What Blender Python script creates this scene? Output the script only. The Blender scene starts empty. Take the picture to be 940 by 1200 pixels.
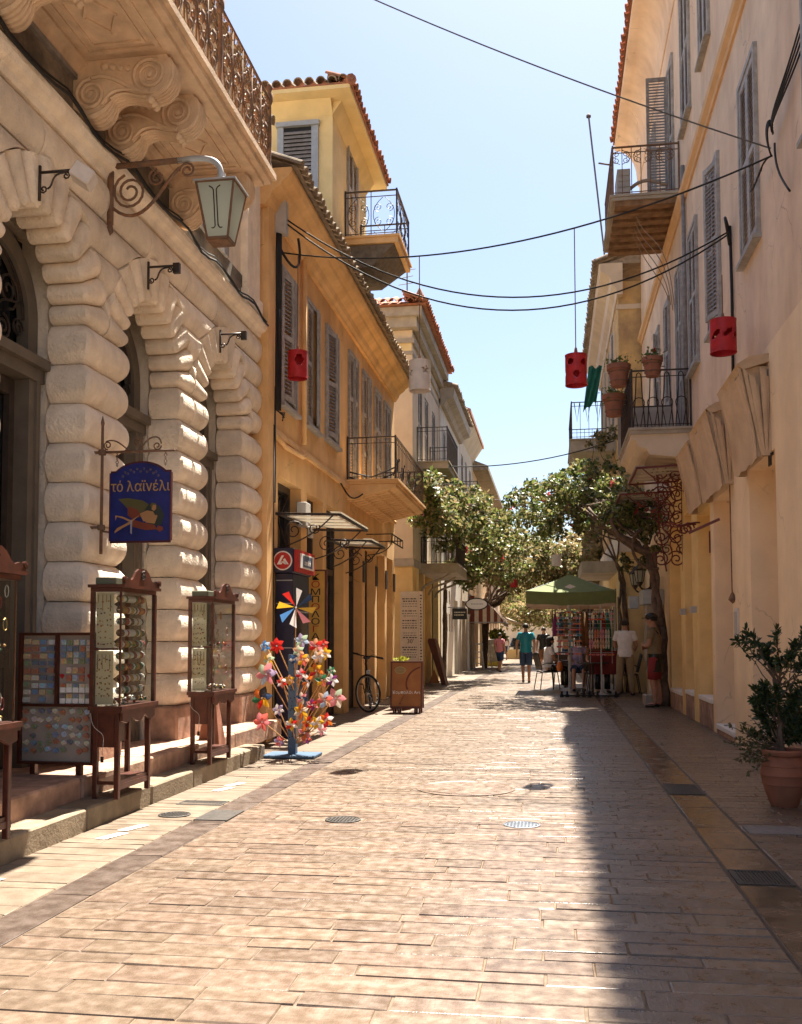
import bpy, bmesh, math, random
import numpy as np
from mathutils import Vector, Matrix

# ---------------------------------------------------------------- camera, sky, sun, exposure
sc = bpy.context.scene
COL = sc.collection
cam_d = bpy.data.cameras.new('camera')
cam = bpy.data.objects.new('camera', cam_d)
COL.objects.link(cam)
cam_d.sensor_fit = 'VERTICAL'
cam_d.sensor_height = 36.0
cam_d.lens = 34.5
cam_d.shift_y = 0.0725
cam_d.clip_start = 0.05
cam_d.clip_end = 2000.0
_r = Vector((0.98826482, 0.15273749, -0.0019742))
_u = Vector((0.01034946, -0.05405878, 0.99848412))
_f = Vector((-0.15239924, 0.98678716, 0.05500514))
cam.matrix_world = Matrix(((_r.x, _u.x, -_f.x, 0.0), (_r.y, _u.y, -_f.y, 0.0), (_r.z, _u.z, -_f.z, 1.25), (0, 0, 0, 1)))
sc.camera = cam

SUN = Vector((0.10, 0.48, 1.0)).normalized()
elev = math.asin(SUN.z)
world = bpy.data.worlds.new('World')
sc.world = world
world.use_nodes = True
wn = world.node_tree.nodes
sky = wn.new('ShaderNodeTexSky')
sky.sky_type = 'NISHITA'
sky.sun_disc = False
sky.sun_elevation = elev
sky.sun_rotation = math.atan2(SUN.x, SUN.y)
sky.air_density = 1.0
sky.dust_density = 1.7
sky.ozone_density = 2.2
wn['Background'].inputs['Strength'].default_value = 0.044
world.node_tree.links.new(sky.outputs[0], wn['Background'].inputs['Color'])
sun_d = bpy.data.lights.new('sun', 'SUN')
sun_d.energy = 4.3
sun_d.angle = math.radians(0.5)
sun_d.color = (1.0, 0.92, 0.80)
sun = bpy.data.objects.new('sun', sun_d)
COL.objects.link(sun)
sun.rotation_euler = (-SUN).to_track_quat('-Z', 'Y').to_euler()
sun.location = (0, 0, 40)
sc.view_settings.view_transform = 'Standard'
sc.view_settings.look = 'None'
sc.view_settings.exposure = 2.25
sc.view_settings.gamma = 1.0
sc.cycles.max_bounces = 12
sc.cycles.diffuse_bounces = 9
sc.cycles.glossy_bounces = 4
sc.cycles.transmission_bounces = 6
sc.cycles.transparent_max_bounces = 12

# ---------------------------------------------------------------- helpers
rnd = random.Random(11)
PI = math.pi
ORG = {}
V = Vector


def srgb(r, g, b):
    def c(x):
        x /= 255.0
        return x / 12.92 if x <= 0.04045 else ((x + 0.055) / 1.055) ** 2.4
    return (c(r), c(g), c(b))


MATS = {}


def mat(name, col, rough=0.8, var=0.12, scale=4.0, bump=0.0, bscale=60.0, metal=0.0, col2=None, mix2=0.5, scale2=0.8,
        streak=False, island=0.0, objrnd=0.0, spec=0.4, trans=0.0, alpha=1.0, rvar=0.0, coat=0.0, bdist=0.01, hatch=0.0, tint=None, crack=0.0, spots=0.0):
    """Procedural surface: base colour broken up by fine and broad noise, worn patches of a second colour, fine relief."""
    if name in MATS:
        return MATS[name]
    m = bpy.data.materials.new(name)
    m.use_nodes = True
    nt = m.node_tree
    N, L = nt.nodes, nt.links
    b = N['Principled BSDF']
    tc = N.new('ShaderNodeTexCoord')
    n1 = N.new('ShaderNodeTexNoise')
    n1.inputs['Scale'].default_value = scale
    n1.inputs['Detail'].default_value = 6
    L.new(tc.outputs['Object'], n1.inputs['Vector'])
    r1 = N.new('ShaderNodeMapRange')
    r1.inputs[1].default_value = 0.3
    r1.inputs[2].default_value = 0.7
    r1.inputs[3].default_value = 1 - var
    r1.inputs[4].default_value = 1 + var
    L.new(n1.outputs['Fac'], r1.inputs[0])
    base = N.new('ShaderNodeRGB')
    base.outputs[0].default_value = (*col, 1)
    cur = base.outputs[0]
    if col2 is not None:
        mp = N.new('ShaderNodeMapping')
        mp.inputs['Scale'].default_value = (1.0, 1.0, 0.22) if streak else (1, 1, 1)
        L.new(tc.outputs['Object'], mp.inputs['Vector'])
        n2 = N.new('ShaderNodeTexNoise')
        n2.inputs['Scale'].default_value = scale2
        n2.inputs['Detail'].default_value = 8
        n2.inputs['Roughness'].default_value = 0.65
        L.new(mp.outputs[0], n2.inputs['Vector'])
        r2 = N.new('ShaderNodeMapRange')
        r2.inputs[1].default_value = 0.42
        r2.inputs[2].default_value = 0.68
        r2.inputs[3].default_value = 0
        r2.inputs[4].default_value = mix2
        L.new(n2.outputs['Fac'], r2.inputs[0])
        mx = N.new('ShaderNodeMix')
        mx.data_type = 'RGBA'
        L.new(r2.outputs[0], mx.inputs[0])
        L.new(cur, mx.inputs[6])
        mx.inputs[7].default_value = (*col2, 1)
        cur = mx.outputs[2]
    fac = r1.outputs[0]
    for amt, kind in ((crack, 'c'), (spots, 's')):
        if amt <= 0:
            continue
        nd = N.new('ShaderNodeTexNoise')
        nd.inputs['Scale'].default_value = 2.2 if kind == 'c' else 1.1
        nd.inputs['Detail'].default_value = 5
        L.new(tc.outputs['Object'], nd.inputs['Vector'])
        vm = N.new('ShaderNodeVectorMath')
        vm.operation = 'MULTIPLY_ADD'
        L.new(nd.outputs['Color'], vm.inputs[0])
        vm.inputs[1].default_value = (0.5, 0.5, 0.5) if kind == 'c' else (0.05, 0.05, 0.05)
        L.new(tc.outputs['Object'], vm.inputs[2])
        vo = N.new('ShaderNodeTexVoronoi')
        vo.feature = 'DISTANCE_TO_EDGE' if kind == 'c' else 'F1'
        vo.inputs['Scale'].default_value = 0.75 if kind == 'c' else 4.5
        L.new(vm.outputs[0], vo.inputs['Vector'])
        lim = N.new('ShaderNodeMapRange')
        lim.inputs[1].default_value = 0.0 if kind == 'c' else 0.06
        lim.inputs[2].default_value = 0.008 if kind == 'c' else 0.11
        lim.inputs[3].default_value = 1 - amt
        lim.inputs[4].default_value = 1.0
        L.new(vo.outputs['Distance'], lim.inputs[0])
        msk = N.new('ShaderNodeMapRange')
        msk.inputs[1].default_value = 0.48
        msk.inputs[2].default_value = 0.6
        L.new(nd.outputs['Fac'], msk.inputs[0])
        mm = N.new('ShaderNodeMix')
        mm.data_type = 'FLOAT'
        L.new(msk.outputs[0], mm.inputs[0])
        mm.inputs[2].default_value = 1.0
        L.new(lim.outputs[0], mm.inputs[3])
        mu = N.new('ShaderNodeMath')
        mu.operation = 'MULTIPLY'
        L.new(fac, mu.inputs[0])
        L.new(mm.outputs[0], mu.inputs[1])
        fac = mu.outputs[0]
    for amt, kind in ((island, 'i'), (objrnd, 'o')):
        if amt > 0:
            if kind == 'i':
                g = N.new('ShaderNodeNewGeometry')
                src = g.outputs['Random Per Island']
            else:
                g = N.new('ShaderNodeObjectInfo')
                src = g.outputs['Random']
            rr = N.new('ShaderNodeMapRange')
            rr.inputs[3].default_value = 1 - amt
            rr.inputs[4].default_value = 1 + amt
            L.new(src, rr.inputs[0])
            mm = N.new('ShaderNodeMath')
            mm.operation = 'MULTIPLY'
            L.new(fac, mm.inputs[0])
            L.new(rr.outputs[0], mm.inputs[1])
            fac = mm.outputs[0]
    if tint is not None:
        oi = N.new('ShaderNodeObjectInfo')
        ml = N.new('ShaderNodeMath')
        ml.operation = 'MULTIPLY'
        ml.inputs[1].default_value = 7.31
        L.new(oi.outputs['Random'], ml.inputs[0])
        fr_ = N.new('ShaderNodeMath')
        fr_.operation = 'FRACT'
        L.new(ml.outputs[0], fr_.inputs[0])
        mt = N.new('ShaderNodeMix')
        mt.data_type = 'RGBA'
        L.new(fr_.outputs[0], mt.inputs[0])
        L.new(cur, mt.inputs[6])
        mt.inputs[7].default_value = (*tint, 1)
        cur = mt.outputs[2]
    sc_ = N.new('ShaderNodeVectorMath')
    sc_.operation = 'SCALE'
    L.new(cur, sc_.inputs[0])
    L.new(fac, sc_.inputs['Scale'])
    L.new(sc_.outputs[0], b.inputs['Base Color'])
    b.inputs['Roughness'].default_value = rough
    if rvar > 0:
        r3 = N.new('ShaderNodeMapRange')
        r3.inputs[1].default_value = 0.3
        r3.inputs[2].default_value = 0.7
        r3.inputs[3].default_value = max(0.03, rough - rvar)
        r3.inputs[4].default_value = min(1.0, rough + rvar)
        L.new(n1.outputs['Fac'], r3.inputs[0])
        L.new(r3.outputs[0], b.inputs['Roughness'])
    b.inputs['Metallic'].default_value = metal
    b.inputs['Specular IOR Level'].default_value = spec
    if trans > 0:
        b.inputs['Transmission Weight'].default_value = trans
    if coat > 0:
        b.inputs['Coat Weight'].default_value = coat
    if alpha < 1:
        b.inputs['Alpha'].default_value = alpha
    if bump > 0:
        n3 = N.new('ShaderNodeTexNoise')
        n3.inputs['Scale'].default_value = bscale
        n3.inputs['Detail'].default_value = 4
        L.new(tc.outputs['Object'], n3.inputs['Vector'])
        bp = N.new('ShaderNodeBump')
        bp.inputs['Strength'].default_value = bump
        bp.inputs['Distance'].default_value = bdist
        L.new(n3.outputs['Fac'], bp.inputs['Height'])
        last = bp
        if hatch > 0:
            mh = N.new('ShaderNodeMapping')
            mh.inputs['Rotation'].default_value = (0, 0, 0.5)
            mh.inputs['Scale'].default_value = (110, 16, 1)
            L.new(tc.outputs['Object'], mh.inputs['Vector'])
            nh = N.new('ShaderNodeTexNoise')
            nh.inputs['Scale'].default_value = 1.0
            nh.inputs['Detail'].default_value = 3
            L.new(mh.outputs[0], nh.inputs['Vector'])
            b2 = N.new('ShaderNodeBump')
            b2.inputs['Strength'].default_value = hatch
            b2.inputs['Distance'].default_value = 0.006
            L.new(nh.outputs['Fac'], b2.inputs['Height'])
            L.new(bp.outputs[0], b2.inputs['Normal'])
            last = b2
        L.new(last.outputs[0], b.inputs['Normal'])
    MATS[name] = m
    return m


def leafmat(name, c1, c2, tr=0.35):
    """Thin leaf: diffuse plus light passing through, hue varied leaf by leaf."""
    if name in MATS:
        return MATS[name]
    m = bpy.data.materials.new(name)
    m.use_nodes = True
    N, L = m.node_tree.nodes, m.node_tree.links
    b = N['Principled BSDF']
    g = N.new('ShaderNodeNewGeometry')
    mx = N.new('ShaderNodeMix')
    mx.data_type = 'RGBA'
    L.new(g.outputs['Random Per Island'], mx.inputs[0])
    mx.inputs[6].default_value = (*c1, 1)
    mx.inputs[7].default_value = (*c2, 1)
    L.new(mx.outputs[2], b.inputs['Base Color'])
    b.inputs['Roughness'].default_value = 0.45
    t = N.new('ShaderNodeBsdfTranslucent')
    L.new(mx.outputs[2], t.inputs['Color'])
    ms = N.new('ShaderNodeMixShader')
    ms.inputs[0].default_value = tr
    L.new(b.outputs[0], ms.inputs[1])
    L.new(t.outputs[0], ms.inputs[2])
    L.new(ms.outputs[0], N['Material Output'].inputs[0])
    MATS[name] = m
    return m


def glassmat(name, tint=(0.9, 0.95, 0.95), rough=0.03, alpha=0.18):
    if name in MATS:
        return MATS[name]
    m = bpy.data.materials.new(name)
    m.use_nodes = True
    N, L = m.node_tree.nodes, m.node_tree.links
    for n in list(N):
        if n.type != 'OUTPUT_MATERIAL':
            N.remove(n)
    tr = N.new('ShaderNodeBsdfTransparent')
    tr.inputs[0].default_value = (*tint, 1)
    gl = N.new('ShaderNodeBsdfGlossy')
    gl.inputs['Roughness'].default_value = rough
    lw = N.new('ShaderNodeLayerWeight')
    lw.inputs[0].default_value = 0.5
    pw = N.new('ShaderNodeMath')
    pw.operation = 'POWER'
    L.new(lw.outputs['Facing'], pw.inputs[0])
    pw.inputs[1].default_value = 5.0
    fr = N.new('ShaderNodeMath')
    fr.operation = 'MULTIPLY_ADD'
    L.new(pw.outputs[0], fr.inputs[0])
    fr.inputs[1].default_value = 0.8
    fr.inputs[2].default_value = 0.035
    ms = N.new('ShaderNodeMixShader')
    L.new(fr.outputs[0], ms.inputs[0])
    L.new(tr.outputs[0], ms.inputs[1])
    L.new(gl.outputs[0], ms.inputs[2])
    L.new(ms.outputs[0], N['Material Output'].inputs[0])
    MATS[name] = m
    return m


class WF:
    """A wall's own frame: u along it, d outwards, z up."""
    def __init__(s, o, u, d):
        s.o, s.u, s.d = V(o), V(u), V(d)

    def p(s, u, d, z):
        return s.o + s.u * u + s.d * d + V((0, 0, z))


class MB:
    def __init__(s):
        s.v, s.f, s.m = [], [], []

    def add(s, vs, fs, mi=0):
        o = len(s.v)
        s.v += [tuple(p) for p in vs]
        s.f += [tuple(i + o for i in f) for f in fs]
        s.m += [mi] * len(fs)

    BF = [(0, 1, 3, 2), (4, 6, 7, 5), (0, 4, 5, 1), (2, 3, 7, 6), (0, 2, 6, 4), (1, 5, 7, 3)]

    def box(s, x0, x1, y0, y1, z0, z1, mi=0):
        s.add([(x, y, z) for x in (x0, x1) for y in (y0, y1) for z in (z0, z1)], MB.BF, mi)

    def wbox(s, W, u0, u1, d0, d1, z0, z1, mi=0):
        s.add([W.p(u, d, z) for u in (u0, u1) for d in (d0, d1) for z in (z0, z1)], MB.BF, mi)

    def obox(s, c, a, b, c3, mi=0):
        c = V(c)
        a, b, c3 = V(a), V(b), V(c3)
        s.add([c + a * i + b * j + c3 * k for i in (-1, 1) for j in (-1, 1) for k in (-1, 1)], MB.BF, mi)

    def bar(s, p, q, w, h=None, mi=0, up=(0, 0, 1)):
        p, q = V(p), V(q)
        h = h or w
        d = (q - p)
        a = d.normalized()
        up = V(up)
        if abs(a.dot(up)) > 0.98:
            up = V((0, 1, 0))
        sd = a.cross(up).normalized()
        u2 = sd.cross(a)
        s.obox((p + q) / 2, d / 2, sd * w / 2, u2 * h / 2, mi)

    def loft(s, rings, mi=0, closed=True, caps=True):
        n = len(rings[0])
        vs = [p for r in rings for p in r]
        fs = []
        for i in range(len(rings) - 1):
            for j in range(n if closed else n - 1):
                k = (j + 1) % n
                fs.append((i * n + j, i * n + k, (i + 1) * n + k, (i + 1) * n + j))
        if caps:
            fs.append(tuple(range(n))[::-1])
            fs.append(tuple((len(rings) - 1) * n + j for j in range(n)))
        s.add(vs, fs, mi)

    def tube(s, pts, r, n=6, mi=0, caps=True):
        pts = [V(p) for p in pts]
        rs = r if isinstance(r, (list, tuple)) else [r] * len(pts)
        rings = []
        prev = None
        for i, p in enumerate(pts):
            a = pts[min(i + 1, len(pts) - 1)] - pts[max(i - 1, 0)]
            if a.length < 1e-9:
                a = V((0, 0, 1))
            a.normalize()
            if prev is None:
                t = V((0, 0, 1)) if abs(a.z) < 0.9 else V((0, 1, 0))
                e = a.cross(t).normalized()
            else:
                e = prev - a * prev.dot(a)
                if e.length < 1e-6:
                    e = a.orthogonal()
                e.normalize()
            prev = e
            g = a.cross(e)
            rings.append([p + (e * math.cos(2 * PI * k / n) + g * math.sin(2 * PI * k / n)) * rs[i] for k in range(n)])
        s.loft(rings, mi, True, caps)

    def lathe(s, prof, c, n=20, mi=0, caps=False, ax=None):
        c = V(c)
        a = V(ax).normalized() if ax else V((0, 0, 1))
        e = a.orthogonal().normalized()
        g = a.cross(e)
        rings = [[c + a * z + (e * math.cos(2 * PI * k / n) + g * math.sin(2 * PI * k / n)) * r for k in range(n)] for r, z in prof]
        s.loft(rings, mi, True, caps)

    def prism(s, poly, ext, mi=0):
        poly = [V(p) for p in poly]
        ext = V(ext)
        n = len(poly)
        fs = [tuple(range(n))[::-1], tuple(range(n, 2 * n))]
        fs += [(i, (i + 1) % n, n + (i + 1) % n, n + i) for i in range(n)]
        s.add(poly + [p + ext for p in poly], fs, mi)

    def quad(s, a, b, c, d, mi=0):
        s.add([a, b, c, d], [(0, 1, 2, 3)], mi)

    def build_each(s, name, mats, parent=None, **kw):
        """Every connected piece becomes an object of its own."""
        par = list(range(len(s.v)))

        def find(i):
            while par[i] != i:
                par[i] = par[par[i]]
                i = par[i]
            return i
        for f in s.f:
            a = find(f[0])
            for i in f[1:]:
                par[find(i)] = a
        groups = {}
        for f, m in zip(s.f, s.m):
            groups.setdefault(find(f[0]), []).append((f, m))
        out = []
        for fs in groups.values():
            k = MB()
            ids = sorted({i for f, _ in fs for i in f})
            mp = {i: n for n, i in enumerate(ids)}
            k.v = [s.v[i] for i in ids]
            k.f = [tuple(mp[i] for i in f) for f, _ in fs]
            k.m = [m for _, m in fs]
            out.append(k.build(name, mats, parent, **kw))
        return out

    def build(s, name, mats, parent=None, smooth=False, org=None, bevel=0.0, fix=True, **kw):
        if parent is not None:
            o0 = ORG[parent]
        elif org is not None:
            o0 = V(org)
        else:
            a = np.array(s.v)
            lo, hi = a.min(0), a.max(0)
            o0 = V(((lo[0] + hi[0]) / 2, (lo[1] + hi[1]) / 2, lo[2]))
        me = bpy.data.meshes.new(name)
        me.from_pydata([(p[0] - o0.x, p[1] - o0.y, p[2] - o0.z) for p in s.v], [], s.f)
        if not isinstance(mats, (list, tuple)):
            mats = [mats]
        for m in mats:
            me.materials.append(m)
        me.polygons.foreach_set('material_index', s.m)
        if smooth:
            me.polygons.foreach_set('use_smooth', [True] * len(s.f))
        if fix and len(s.f) < 60000:
            bm = bmesh.new()
            bm.from_mesh(me)
            bmesh.ops.recalc_face_normals(bm, faces=bm.faces)
            bm.to_mesh(me)
            bm.free()
        me.update()
        o = bpy.data.objects.new(name, me)
        COL.objects.link(o)
        if parent is not None:
            o.parent = parent
        else:
            o.location = o0
        ORG[o] = o0
        if smooth and smooth != 'all':
            md = o.modifiers.new('edges', 'EDGE_SPLIT')
            md.split_angle = math.radians(38)
        if bevel:
            md = o.modifiers.new('bevel', 'BEVEL')
            md.width = bevel
            md.segments = 1
            md.limit_method = 'ANGLE'
        for k, v in kw.items():
            o[k] = v
        return o


def thing(name, label, cat, loc, group=None):
    o = bpy.data.objects.new(name, None)
    COL.objects.link(o)
    o.location = loc
    o.empty_display_size = 0.2
    o['label'] = label
    o['category'] = cat
    if group:
        o['group'] = group
    ORG[o] = V(loc)
    return o


def tag(o, label, cat, group=None):
    o['label'] = label
    o['category'] = cat
    if group:
        o['group'] = group
    return o


def dup(root, loc=None, rotz=None, label=None, group=None):
    r = root.copy()
    COL.objects.link(r)
    if loc is not None:
        r.location = loc
    if rotz is not None:
        r.rotation_euler = (0, 0, rotz)
    if label:
        r['label'] = label
    if group:
        r['group'] = group
    for ch in list(root.children):
        c = ch.copy()
        COL.objects.link(c)
        c.parent = r
        for g in list(ch.children):
            d = g.copy()
            COL.objects.link(d)
            d.parent = c
    return r


def copypart(o, parent, off):
    """Another copy of a part (and its sub-parts), shifted."""
    c = o.copy()
    COL.objects.link(c)
    c.parent = parent
    c.location = V(o.location) + V(off)
    for g in list(o.children):
        d = g.copy()
        COL.objects.link(d)
        d.parent = c
    return c


def spiral(c, r0, r1, a0, turns, e, g, n=22):
    c, e, g = V(c), V(e), V(g)
    out = []
    for i in range(n + 1):
        t = i / n
        a = a0 + turns * 2 * PI * t
        r = r0 + (r1 - r0) * t
        out.append(c + e * math.cos(a) * r + g * math.sin(a) * r)
    return out


def bez(p, q, r, s, n=10):
    p, q, r, s = V(p), V(q), V(r), V(s)
    return [p * (1 - t) ** 3 + q * 3 * t * (1 - t) ** 2 + r * 3 * t * t * (1 - t) + s * t ** 3 for t in [i / n for i in range(n + 1)]]


def text(body, size, loc, rot, m, parent, name='lettering', depth=0.002, align='CENTER', sx=1.0):
    cu = bpy.data.curves.new(name, 'FONT')
    cu.body = body
    cu.size = size
    cu.extrude = depth
    cu.align_x = align
    cu.align_y = 'CENTER'
    cu.resolution_u = 3
    cu.materials.append(m)
    tmp = bpy.data.objects.new(name, cu)
    COL.objects.link(tmp)
    me = bpy.data.meshes.new_from_object(tmp.evaluated_get(bpy.context.evaluated_depsgraph_get()))
    bpy.data.objects.remove(tmp)
    me.materials.clear()
    me.materials.append(m)
    o = bpy.data.objects.new(name, me)
    COL.objects.link(o)
    o.parent = parent
    o.location = V(loc) - ORG[parent]
    o.rotation_euler = rot
    o.scale = (sx, 1, 1)
    ORG[o] = ORG[parent]
    return o


def wall_with_openings(mb, W, u0, u1, z0, z1, ops, d0=-0.35, d1=0.0, mi=0):
    us = sorted({u0, u1} | {x for o in ops for x in o[:2] if u0 < x < u1})
    for a, b in zip(us[:-1], us[1:]):
        mid = (a + b) / 2
        cuts = sorted((o[2], o[3]) for o in ops if o[0] < mid < o[1])
        z = z0
        for c0, c1 in cuts:
            if c0 > z + 1e-4:
                mb.wbox(W, a, b, d0, d1, z, c0, mi)
            z = max(z, c1)
        if z < z1 - 1e-4:
            mb.wbox(W, a, b, d0, d1, z, z1, mi)


def leaves(name, pts, size, mats, parent, seed=0, elong=1.7, droop=0.0, **kw):
    """Thousands of small folded leaves at given points, one mesh."""
    rg = np.random.default_rng(seed)
    pts = np.asarray(pts, float)
    n = len(pts)
    a = rg.normal(size=(n, 3))
    a[:, 2] -= droop
    a /= np.linalg.norm(a, axis=1, keepdims=True)
    b = rg.normal(size=(n, 3))
    b -= a * (a * b).sum(1, keepdims=True)
    b /= np.linalg.norm(b, axis=1, keepdims=True)
    c = np.cross(a, b)
    s = size * rg.uniform(0.6, 1.35, size=(n, 1))
    tip = pts + a * s * elong
    mid = pts + a * s * elong * 0.45 + c * s * 0.12
    l = pts + a * s * elong * 0.5 + b * s * 0.5
    r = pts + a * s * elong * 0.5 - b * s * 0.5
    o0 = ORG[parent] if parent is not None else V((0, 0, 0))
    vs = np.stack([pts, l, tip, r, mid], 1).reshape(-1, 3) - np.array(o0)
    k = np.arange(n)[:, None] * 5
    fs = np.concatenate([k + np.array([[0, 4, 1]]), k + np.array([[1, 4, 2]]), k + np.array([[2, 4, 3]]), k + np.array([[3, 4, 0]])], 1).reshape(-1)
    me = bpy.data.meshes.new(name)
    me.vertices.add(n * 5)
    me.vertices.foreach_set('co', vs.reshape(-1))
    me.loops.add(n * 12)
    me.loops.foreach_set('vertex_index', fs)
    me.polygons.add(n * 4)
    me.polygons.foreach_set('loop_start', np.arange(n * 4) * 3)
    for m in mats:
        me.materials.append(m)
    if len(mats) > 1:
        mi = np.repeat(rg.choice(len(mats), size=n, p=kw.pop('p', None)), 4)
        me.polygons.foreach_set('material_index', mi.astype(np.int32))
    else:
        kw.pop('p', None)
    me.update(calc_edges=True)
    o = bpy.data.objects.new(name, me)
    COL.objects.link(o)
    if parent is not None:
        o.parent = parent
    ORG[o] = o0
    for k_, v_ in kw.items():
        o[k_] = v_
    return o


X_, Y_, Z_ = V((1, 0, 0)), V((0, 1, 0)), V((0, 0, 1))

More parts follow.
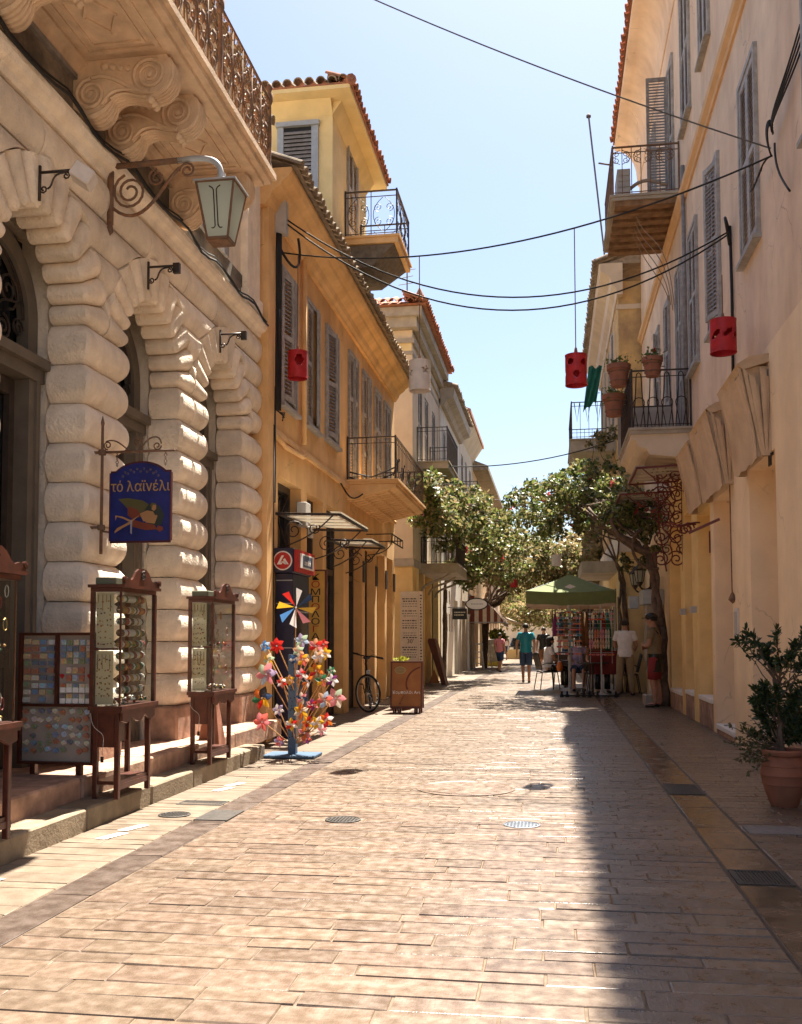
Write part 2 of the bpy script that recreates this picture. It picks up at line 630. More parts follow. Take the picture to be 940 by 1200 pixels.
# ---------------------------------------------------------------- materials
M_ = dict(
    stone=mat('cream_rusticated_stone', (0.84, 0.735, 0.59), 0.9, 0.10, 7, bump=0.7, bscale=45, col2=(0.60, 0.49, 0.37), mix2=0.5, scale2=3.2, streak=True, objrnd=0.11, bdist=0.02),
    carved=mat('carved_brown_stone', (0.70, 0.53, 0.365), 0.9, 0.15, 7, bump=0.35, bscale=70, col2=(0.42, 0.28, 0.175), mix2=0.65, scale2=2.5),
    plinth=mat('pink_marble_plinth', (0.44, 0.28, 0.20), 0.8, 0.3, 9, bump=0.4, bscale=30, col2=(0.24, 0.14, 0.10), mix2=0.7, scale2=3, objrnd=0.12),
    kerb=mat('kerb_limestone', (0.24, 0.19, 0.128), 0.8, 0.22, 9, bump=0.4, bscale=45, col2=(0.20, 0.15, 0.10), mix2=0.7, scale2=2.5, objrnd=0.12),
    walk=mat('sidewalk_stone', (0.33, 0.26, 0.185), 0.75, 0.2, 6, bump=0.3, bscale=40, col2=(0.28, 0.21, 0.15), mix2=0.6, scale2=1.8, objrnd=0.1),
    paver=mat('street_paving_stone', (0.160, 0.114, 0.079), 0.36, 0.17, 16, bump=0.2, bscale=70, col2=(0.115, 0.08, 0.054), mix2=0.5, scale2=0.6, objrnd=0.17, rvar=0.15, spec=0.55, spots=0.3, hatch=0.16, tint=(0.15, 0.102, 0.073), bdist=0.008),
    pavers=mat('street_paving_stone_far', (0.160, 0.114, 0.079), 0.36, 0.17, 16, bump=0.2, bscale=70, col2=(0.115, 0.08, 0.054), mix2=0.5, scale2=0.6, island=0.17, rvar=0.15, spec=0.55, bdist=0.008),
    pale=mat('pale_paving_stone', (0.185, 0.138, 0.097), 0.5, 0.15, 7, bump=0.35, bscale=32, col2=(0.15, 0.11, 0.075), mix2=0.6, scale2=1.2, objrnd=0.1, rvar=0.1, bdist=0.008),
    band=mat('brown_marble_band', (0.082, 0.056, 0.042), 0.42, 0.22, 10, bump=0.3, bscale=40, col2=(0.055, 0.037, 0.028), mix2=0.6, scale2=2, objrnd=0.12, rvar=0.12),
    channel=mat('polished_channel_slab', (0.14, 0.10, 0.07), 0.22, 0.2, 8, bump=0.06, bscale=25, col2=(0.09, 0.055, 0.036), mix2=0.7, scale2=1.2, objrnd=0.2, rvar=0.1, spec=0.6),
    joint=mat('sandy_joint_bed', (0.17, 0.125, 0.085), 0.9, 0.3, 14, col2=(0.12, 0.085, 0.06), mix2=0.8, scale2=3),
    ground=mat('far_ground', (0.34, 0.27, 0.2), 0.9, 0.2, 0.4),
    orange=mat('orange_stucco', (0.80, 0.50, 0.215), 0.9, 0.10, 3, bump=0.25, bscale=90, col2=(0.60, 0.33, 0.125), mix2=0.85, scale2=1.1, streak=True, crack=0.4),
    orange2=mat('orange_stucco_trim', (0.80, 0.51, 0.23), 0.85, 0.1, 3, bump=0.15, bscale=70, col2=(0.50, 0.25, 0.08), mix2=0.5, scale2=1.6),
    yellow=mat('yellow_stucco', (0.80, 0.63, 0.32), 0.9, 0.08, 3, bump=0.15, bscale=70, col2=(0.6, 0.42, 0.16), mix2=0.5, scale2=1),
    creamw=mat('cream_stucco', (0.68, 0.56, 0.41), 0.9, 0.08, 3, bump=0.15, bscale=70, col2=(0.55, 0.43, 0.31), mix2=0.6, scale2=1, streak=True),
    peach=mat('peach_stucco', (0.76, 0.58, 0.41), 0.9, 0.08, 3, bump=0.22, bscale=80, col2=(0.56, 0.39, 0.265), mix2=0.85, scale2=0.9, streak=True, crack=0.4),
    peach2=mat('light_peach_stucco', (0.84, 0.65, 0.43), 0.9, 0.06, 3, bump=0.35, bscale=110, col2=(0.68, 0.49, 0.31), mix2=0.7, scale2=0.9, streak=True, crack=0.3),
    ochre=mat('ochre_stucco', (0.82, 0.60, 0.27), 0.9, 0.08, 3, bump=0.35, bscale=110, col2=(0.57, 0.35, 0.13), mix2=0.5, scale2=0.8),
    sienna=mat('sienna_stucco_band', (0.68, 0.43, 0.22), 0.9, 0.08, 4, bump=0.15),
    crack=mat('crumbling_ochre_plaster', (0.62, 0.42, 0.18), 0.95, 0.18, 3, bump=0.6, bscale=12, col2=(0.30, 0.19, 0.11), mix2=0.85, scale2=1.3),
    white=mat('white_stucco', (0.74, 0.68, 0.58), 0.85, 0.08, 3, bump=0.12, col2=(0.55, 0.49, 0.4), mix2=0.5, scale2=1.1, streak=True),
    greyst=mat('grey_stone_trim', (0.42, 0.37, 0.30), 0.85, 0.14, 5, bump=0.25, bscale=50, col2=(0.27, 0.22, 0.17), mix2=0.6, scale2=1.4),
    doorst=mat('grey_brown_door_surround', (0.155, 0.13, 0.10), 0.65, 0.15, 5, bump=0.15, bscale=40),
    doorwd=mat('dark_door_wood', (0.06, 0.045, 0.035), 0.5, 0.25, 12, bump=0.1),
    black=mat('black_interior', (0.012, 0.011, 0.010), 0.5, 0.2, 6),
    darkgl=mat('dark_window_glass', (0.02, 0.022, 0.024), 0.08, 0.2, 3, spec=0.6),
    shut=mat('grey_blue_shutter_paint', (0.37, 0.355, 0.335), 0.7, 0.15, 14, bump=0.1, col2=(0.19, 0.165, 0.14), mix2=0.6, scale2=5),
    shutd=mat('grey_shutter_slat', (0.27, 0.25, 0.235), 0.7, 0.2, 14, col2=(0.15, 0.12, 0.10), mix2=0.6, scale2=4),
    iron=mat('wrought_iron', (0.035, 0.031, 0.028), 0.5, 0.3, 20, col2=(0.12, 0.055, 0.025), mix2=0.5, scale2=9, metal=0.3),
    rust=mat('rusty_iron', (0.16, 0.10, 0.065), 0.75, 0.3, 18, col2=(0.24, 0.10, 0.04), mix2=0.7, scale2=7),
    redir=mat('dark_red_iron', (0.13, 0.025, 0.02), 0.5, 0.2, 18),
    tile=mat('terracotta_roof_tile', (0.40, 0.16, 0.085), 0.9, 0.22, 9, bump=0.2, col2=(0.22, 0.13, 0.09), mix2=0.7, scale2=2.5, objrnd=0.22, island=0.2),
    tileold=mat('weathered_roof_tile', (0.30, 0.235, 0.165), 0.95, 0.25, 9, bump=0.25, col2=(0.16, 0.125, 0.09), mix2=0.8, scale2=3, objrnd=0.2, island=0.2),
    mahog=mat('mahogany_wood', (0.085, 0.024, 0.013), 0.4, 0.25, 10, bump=0.06, col2=(0.045, 0.014, 0.009), mix2=0.7, scale2=7, coat=0.15),
    ivory=leafmat('ivory_display_cloth', (0.80, 0.70, 0.50), (0.82, 0.72, 0.53), 0.5),
    glass=glassmat('clear_glass'),
    frost=mat('dusty_lantern_glass', (0.42, 0.45, 0.42), 0.35, 0.1, 10, alpha=0.8, bump=0.3, bscale=60),
    blue=mat('sign_blue', (0.012, 0.018, 0.14), 0.45, 0.3, 9, col2=(0.02, 0.03, 0.2), mix2=0.5, scale2=5),
    navy=mat('atm_navy', (0.018, 0.022, 0.055), 0.35, 0.1, 6),
    gold=mat('gold_lettering', (0.45, 0.27, 0.09), 0.5, 0.15, 20),
    wpaint=mat('white_paint', (0.78, 0.76, 0.72), 0.5, 0.06, 10),
    redpt=mat('red_paint', (0.42, 0.022, 0.018), 0.45, 0.12, 12, bump=0.05),
    redlan=mat('red_lantern_metal', (0.40, 0.015, 0.02), 0.5, 0.2, 12, bump=0.1, bscale=30),
    whtlan=mat('white_lantern_metal', (0.62, 0.57, 0.52), 0.6, 0.1, 12),
    umb=mat('green_umbrella_canvas', (0.16, 0.195, 0.075), 0.85, 0.1, 8, bump=0.1, bscale=120),
    umbin=mat('umbrella_inner_cream', (0.62, 0.48, 0.36), 0.85, 0.1, 8),
    canvas=mat('tan_awning_canvas', (0.58, 0.42, 0.27), 0.9, 0.12, 7, bump=0.25, bscale=35, col2=(0.32, 0.2, 0.12), mix2=0.6, scale2=1.8),
    terra=mat('terracotta_pot', (0.30, 0.125, 0.075), 0.85, 0.2, 8, bump=0.2, bscale=30, col2=(0.22, 0.09, 0.055), mix2=0.6, scale2=4),
    soil=mat('potting_soil', (0.05, 0.035, 0.025), 0.95, 0.3, 25),
    bark=mat('vine_bark', (0.15, 0.105, 0.075), 0.95, 0.3, 14, bump=0.5, bscale=30, col2=(0.07, 0.05, 0.04), mix2=0.7, scale2=5),
    alu=mat('brushed_aluminium', (0.55, 0.55, 0.54), 0.35, 0.08, 20, metal=0.8),
    galv=mat('galvanised_grey', (0.40, 0.42, 0.43), 0.5, 0.1, 12, metal=0.3),
    greybx=mat('grey_plastic_box', (0.42, 0.40, 0.37), 0.6, 0.1, 9),
    rubber=mat('black_rubber', (0.015, 0.015, 0.015), 0.7, 0.1, 9),
    cable=mat('black_cable', (0.012, 0.011, 0.010), 0.6, 0.1, 9),
    wire=mat('grey_wire', (0.10, 0.095, 0.09), 0.6, 0.1, 9),
    castir=mat('cast_iron_cover', (0.055, 0.048, 0.042), 0.55, 0.25, 18, bump=0.2, bscale=60, metal=0.3),
    castbl=mat('steel_cover', (0.19, 0.21, 0.24), 0.4, 0.2, 18, bump=0.2, bscale=60, metal=0.5),
    stall=mat('blue_stand_paint', (0.06, 0.115, 0.19), 0.5, 0.15, 9),
    cane=mat('pinwheel_cane', (0.50, 0.27, 0.10), 0.7, 0.15, 15),
    board=mat('sandwich_board_brown', (0.36, 0.155, 0.055), 0.75, 0.15, 5, col2=(0.22, 0.08, 0.03), mix2=0.5, scale2=2),
    boardfr=mat('sandwich_board_frame', (0.12, 0.035, 0.018), 0.45, 0.15, 10),
    paper=mat('printed_paper', (0.60, 0.51, 0.40), 0.7, 0.08, 6),
    ink=mat('dark_ink', (0.03, 0.025, 0.022), 0.7, 0.1, 9),
    ygsign=mat('yellow_ochre_sign', (0.62, 0.35, 0.07), 0.55, 0.1, 5),
    stripe_r=mat('dark_red_stripe', (0.20, 0.055, 0.04), 0.85, 0.1, 9),
    stripe_w=mat('cream_stripe', (0.66, 0.55, 0.44), 0.85, 0.1, 9),
    green=mat('green_cloth', (0.015, 0.13, 0.095), 0.85, 0.15, 9),
    chairbk=mat('dark_chair_wicker', (0.045, 0.036, 0.03), 0.6, 0.2, 20),
    skin=mat('skin', (0.42, 0.22, 0.14), 0.55, 0.08, 9),
    hair=mat('dark_hair', (0.022, 0.016, 0.012), 0.6, 0.2, 30),
    shoe=mat('dark_shoe', (0.03, 0.027, 0.025), 0.6, 0.2, 10),
)
LEAF_A = leafmat('leaf_mid_green', (0.08, 0.12, 0.025), (0.19, 0.22, 0.055), 0.45)
LEAF_B = leafmat('leaf_olive', (0.17, 0.165, 0.055), (0.30, 0.25, 0.11), 0.45)
LEAF_D = leafmat('leaf_dark', (0.02, 0.04, 0.014), (0.055, 0.08, 0.024), 0.25)
LEAF_Y = leafmat('leaf_dry', (0.27, 0.20, 0.10), (0.38, 0.28, 0.14), 0.45)
LEAF_P = leafmat('bract_pink', (0.45, 0.03, 0.07), (0.55, 0.09, 0.06))
CLR = {
    'red': (0.50, 0.02, 0.015), 'pink': (0.62, 0.22, 0.24), 'yellow': (0.62, 0.36, 0.02), 'orange': (0.60, 0.15, 0.02), 'white': (0.75, 0.72, 0.70),
    'blue': (0.06, 0.19, 0.45), 'green': (0.02, 0.15, 0.07), 'lilac': (0.36, 0.29, 0.46), 'navy': (0.03, 0.06, 0.13), 'pale blue': (0.34, 0.45, 0.58),
    'coral': (0.62, 0.13, 0.10), 'purple': (0.18, 0.03, 0.14), 'teal': (0.02, 0.25, 0.32), 'black': (0.02, 0.02, 0.02), 'cream': (0.6, 0.52, 0.4), 'brown': (0.2, 0.09, 0.04),
    'dark red': (0.24, 0.03, 0.03), 'khaki': (0.30, 0.22, 0.125), 'olive': (0.20, 0.155, 0.085), 'peach': (0.66, 0.36, 0.20), 'pale green': (0.40, 0.52, 0.36),
}


def cm(c, rough=0.5):
    return mat('plain_' + c.replace(' ', '_'), CLR[c], rough, 0.08, 14)


def foil(c):
    """Thin shiny pinwheel foil that lets some light through."""
    return leafmat('foil_' + c.replace(' ', '_'), CLR[c], tuple(min(1, x * 1.15) for x in CLR[c]), 0.3)


# ---------------------------------------------------------------- ground, street paving, kerb
LX, RX = -3.55, 2.2
mb = MB()
mb.quad((-400, -60, -0.06), (400, -60, -0.06), (400, 600, -0.06), (-400, 600, -0.06))
mb.build('ground', M_['ground'], org=(0, 0, 0), kind='structure')
mb = MB()
mb.box(-5.2, 4.2, -8, 90, -0.055, -0.0055)
street = mb.build('street', M_['joint'], org=(0, 0, 0), kind='structure')


def stone(mb, x0, x1, y0, y1, top=0.0, g=0.0032, c=0.004, depth=0.03, mi=0):
    dz = [rnd.uniform(-0.0022, 0.0022) + rnd.uniform(-0.0008, 0.0008) for _ in range(4)]
    x0 += g; x1 -= g; y0 += g; y1 -= g
    j = lambda: rnd.uniform(-0.003, 0.003)
    P = [(x0 + j(), y0 + j()), (x1 + j(), y0 + j()), (x1 + j(), y1 + j()), (x0 + j(), y1 + j())]
    Q = [(x0 + c, y0 + c), (x1 - c, y0 + c), (x1 - c, y1 - c), (x0 + c, y1 - c)]
    vs = [(p[0], p[1], top - depth) for p in P] + [(p[0], p[1], top - c) for p in P] + [(Q[i][0], Q[i][1], top + dz[i]) for i in range(4)]
    fs = [(8, 9, 10, 11)] + [(i, (i + 1) % 4, 4 + (i + 1) % 4, 4 + i) for i in range(4)] + [(4 + i, 4 + (i + 1) % 4, 8 + (i + 1) % 4, 8 + i) for i in range(4)]
    mb.add(vs, fs, mi)


singles = 0
bulk = MB()
pale_bulk = MB()
y = 1.6
row = 0
while y < 60:
    h = rnd.choice((0.10, 0.12, 0.13, 0.14, 0.16, 0.19)) if y < 20 else 0.2
    for (xa, xb, lo, hi, m, bk) in ((-2.25, 0.905, 0.26, 0.72, 'paver', bulk), (1.225, 2.2, 0.3, 0.7, 'paver', bulk), (-3.05, -2.49, 0.5, 0.6, 'pale', pale_bulk)):
        if xa < -3 and y > 10.2:
            xa = -3.6
        x = xa
        first = True
        while x < xb - 0.02:
            w = rnd.uniform(lo, hi)
            if first:
                w *= rnd.uniform(0.45, 1.0)
                first = False
            e = x + w
            if xb - e < 0.28:
                e = xb
            if singles < 300 and 3.0 < y < 11:
                s_ = MB()
                stone(s_, x, e, y, y + h, 0.0)
                s_.build('paving_stone', M_[m], street, fix=False)
                singles += 1
            else:
                stone(bk, x, e, y, y + h, 0.0)
            x = e
    y += h
bulk.build('paving_stones', M_['pavers'], street, fix=False, kind='stuff')
pale_bulk.build('pale_paving_stones', mat('pale_paving_stone_far', (0.185, 0.138, 0.097), 0.5, 0.15, 7, col2=(0.15, 0.11, 0.075), mix2=0.6, scale2=1.2, island=0.1), street, fix=False, kind='stuff')
y = 1.8
while y < 40:
    h = rnd.uniform(0.75, 1.05)
    s_ = MB()
    stone(s_, -2.485, -2.255, y, y + h, 0.001, g=0.003)
    s_.build('band_slab', M_['band'], street, fix=False)
    y += h
GR = [(5.30, 5.62), (8.28, 8.84)]
y = 2.0
while y < 26:
    h = rnd.uniform(0.55, 0.85)
    for a, b in GR:
        if y < a < y + h:
            h = a - y
    s_ = MB()
    stone(s_, 0.925, 1.205, y, y + h, -0.002, g=0.002, c=0.003)
    s_.build('channel_slab', M_['channel'], street, fix=False)
    y += h
    for a, b in GR:
        if abs(y - a) < 0.01:
            y = b
mb = MB()
for x in (0.915, 1.215):
    mb.box(x - 0.007, x + 0.007, 1.8, 26, -0.03, -0.004)
mb.build('channel_edge_strip', M_['iron'], street)


def grate(label, x0, x1, y0, y1, along=True, m='castir', n=14):
    t = thing('drain_grate', label, 'drain grate', ((x0 + x1) / 2, (y0 + y1) / 2, 0), 'drain grates set in the paving')
    mb = MB()
    f = 0.018
    mb.box(x0, x1, y0, y0 + f, -0.02, 0.004)
    mb.box(x0, x1, y1 - f, y1, -0.02, 0.004)
    mb.box(x0, x0 + f, y0 + f, y1 - f, -0.02, 0.004)
    mb.box(x1 - f, x1, y0 + f, y1 - f, -0.02, 0.004)
    mb.build('frame', M_[m], t)
    mb = MB()
    mb.box(x0 + f, x1 - f, y0 + f, y1 - f, -0.04, -0.011, 1)
    for i in range(n):
        a = (i + 0.5) / n
        if along:
            x = x0 + f + (x1 - x0 - 2 * f) * a
            mb.box(x - 0.005, x + 0.005, y0 + f, y1 - f, -0.011, 0.002)
        else:
            yy = y0 + f + (y1 - y0 - 2 * f) * a
            mb.box(x0 + f, x1 - f, yy - 0.006, yy + 0.006, -0.011, 0.002)
    mb.build('bars', [M_[m], M_['black']], t)


grate('large dark grate in the brown drainage channel beside the terracotta pot', 0.925, 1.205, GR[0][0], GR[0][1])
grate('small dark grate farther along the brown drainage channel', 0.925, 1.205, GR[1][0], GR[1][1])
grate('pale slotted grate beside the kerb, between two glass display cabinets', -2.86, -2.5, 7.22, 7.42, False, 'castir', 9)


def cover(label, x, y, r, m, plain=False):
    mb = MB()
    mb.lathe([(r, -0.02), (r, 0.005), (r * 0.93, 0.007), (r * 0.90, 0.003), (0.001, 0.003)], (x, y, 0.001), 28)
    if not plain:
        for i in range(-4, 5):
            for j in range(-4, 5):
                a, b = i * r * 0.19, j * r * 0.19
                if a * a + b * b < (r * 0.82) ** 2:
                    mb.box(x + a - r * 0.05, x + a + r * 0.05, y + b - r * 0.05, y + b + r * 0.05, 0.0035, 0.008)
    o = mb.build('manhole_cover', M_[m])
    tag(o, label, 'manhole cover', 'round covers in the paving')


cover('dark cast iron cover in the sunny middle of the street', -1.46, 6.78, 0.125, 'castir')
cover('bluish steel cover near the edge of the shadow', -0.22, 6.76, 0.125, 'castbl')
cover('dark cover beside the kerb below the middle display cabinet', -2.70, 6.8, 0.115, 'castir')
cover('wide stone coloured cover ring in the middle of the street', -0.74, 8.35, 0.42, 'paver', True)
mb = MB()
mb.box(-2.49, -2.25, 6.62, 7.02, -0.01, 0.006)
tag(mb.build('cover_plate', M_['castir']), 'dark rectangular steel plate laid in the brown marble band', 'cover plate')
mb = MB()
mb.box(1.24, 2.19, 6.66, 6.94, -0.01, 0.005)
tag(mb.build('cover_plate', mat('granite_strip', (0.16, 0.14, 0.13), 0.6, 0.2, 30, bump=0.3, bscale=80)), 'dark speckled strip across the paving behind the terracotta pot', 'cover plate')
mk = MB()  # glints thrown by the cabinet glass, painted as thin white patches
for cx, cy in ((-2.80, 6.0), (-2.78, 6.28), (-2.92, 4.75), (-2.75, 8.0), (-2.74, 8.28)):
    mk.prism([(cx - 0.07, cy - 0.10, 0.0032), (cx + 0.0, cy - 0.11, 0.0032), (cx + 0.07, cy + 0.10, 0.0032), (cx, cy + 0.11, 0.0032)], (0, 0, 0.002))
mk.build('glint_patch', mat('painted_glint_white', (0.72, 0.68, 0.6), 0.7, 0.25, 30), kind='structure')

# raised sidewalk in front of the arcade
mb = MB()
mb.box(-4.4, -3.2, 1.0, 10.2, -0.01, 0.12)
walk = mb.build('sidewalk', M_['walk'], kind='structure')
y = 1.0
KH = 0.145
while y < 10.15:
    h = min(rnd.uniform(0.8, 1.35), 10.2 - y)
    if 10.2 - y - h < 0.3:
        h = 10.2 - y
    s_ = MB()
    s_.box(-3.28 + rnd.uniform(-.01, .01), -3.05 + rnd.uniform(-0.006, 0.006), y + 0.004, y + h - 0.004, -0.02, KH + rnd.uniform(-0.004, 0.004))
    s_.build('kerb_stone', M_['kerb'], walk, bevel=0.012)
    y += h

# ---------------------------------------------------------------- left: the arcade building
arc = thing('arcade_building', 'cream stone building with bulging rusticated arches and ornate balcony', 'building', (-3.8, 7.0, 0))
FX = -3.62
BK = -3.90
PIL = [(1.29, 1.92), (3.24, 3.87), (5.17, 5.82), (7.14, 7.77), (9.09, 9.72), (11.04, 11.66)]
CEN = [2.58, 4.53, 6.48, 8.43, 10.38]
ZS, RI, RO = 3.74, 0.66, 0.965
mb = MB()
mb.box(-7.5, -4.22, 0.5, 11.7, 0, 5.2)
for a, b in PIL:
    mb.box(-4.22, -3.92, a - 0.02, b + 0.02, 0, 5.2)
mb.box(-4.22, -4.06, 0.5, 11.7, 4.45, 5.2)
mb.box(-7.5, -3.66, 0.5, 11.7, 5.2, 7.72)
mb.build('wall', M_['stone'], arc)


def bul(t, B=0.075, p=2.4):
    return B * (1 - abs(2 * t - 1) ** p)


def pillow(y0, y1, z0, z1, s0=1.0, s1=1.0, name='stone_block', m='stone', B=0.075):
    k = MB()
    rings = []
    jb = B * rnd.uniform(0.88, 1.08)
    n = 9
    for i in range(n + 1):
        t = i / n
        b = bul(t, jb)
        z = z0 + 0.004 + (z1 - z0 - 0.008) * t
        ya, yb = y0 - b * s0 * 0.85, y1 + b * s1 * 0.85
        c = 0.028
        rings.append([(BK, ya, z), (FX + b - c, ya, z), (FX + b, ya + c, z), (FX + b, yb - c, z), (FX + b - c, yb, z), (BK, yb, z)])
    k.loft(rings)
    return k.build(name, M_[m], arc, smooth=True, fix=False)


for pi, (a, b) in enumerate(PIL):
    k = MB()
    k.box(BK, FX + 0.05, a - 0.05, b + 0.05, 0.28, 0.62)
    k.build('plinth_block', M_['plinth'], arc, bevel=0.02)
    nb = 10
    hz = (ZS - 0.62) / nb
    for i in range(nb):
        z0 = 0.62 + i * hz
        if i % 2 == pi % 2:
            pillow(a, b, z0, z0 + hz)
        else:
            ym = a + (b - a) * rnd.uniform(0.42, 0.58)
            pillow(a, ym, z0, z0 + hz, 1, 0.0)
            pillow(ym, b, z0, z0 + hz, 0.0, 1)
for c in CEN:
    nv = 13
    for i in range(nv):
        a0, a1 = PI * i / nv, PI * (i + 1) / nv
        k = MB()
        rings = []
        for j in range(8):
            t = j / 7
            b = bul(t, 0.06)
            an = a0 + (a1 - a0) * t + (0.006 if j == 0 else -0.006 if j == 7 else 0)
            ca, sa = math.cos(an), math.sin(an)
            ro = RO + (0.03 if i == nv // 2 else 0)
            rings.append([(BK + 0.01, c + ca * r, ZS + sa * r) if x is None else (x, c + ca * r, ZS + sa * r)
                          for x, r in ((None, RI - b), (FX + b - 0.026, RI - b), (FX + b, RI - b + 0.026), (FX + b, ro), (None, ro))])
        k.loft(rings)
        k.build('arch_stone', M_['stone'], arc, smooth=True, fix=False)
rows = [(ZS + 0.08, 4.08), (4.08, 4.40), (4.40, 4.70)]
gaps = [(CEN[i], CEN[i + 1]) for i in range(len(CEN) - 1)] + [(CEN[-1], None)]
for z0, z1 in rows:
    for ca, cb in gaps:
        k = MB()
        rings = []
        for j in range(8):
            t = j / 7
            z = z0 + 0.004 + (z1 - z0 - 0.008) * t
            h = math.sqrt(max(0.0001, (RO + 0.012) ** 2 - (z - ZS) ** 2))
            ya = ca + h
            yb = cb - h if cb else 11.70
            b = bul(t, 0.06)
            rings.append([(BK, ya, z), (FX + b, ya, z), (FX + b, max(yb, ya + 0.002), z), (BK, max(yb, ya + 0.002), z)])
        k.loft(rings)
        k.build('stone_block', M_['stone'], arc, smooth=True, fix=False)
y = 0.6
while y < 11.6:
    h = min(rnd.uniform(0.85, 1.1), 11.7 - y)
    if 11.7 - y - h < 0.3:
        h = 11.7 - y
    k = MB()
    rings = []
    for j in range(8):
        t = j / 7
        z = 4.715 + 0.32 * t
        b = bul(t, 0.06)
        rings.append([(BK, y + 0.004, z), (FX + b, y + 0.006, z), (FX + b, y + h - 0.006, z), (BK, y + h - 0.004, z)])
    k.loft(rings)
    k.build('stone_block', M_['stone'], arc, smooth=True, fix=False)
    y += h


def moulding(mb, y0, y1, prof, mi=0):
    """Profile of (x, z) points swept along the street."""
    mb.loft([[(x, yy, z) for x, z in prof] for yy in (y0, y1)], mi)


mb = MB()
moulding(mb, 0.5, 11.72, [(BK, 5.04), (FX + 0.03, 5.04), (FX + 0.05, 5.09), (FX + 0.10, 5.12), (FX + 0.12, 5.17), (FX + 0.12, 5.21), (FX - 0.03, 5.25), (FX - 0.03, 5.27), (BK, 5.27)])
mb.build('string_course', M_['stone'], arc)
mb = MB()
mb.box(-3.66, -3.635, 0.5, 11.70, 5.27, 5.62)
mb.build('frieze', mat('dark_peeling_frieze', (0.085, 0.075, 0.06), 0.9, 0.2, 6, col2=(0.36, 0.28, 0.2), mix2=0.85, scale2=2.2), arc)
# stone steps under the arches
y = 1.0
while y < 11.6:
    h = min(rnd.uniform(0.8, 1.2), 11.68 - y)
    if 11.68 - y - h < 0.3:
        h = 11.68 - y
    k = MB()
    k.box(-4.3, -3.27 + rnd.uniform(-0.01, 0.01), y + 0.004, y + h - 0.004, 0.10, 0.295 + rnd.uniform(-0.004, 0.004))
    k.build('step_stone', M_['plinth'], arc, bevel=0.014)
    y += h

# doors in the arches
proto_door = None
for ci, c in enumerate(CEN):
    if proto_door is None:
        k = MB()
        for s in (-1, 1):
            k.box(-4.10, -3.95, c + s * 0.60 - (0.17 if s > 0 else 0), c + s * 0.60 + (0 if s > 0 else 0.17), 0.29, 3.26)
            k.box(-4.08, -3.93, c + s * 0.56 - (0.05 if s > 0 else 0), c + s * 0.56 + (0 if s > 0 else 0.05), 0.29, 3.26)
        k.box(-4.10, -3.93, c - 0.62, c + 0.62, 3.262, 3.36)
        k.box(-4.10, -3.88, c - 0.62, c + 0.62, 3.362, 3.44)
        n = 20
        for i in range(n):
            a0, a1 = PI * i / n, PI * (i + 1) / n
            k.prism([(-4.10, c + math.cos(a) * r, 3.74 + math.sin(a) * r) for a, r in ((a0, 0.49), (a0, 0.63), (a1, 0.63), (a1, 0.49))], (0.10, 0, 0))
        for s in (-1, 1):
            k.box(-4.10, -4.0, c + s * 0.56 - 0.07, c + s * 0.56 + 0.07, 3.44, 3.74)
        d = k.build('door', M_['doorst'], arc)
        k = MB()
        k.box(-4.16, -4.13, c - 0.6, c + 0.6, 0.3, 4.40)
        k.build('door_glass', M_['darkgl'], d)
        k = MB()
        for s in (-1, 1):
            x0, x1 = (c - 0.43, c - 0.01) if s < 0 else (c + 0.01, c + 0.43)
            k.box(-4.12, -4.07, x0, x0 + 0.07, 0.3, 3.25)
            k.box(-4.12, -4.07, x1 - 0.07, x1, 0.3, 3.25)
            for z0, z1 in ((0.3, 0.5), (1.05, 1.15), (3.13, 3.25)):
                k.box(-4.12, -4.072, x0 + 0.07, x1 - 0.07, z0, z1)
            k.box(-4.125, -4.09, x0 + 0.07, x1 - 0.07, 0.5, 1.05)
        k.build('door_leaf', M_['doorwd'], d)
        k = MB()
        O = V((-4.04, c, 3.70))
        E, G = Y_, Z_
        for s in (-1, 1):
            k.tube(spiral(O + E * s * 0.26 + G * 0.20, 0.15, 0.02, -PI / 2, s * 1.9, E, G), 0.011, 5)
            k.tube(spiral(O + E * s * 0.20 - G * 0.10, 0.10, 0.015, PI / 2, -s * 1.8, E, G), 0.010, 5)
            k.tube(spiral(O + E * s * 0.40 - G * 0.05, 0.08, 0.012, 0, s * 1.7, E, G), 0.009, 5)
            k.tube(bez(O + E * s * 0.02 - G * 0.2, O + E * s * 0.1 + G * 0.2, O + E * s * 0.3 + G * 0.1, O + E * s * 0.42 + G * 0.16), 0.010, 5)
            k.tube(spiral(O + E * s * 0.09 + G * 0.36, 0.07, 0.012, PI, -s * 1.6, E, G), 0.009, 5)
        k.tube([O + E * math.cos(a) * 0.475 + G * (0.04 + math.sin(a) * 0.475) for a in [PI * i / 16 for i in range(17)]], 0.013, 5)
        k.tube([O + E * math.cos(a) * 0.13 + G * (0.0 + math.sin(a) * 0.13) for a in [PI * i / 8 for i in range(17)]], 0.010, 5)
        k.tube([O - G * 0.24, O + G * 0.5], 0.011, 5)
        k.tube([O - G * 0.22 - E * 0.48, O - G * 0.22 + E * 0.48], 0.013, 5)
        k.build('fanlight_grille', M_['iron'], d)
        proto_door = d
        c0 = c
    else:
        copypart(proto_door, arc, (0, c - c0, 0))

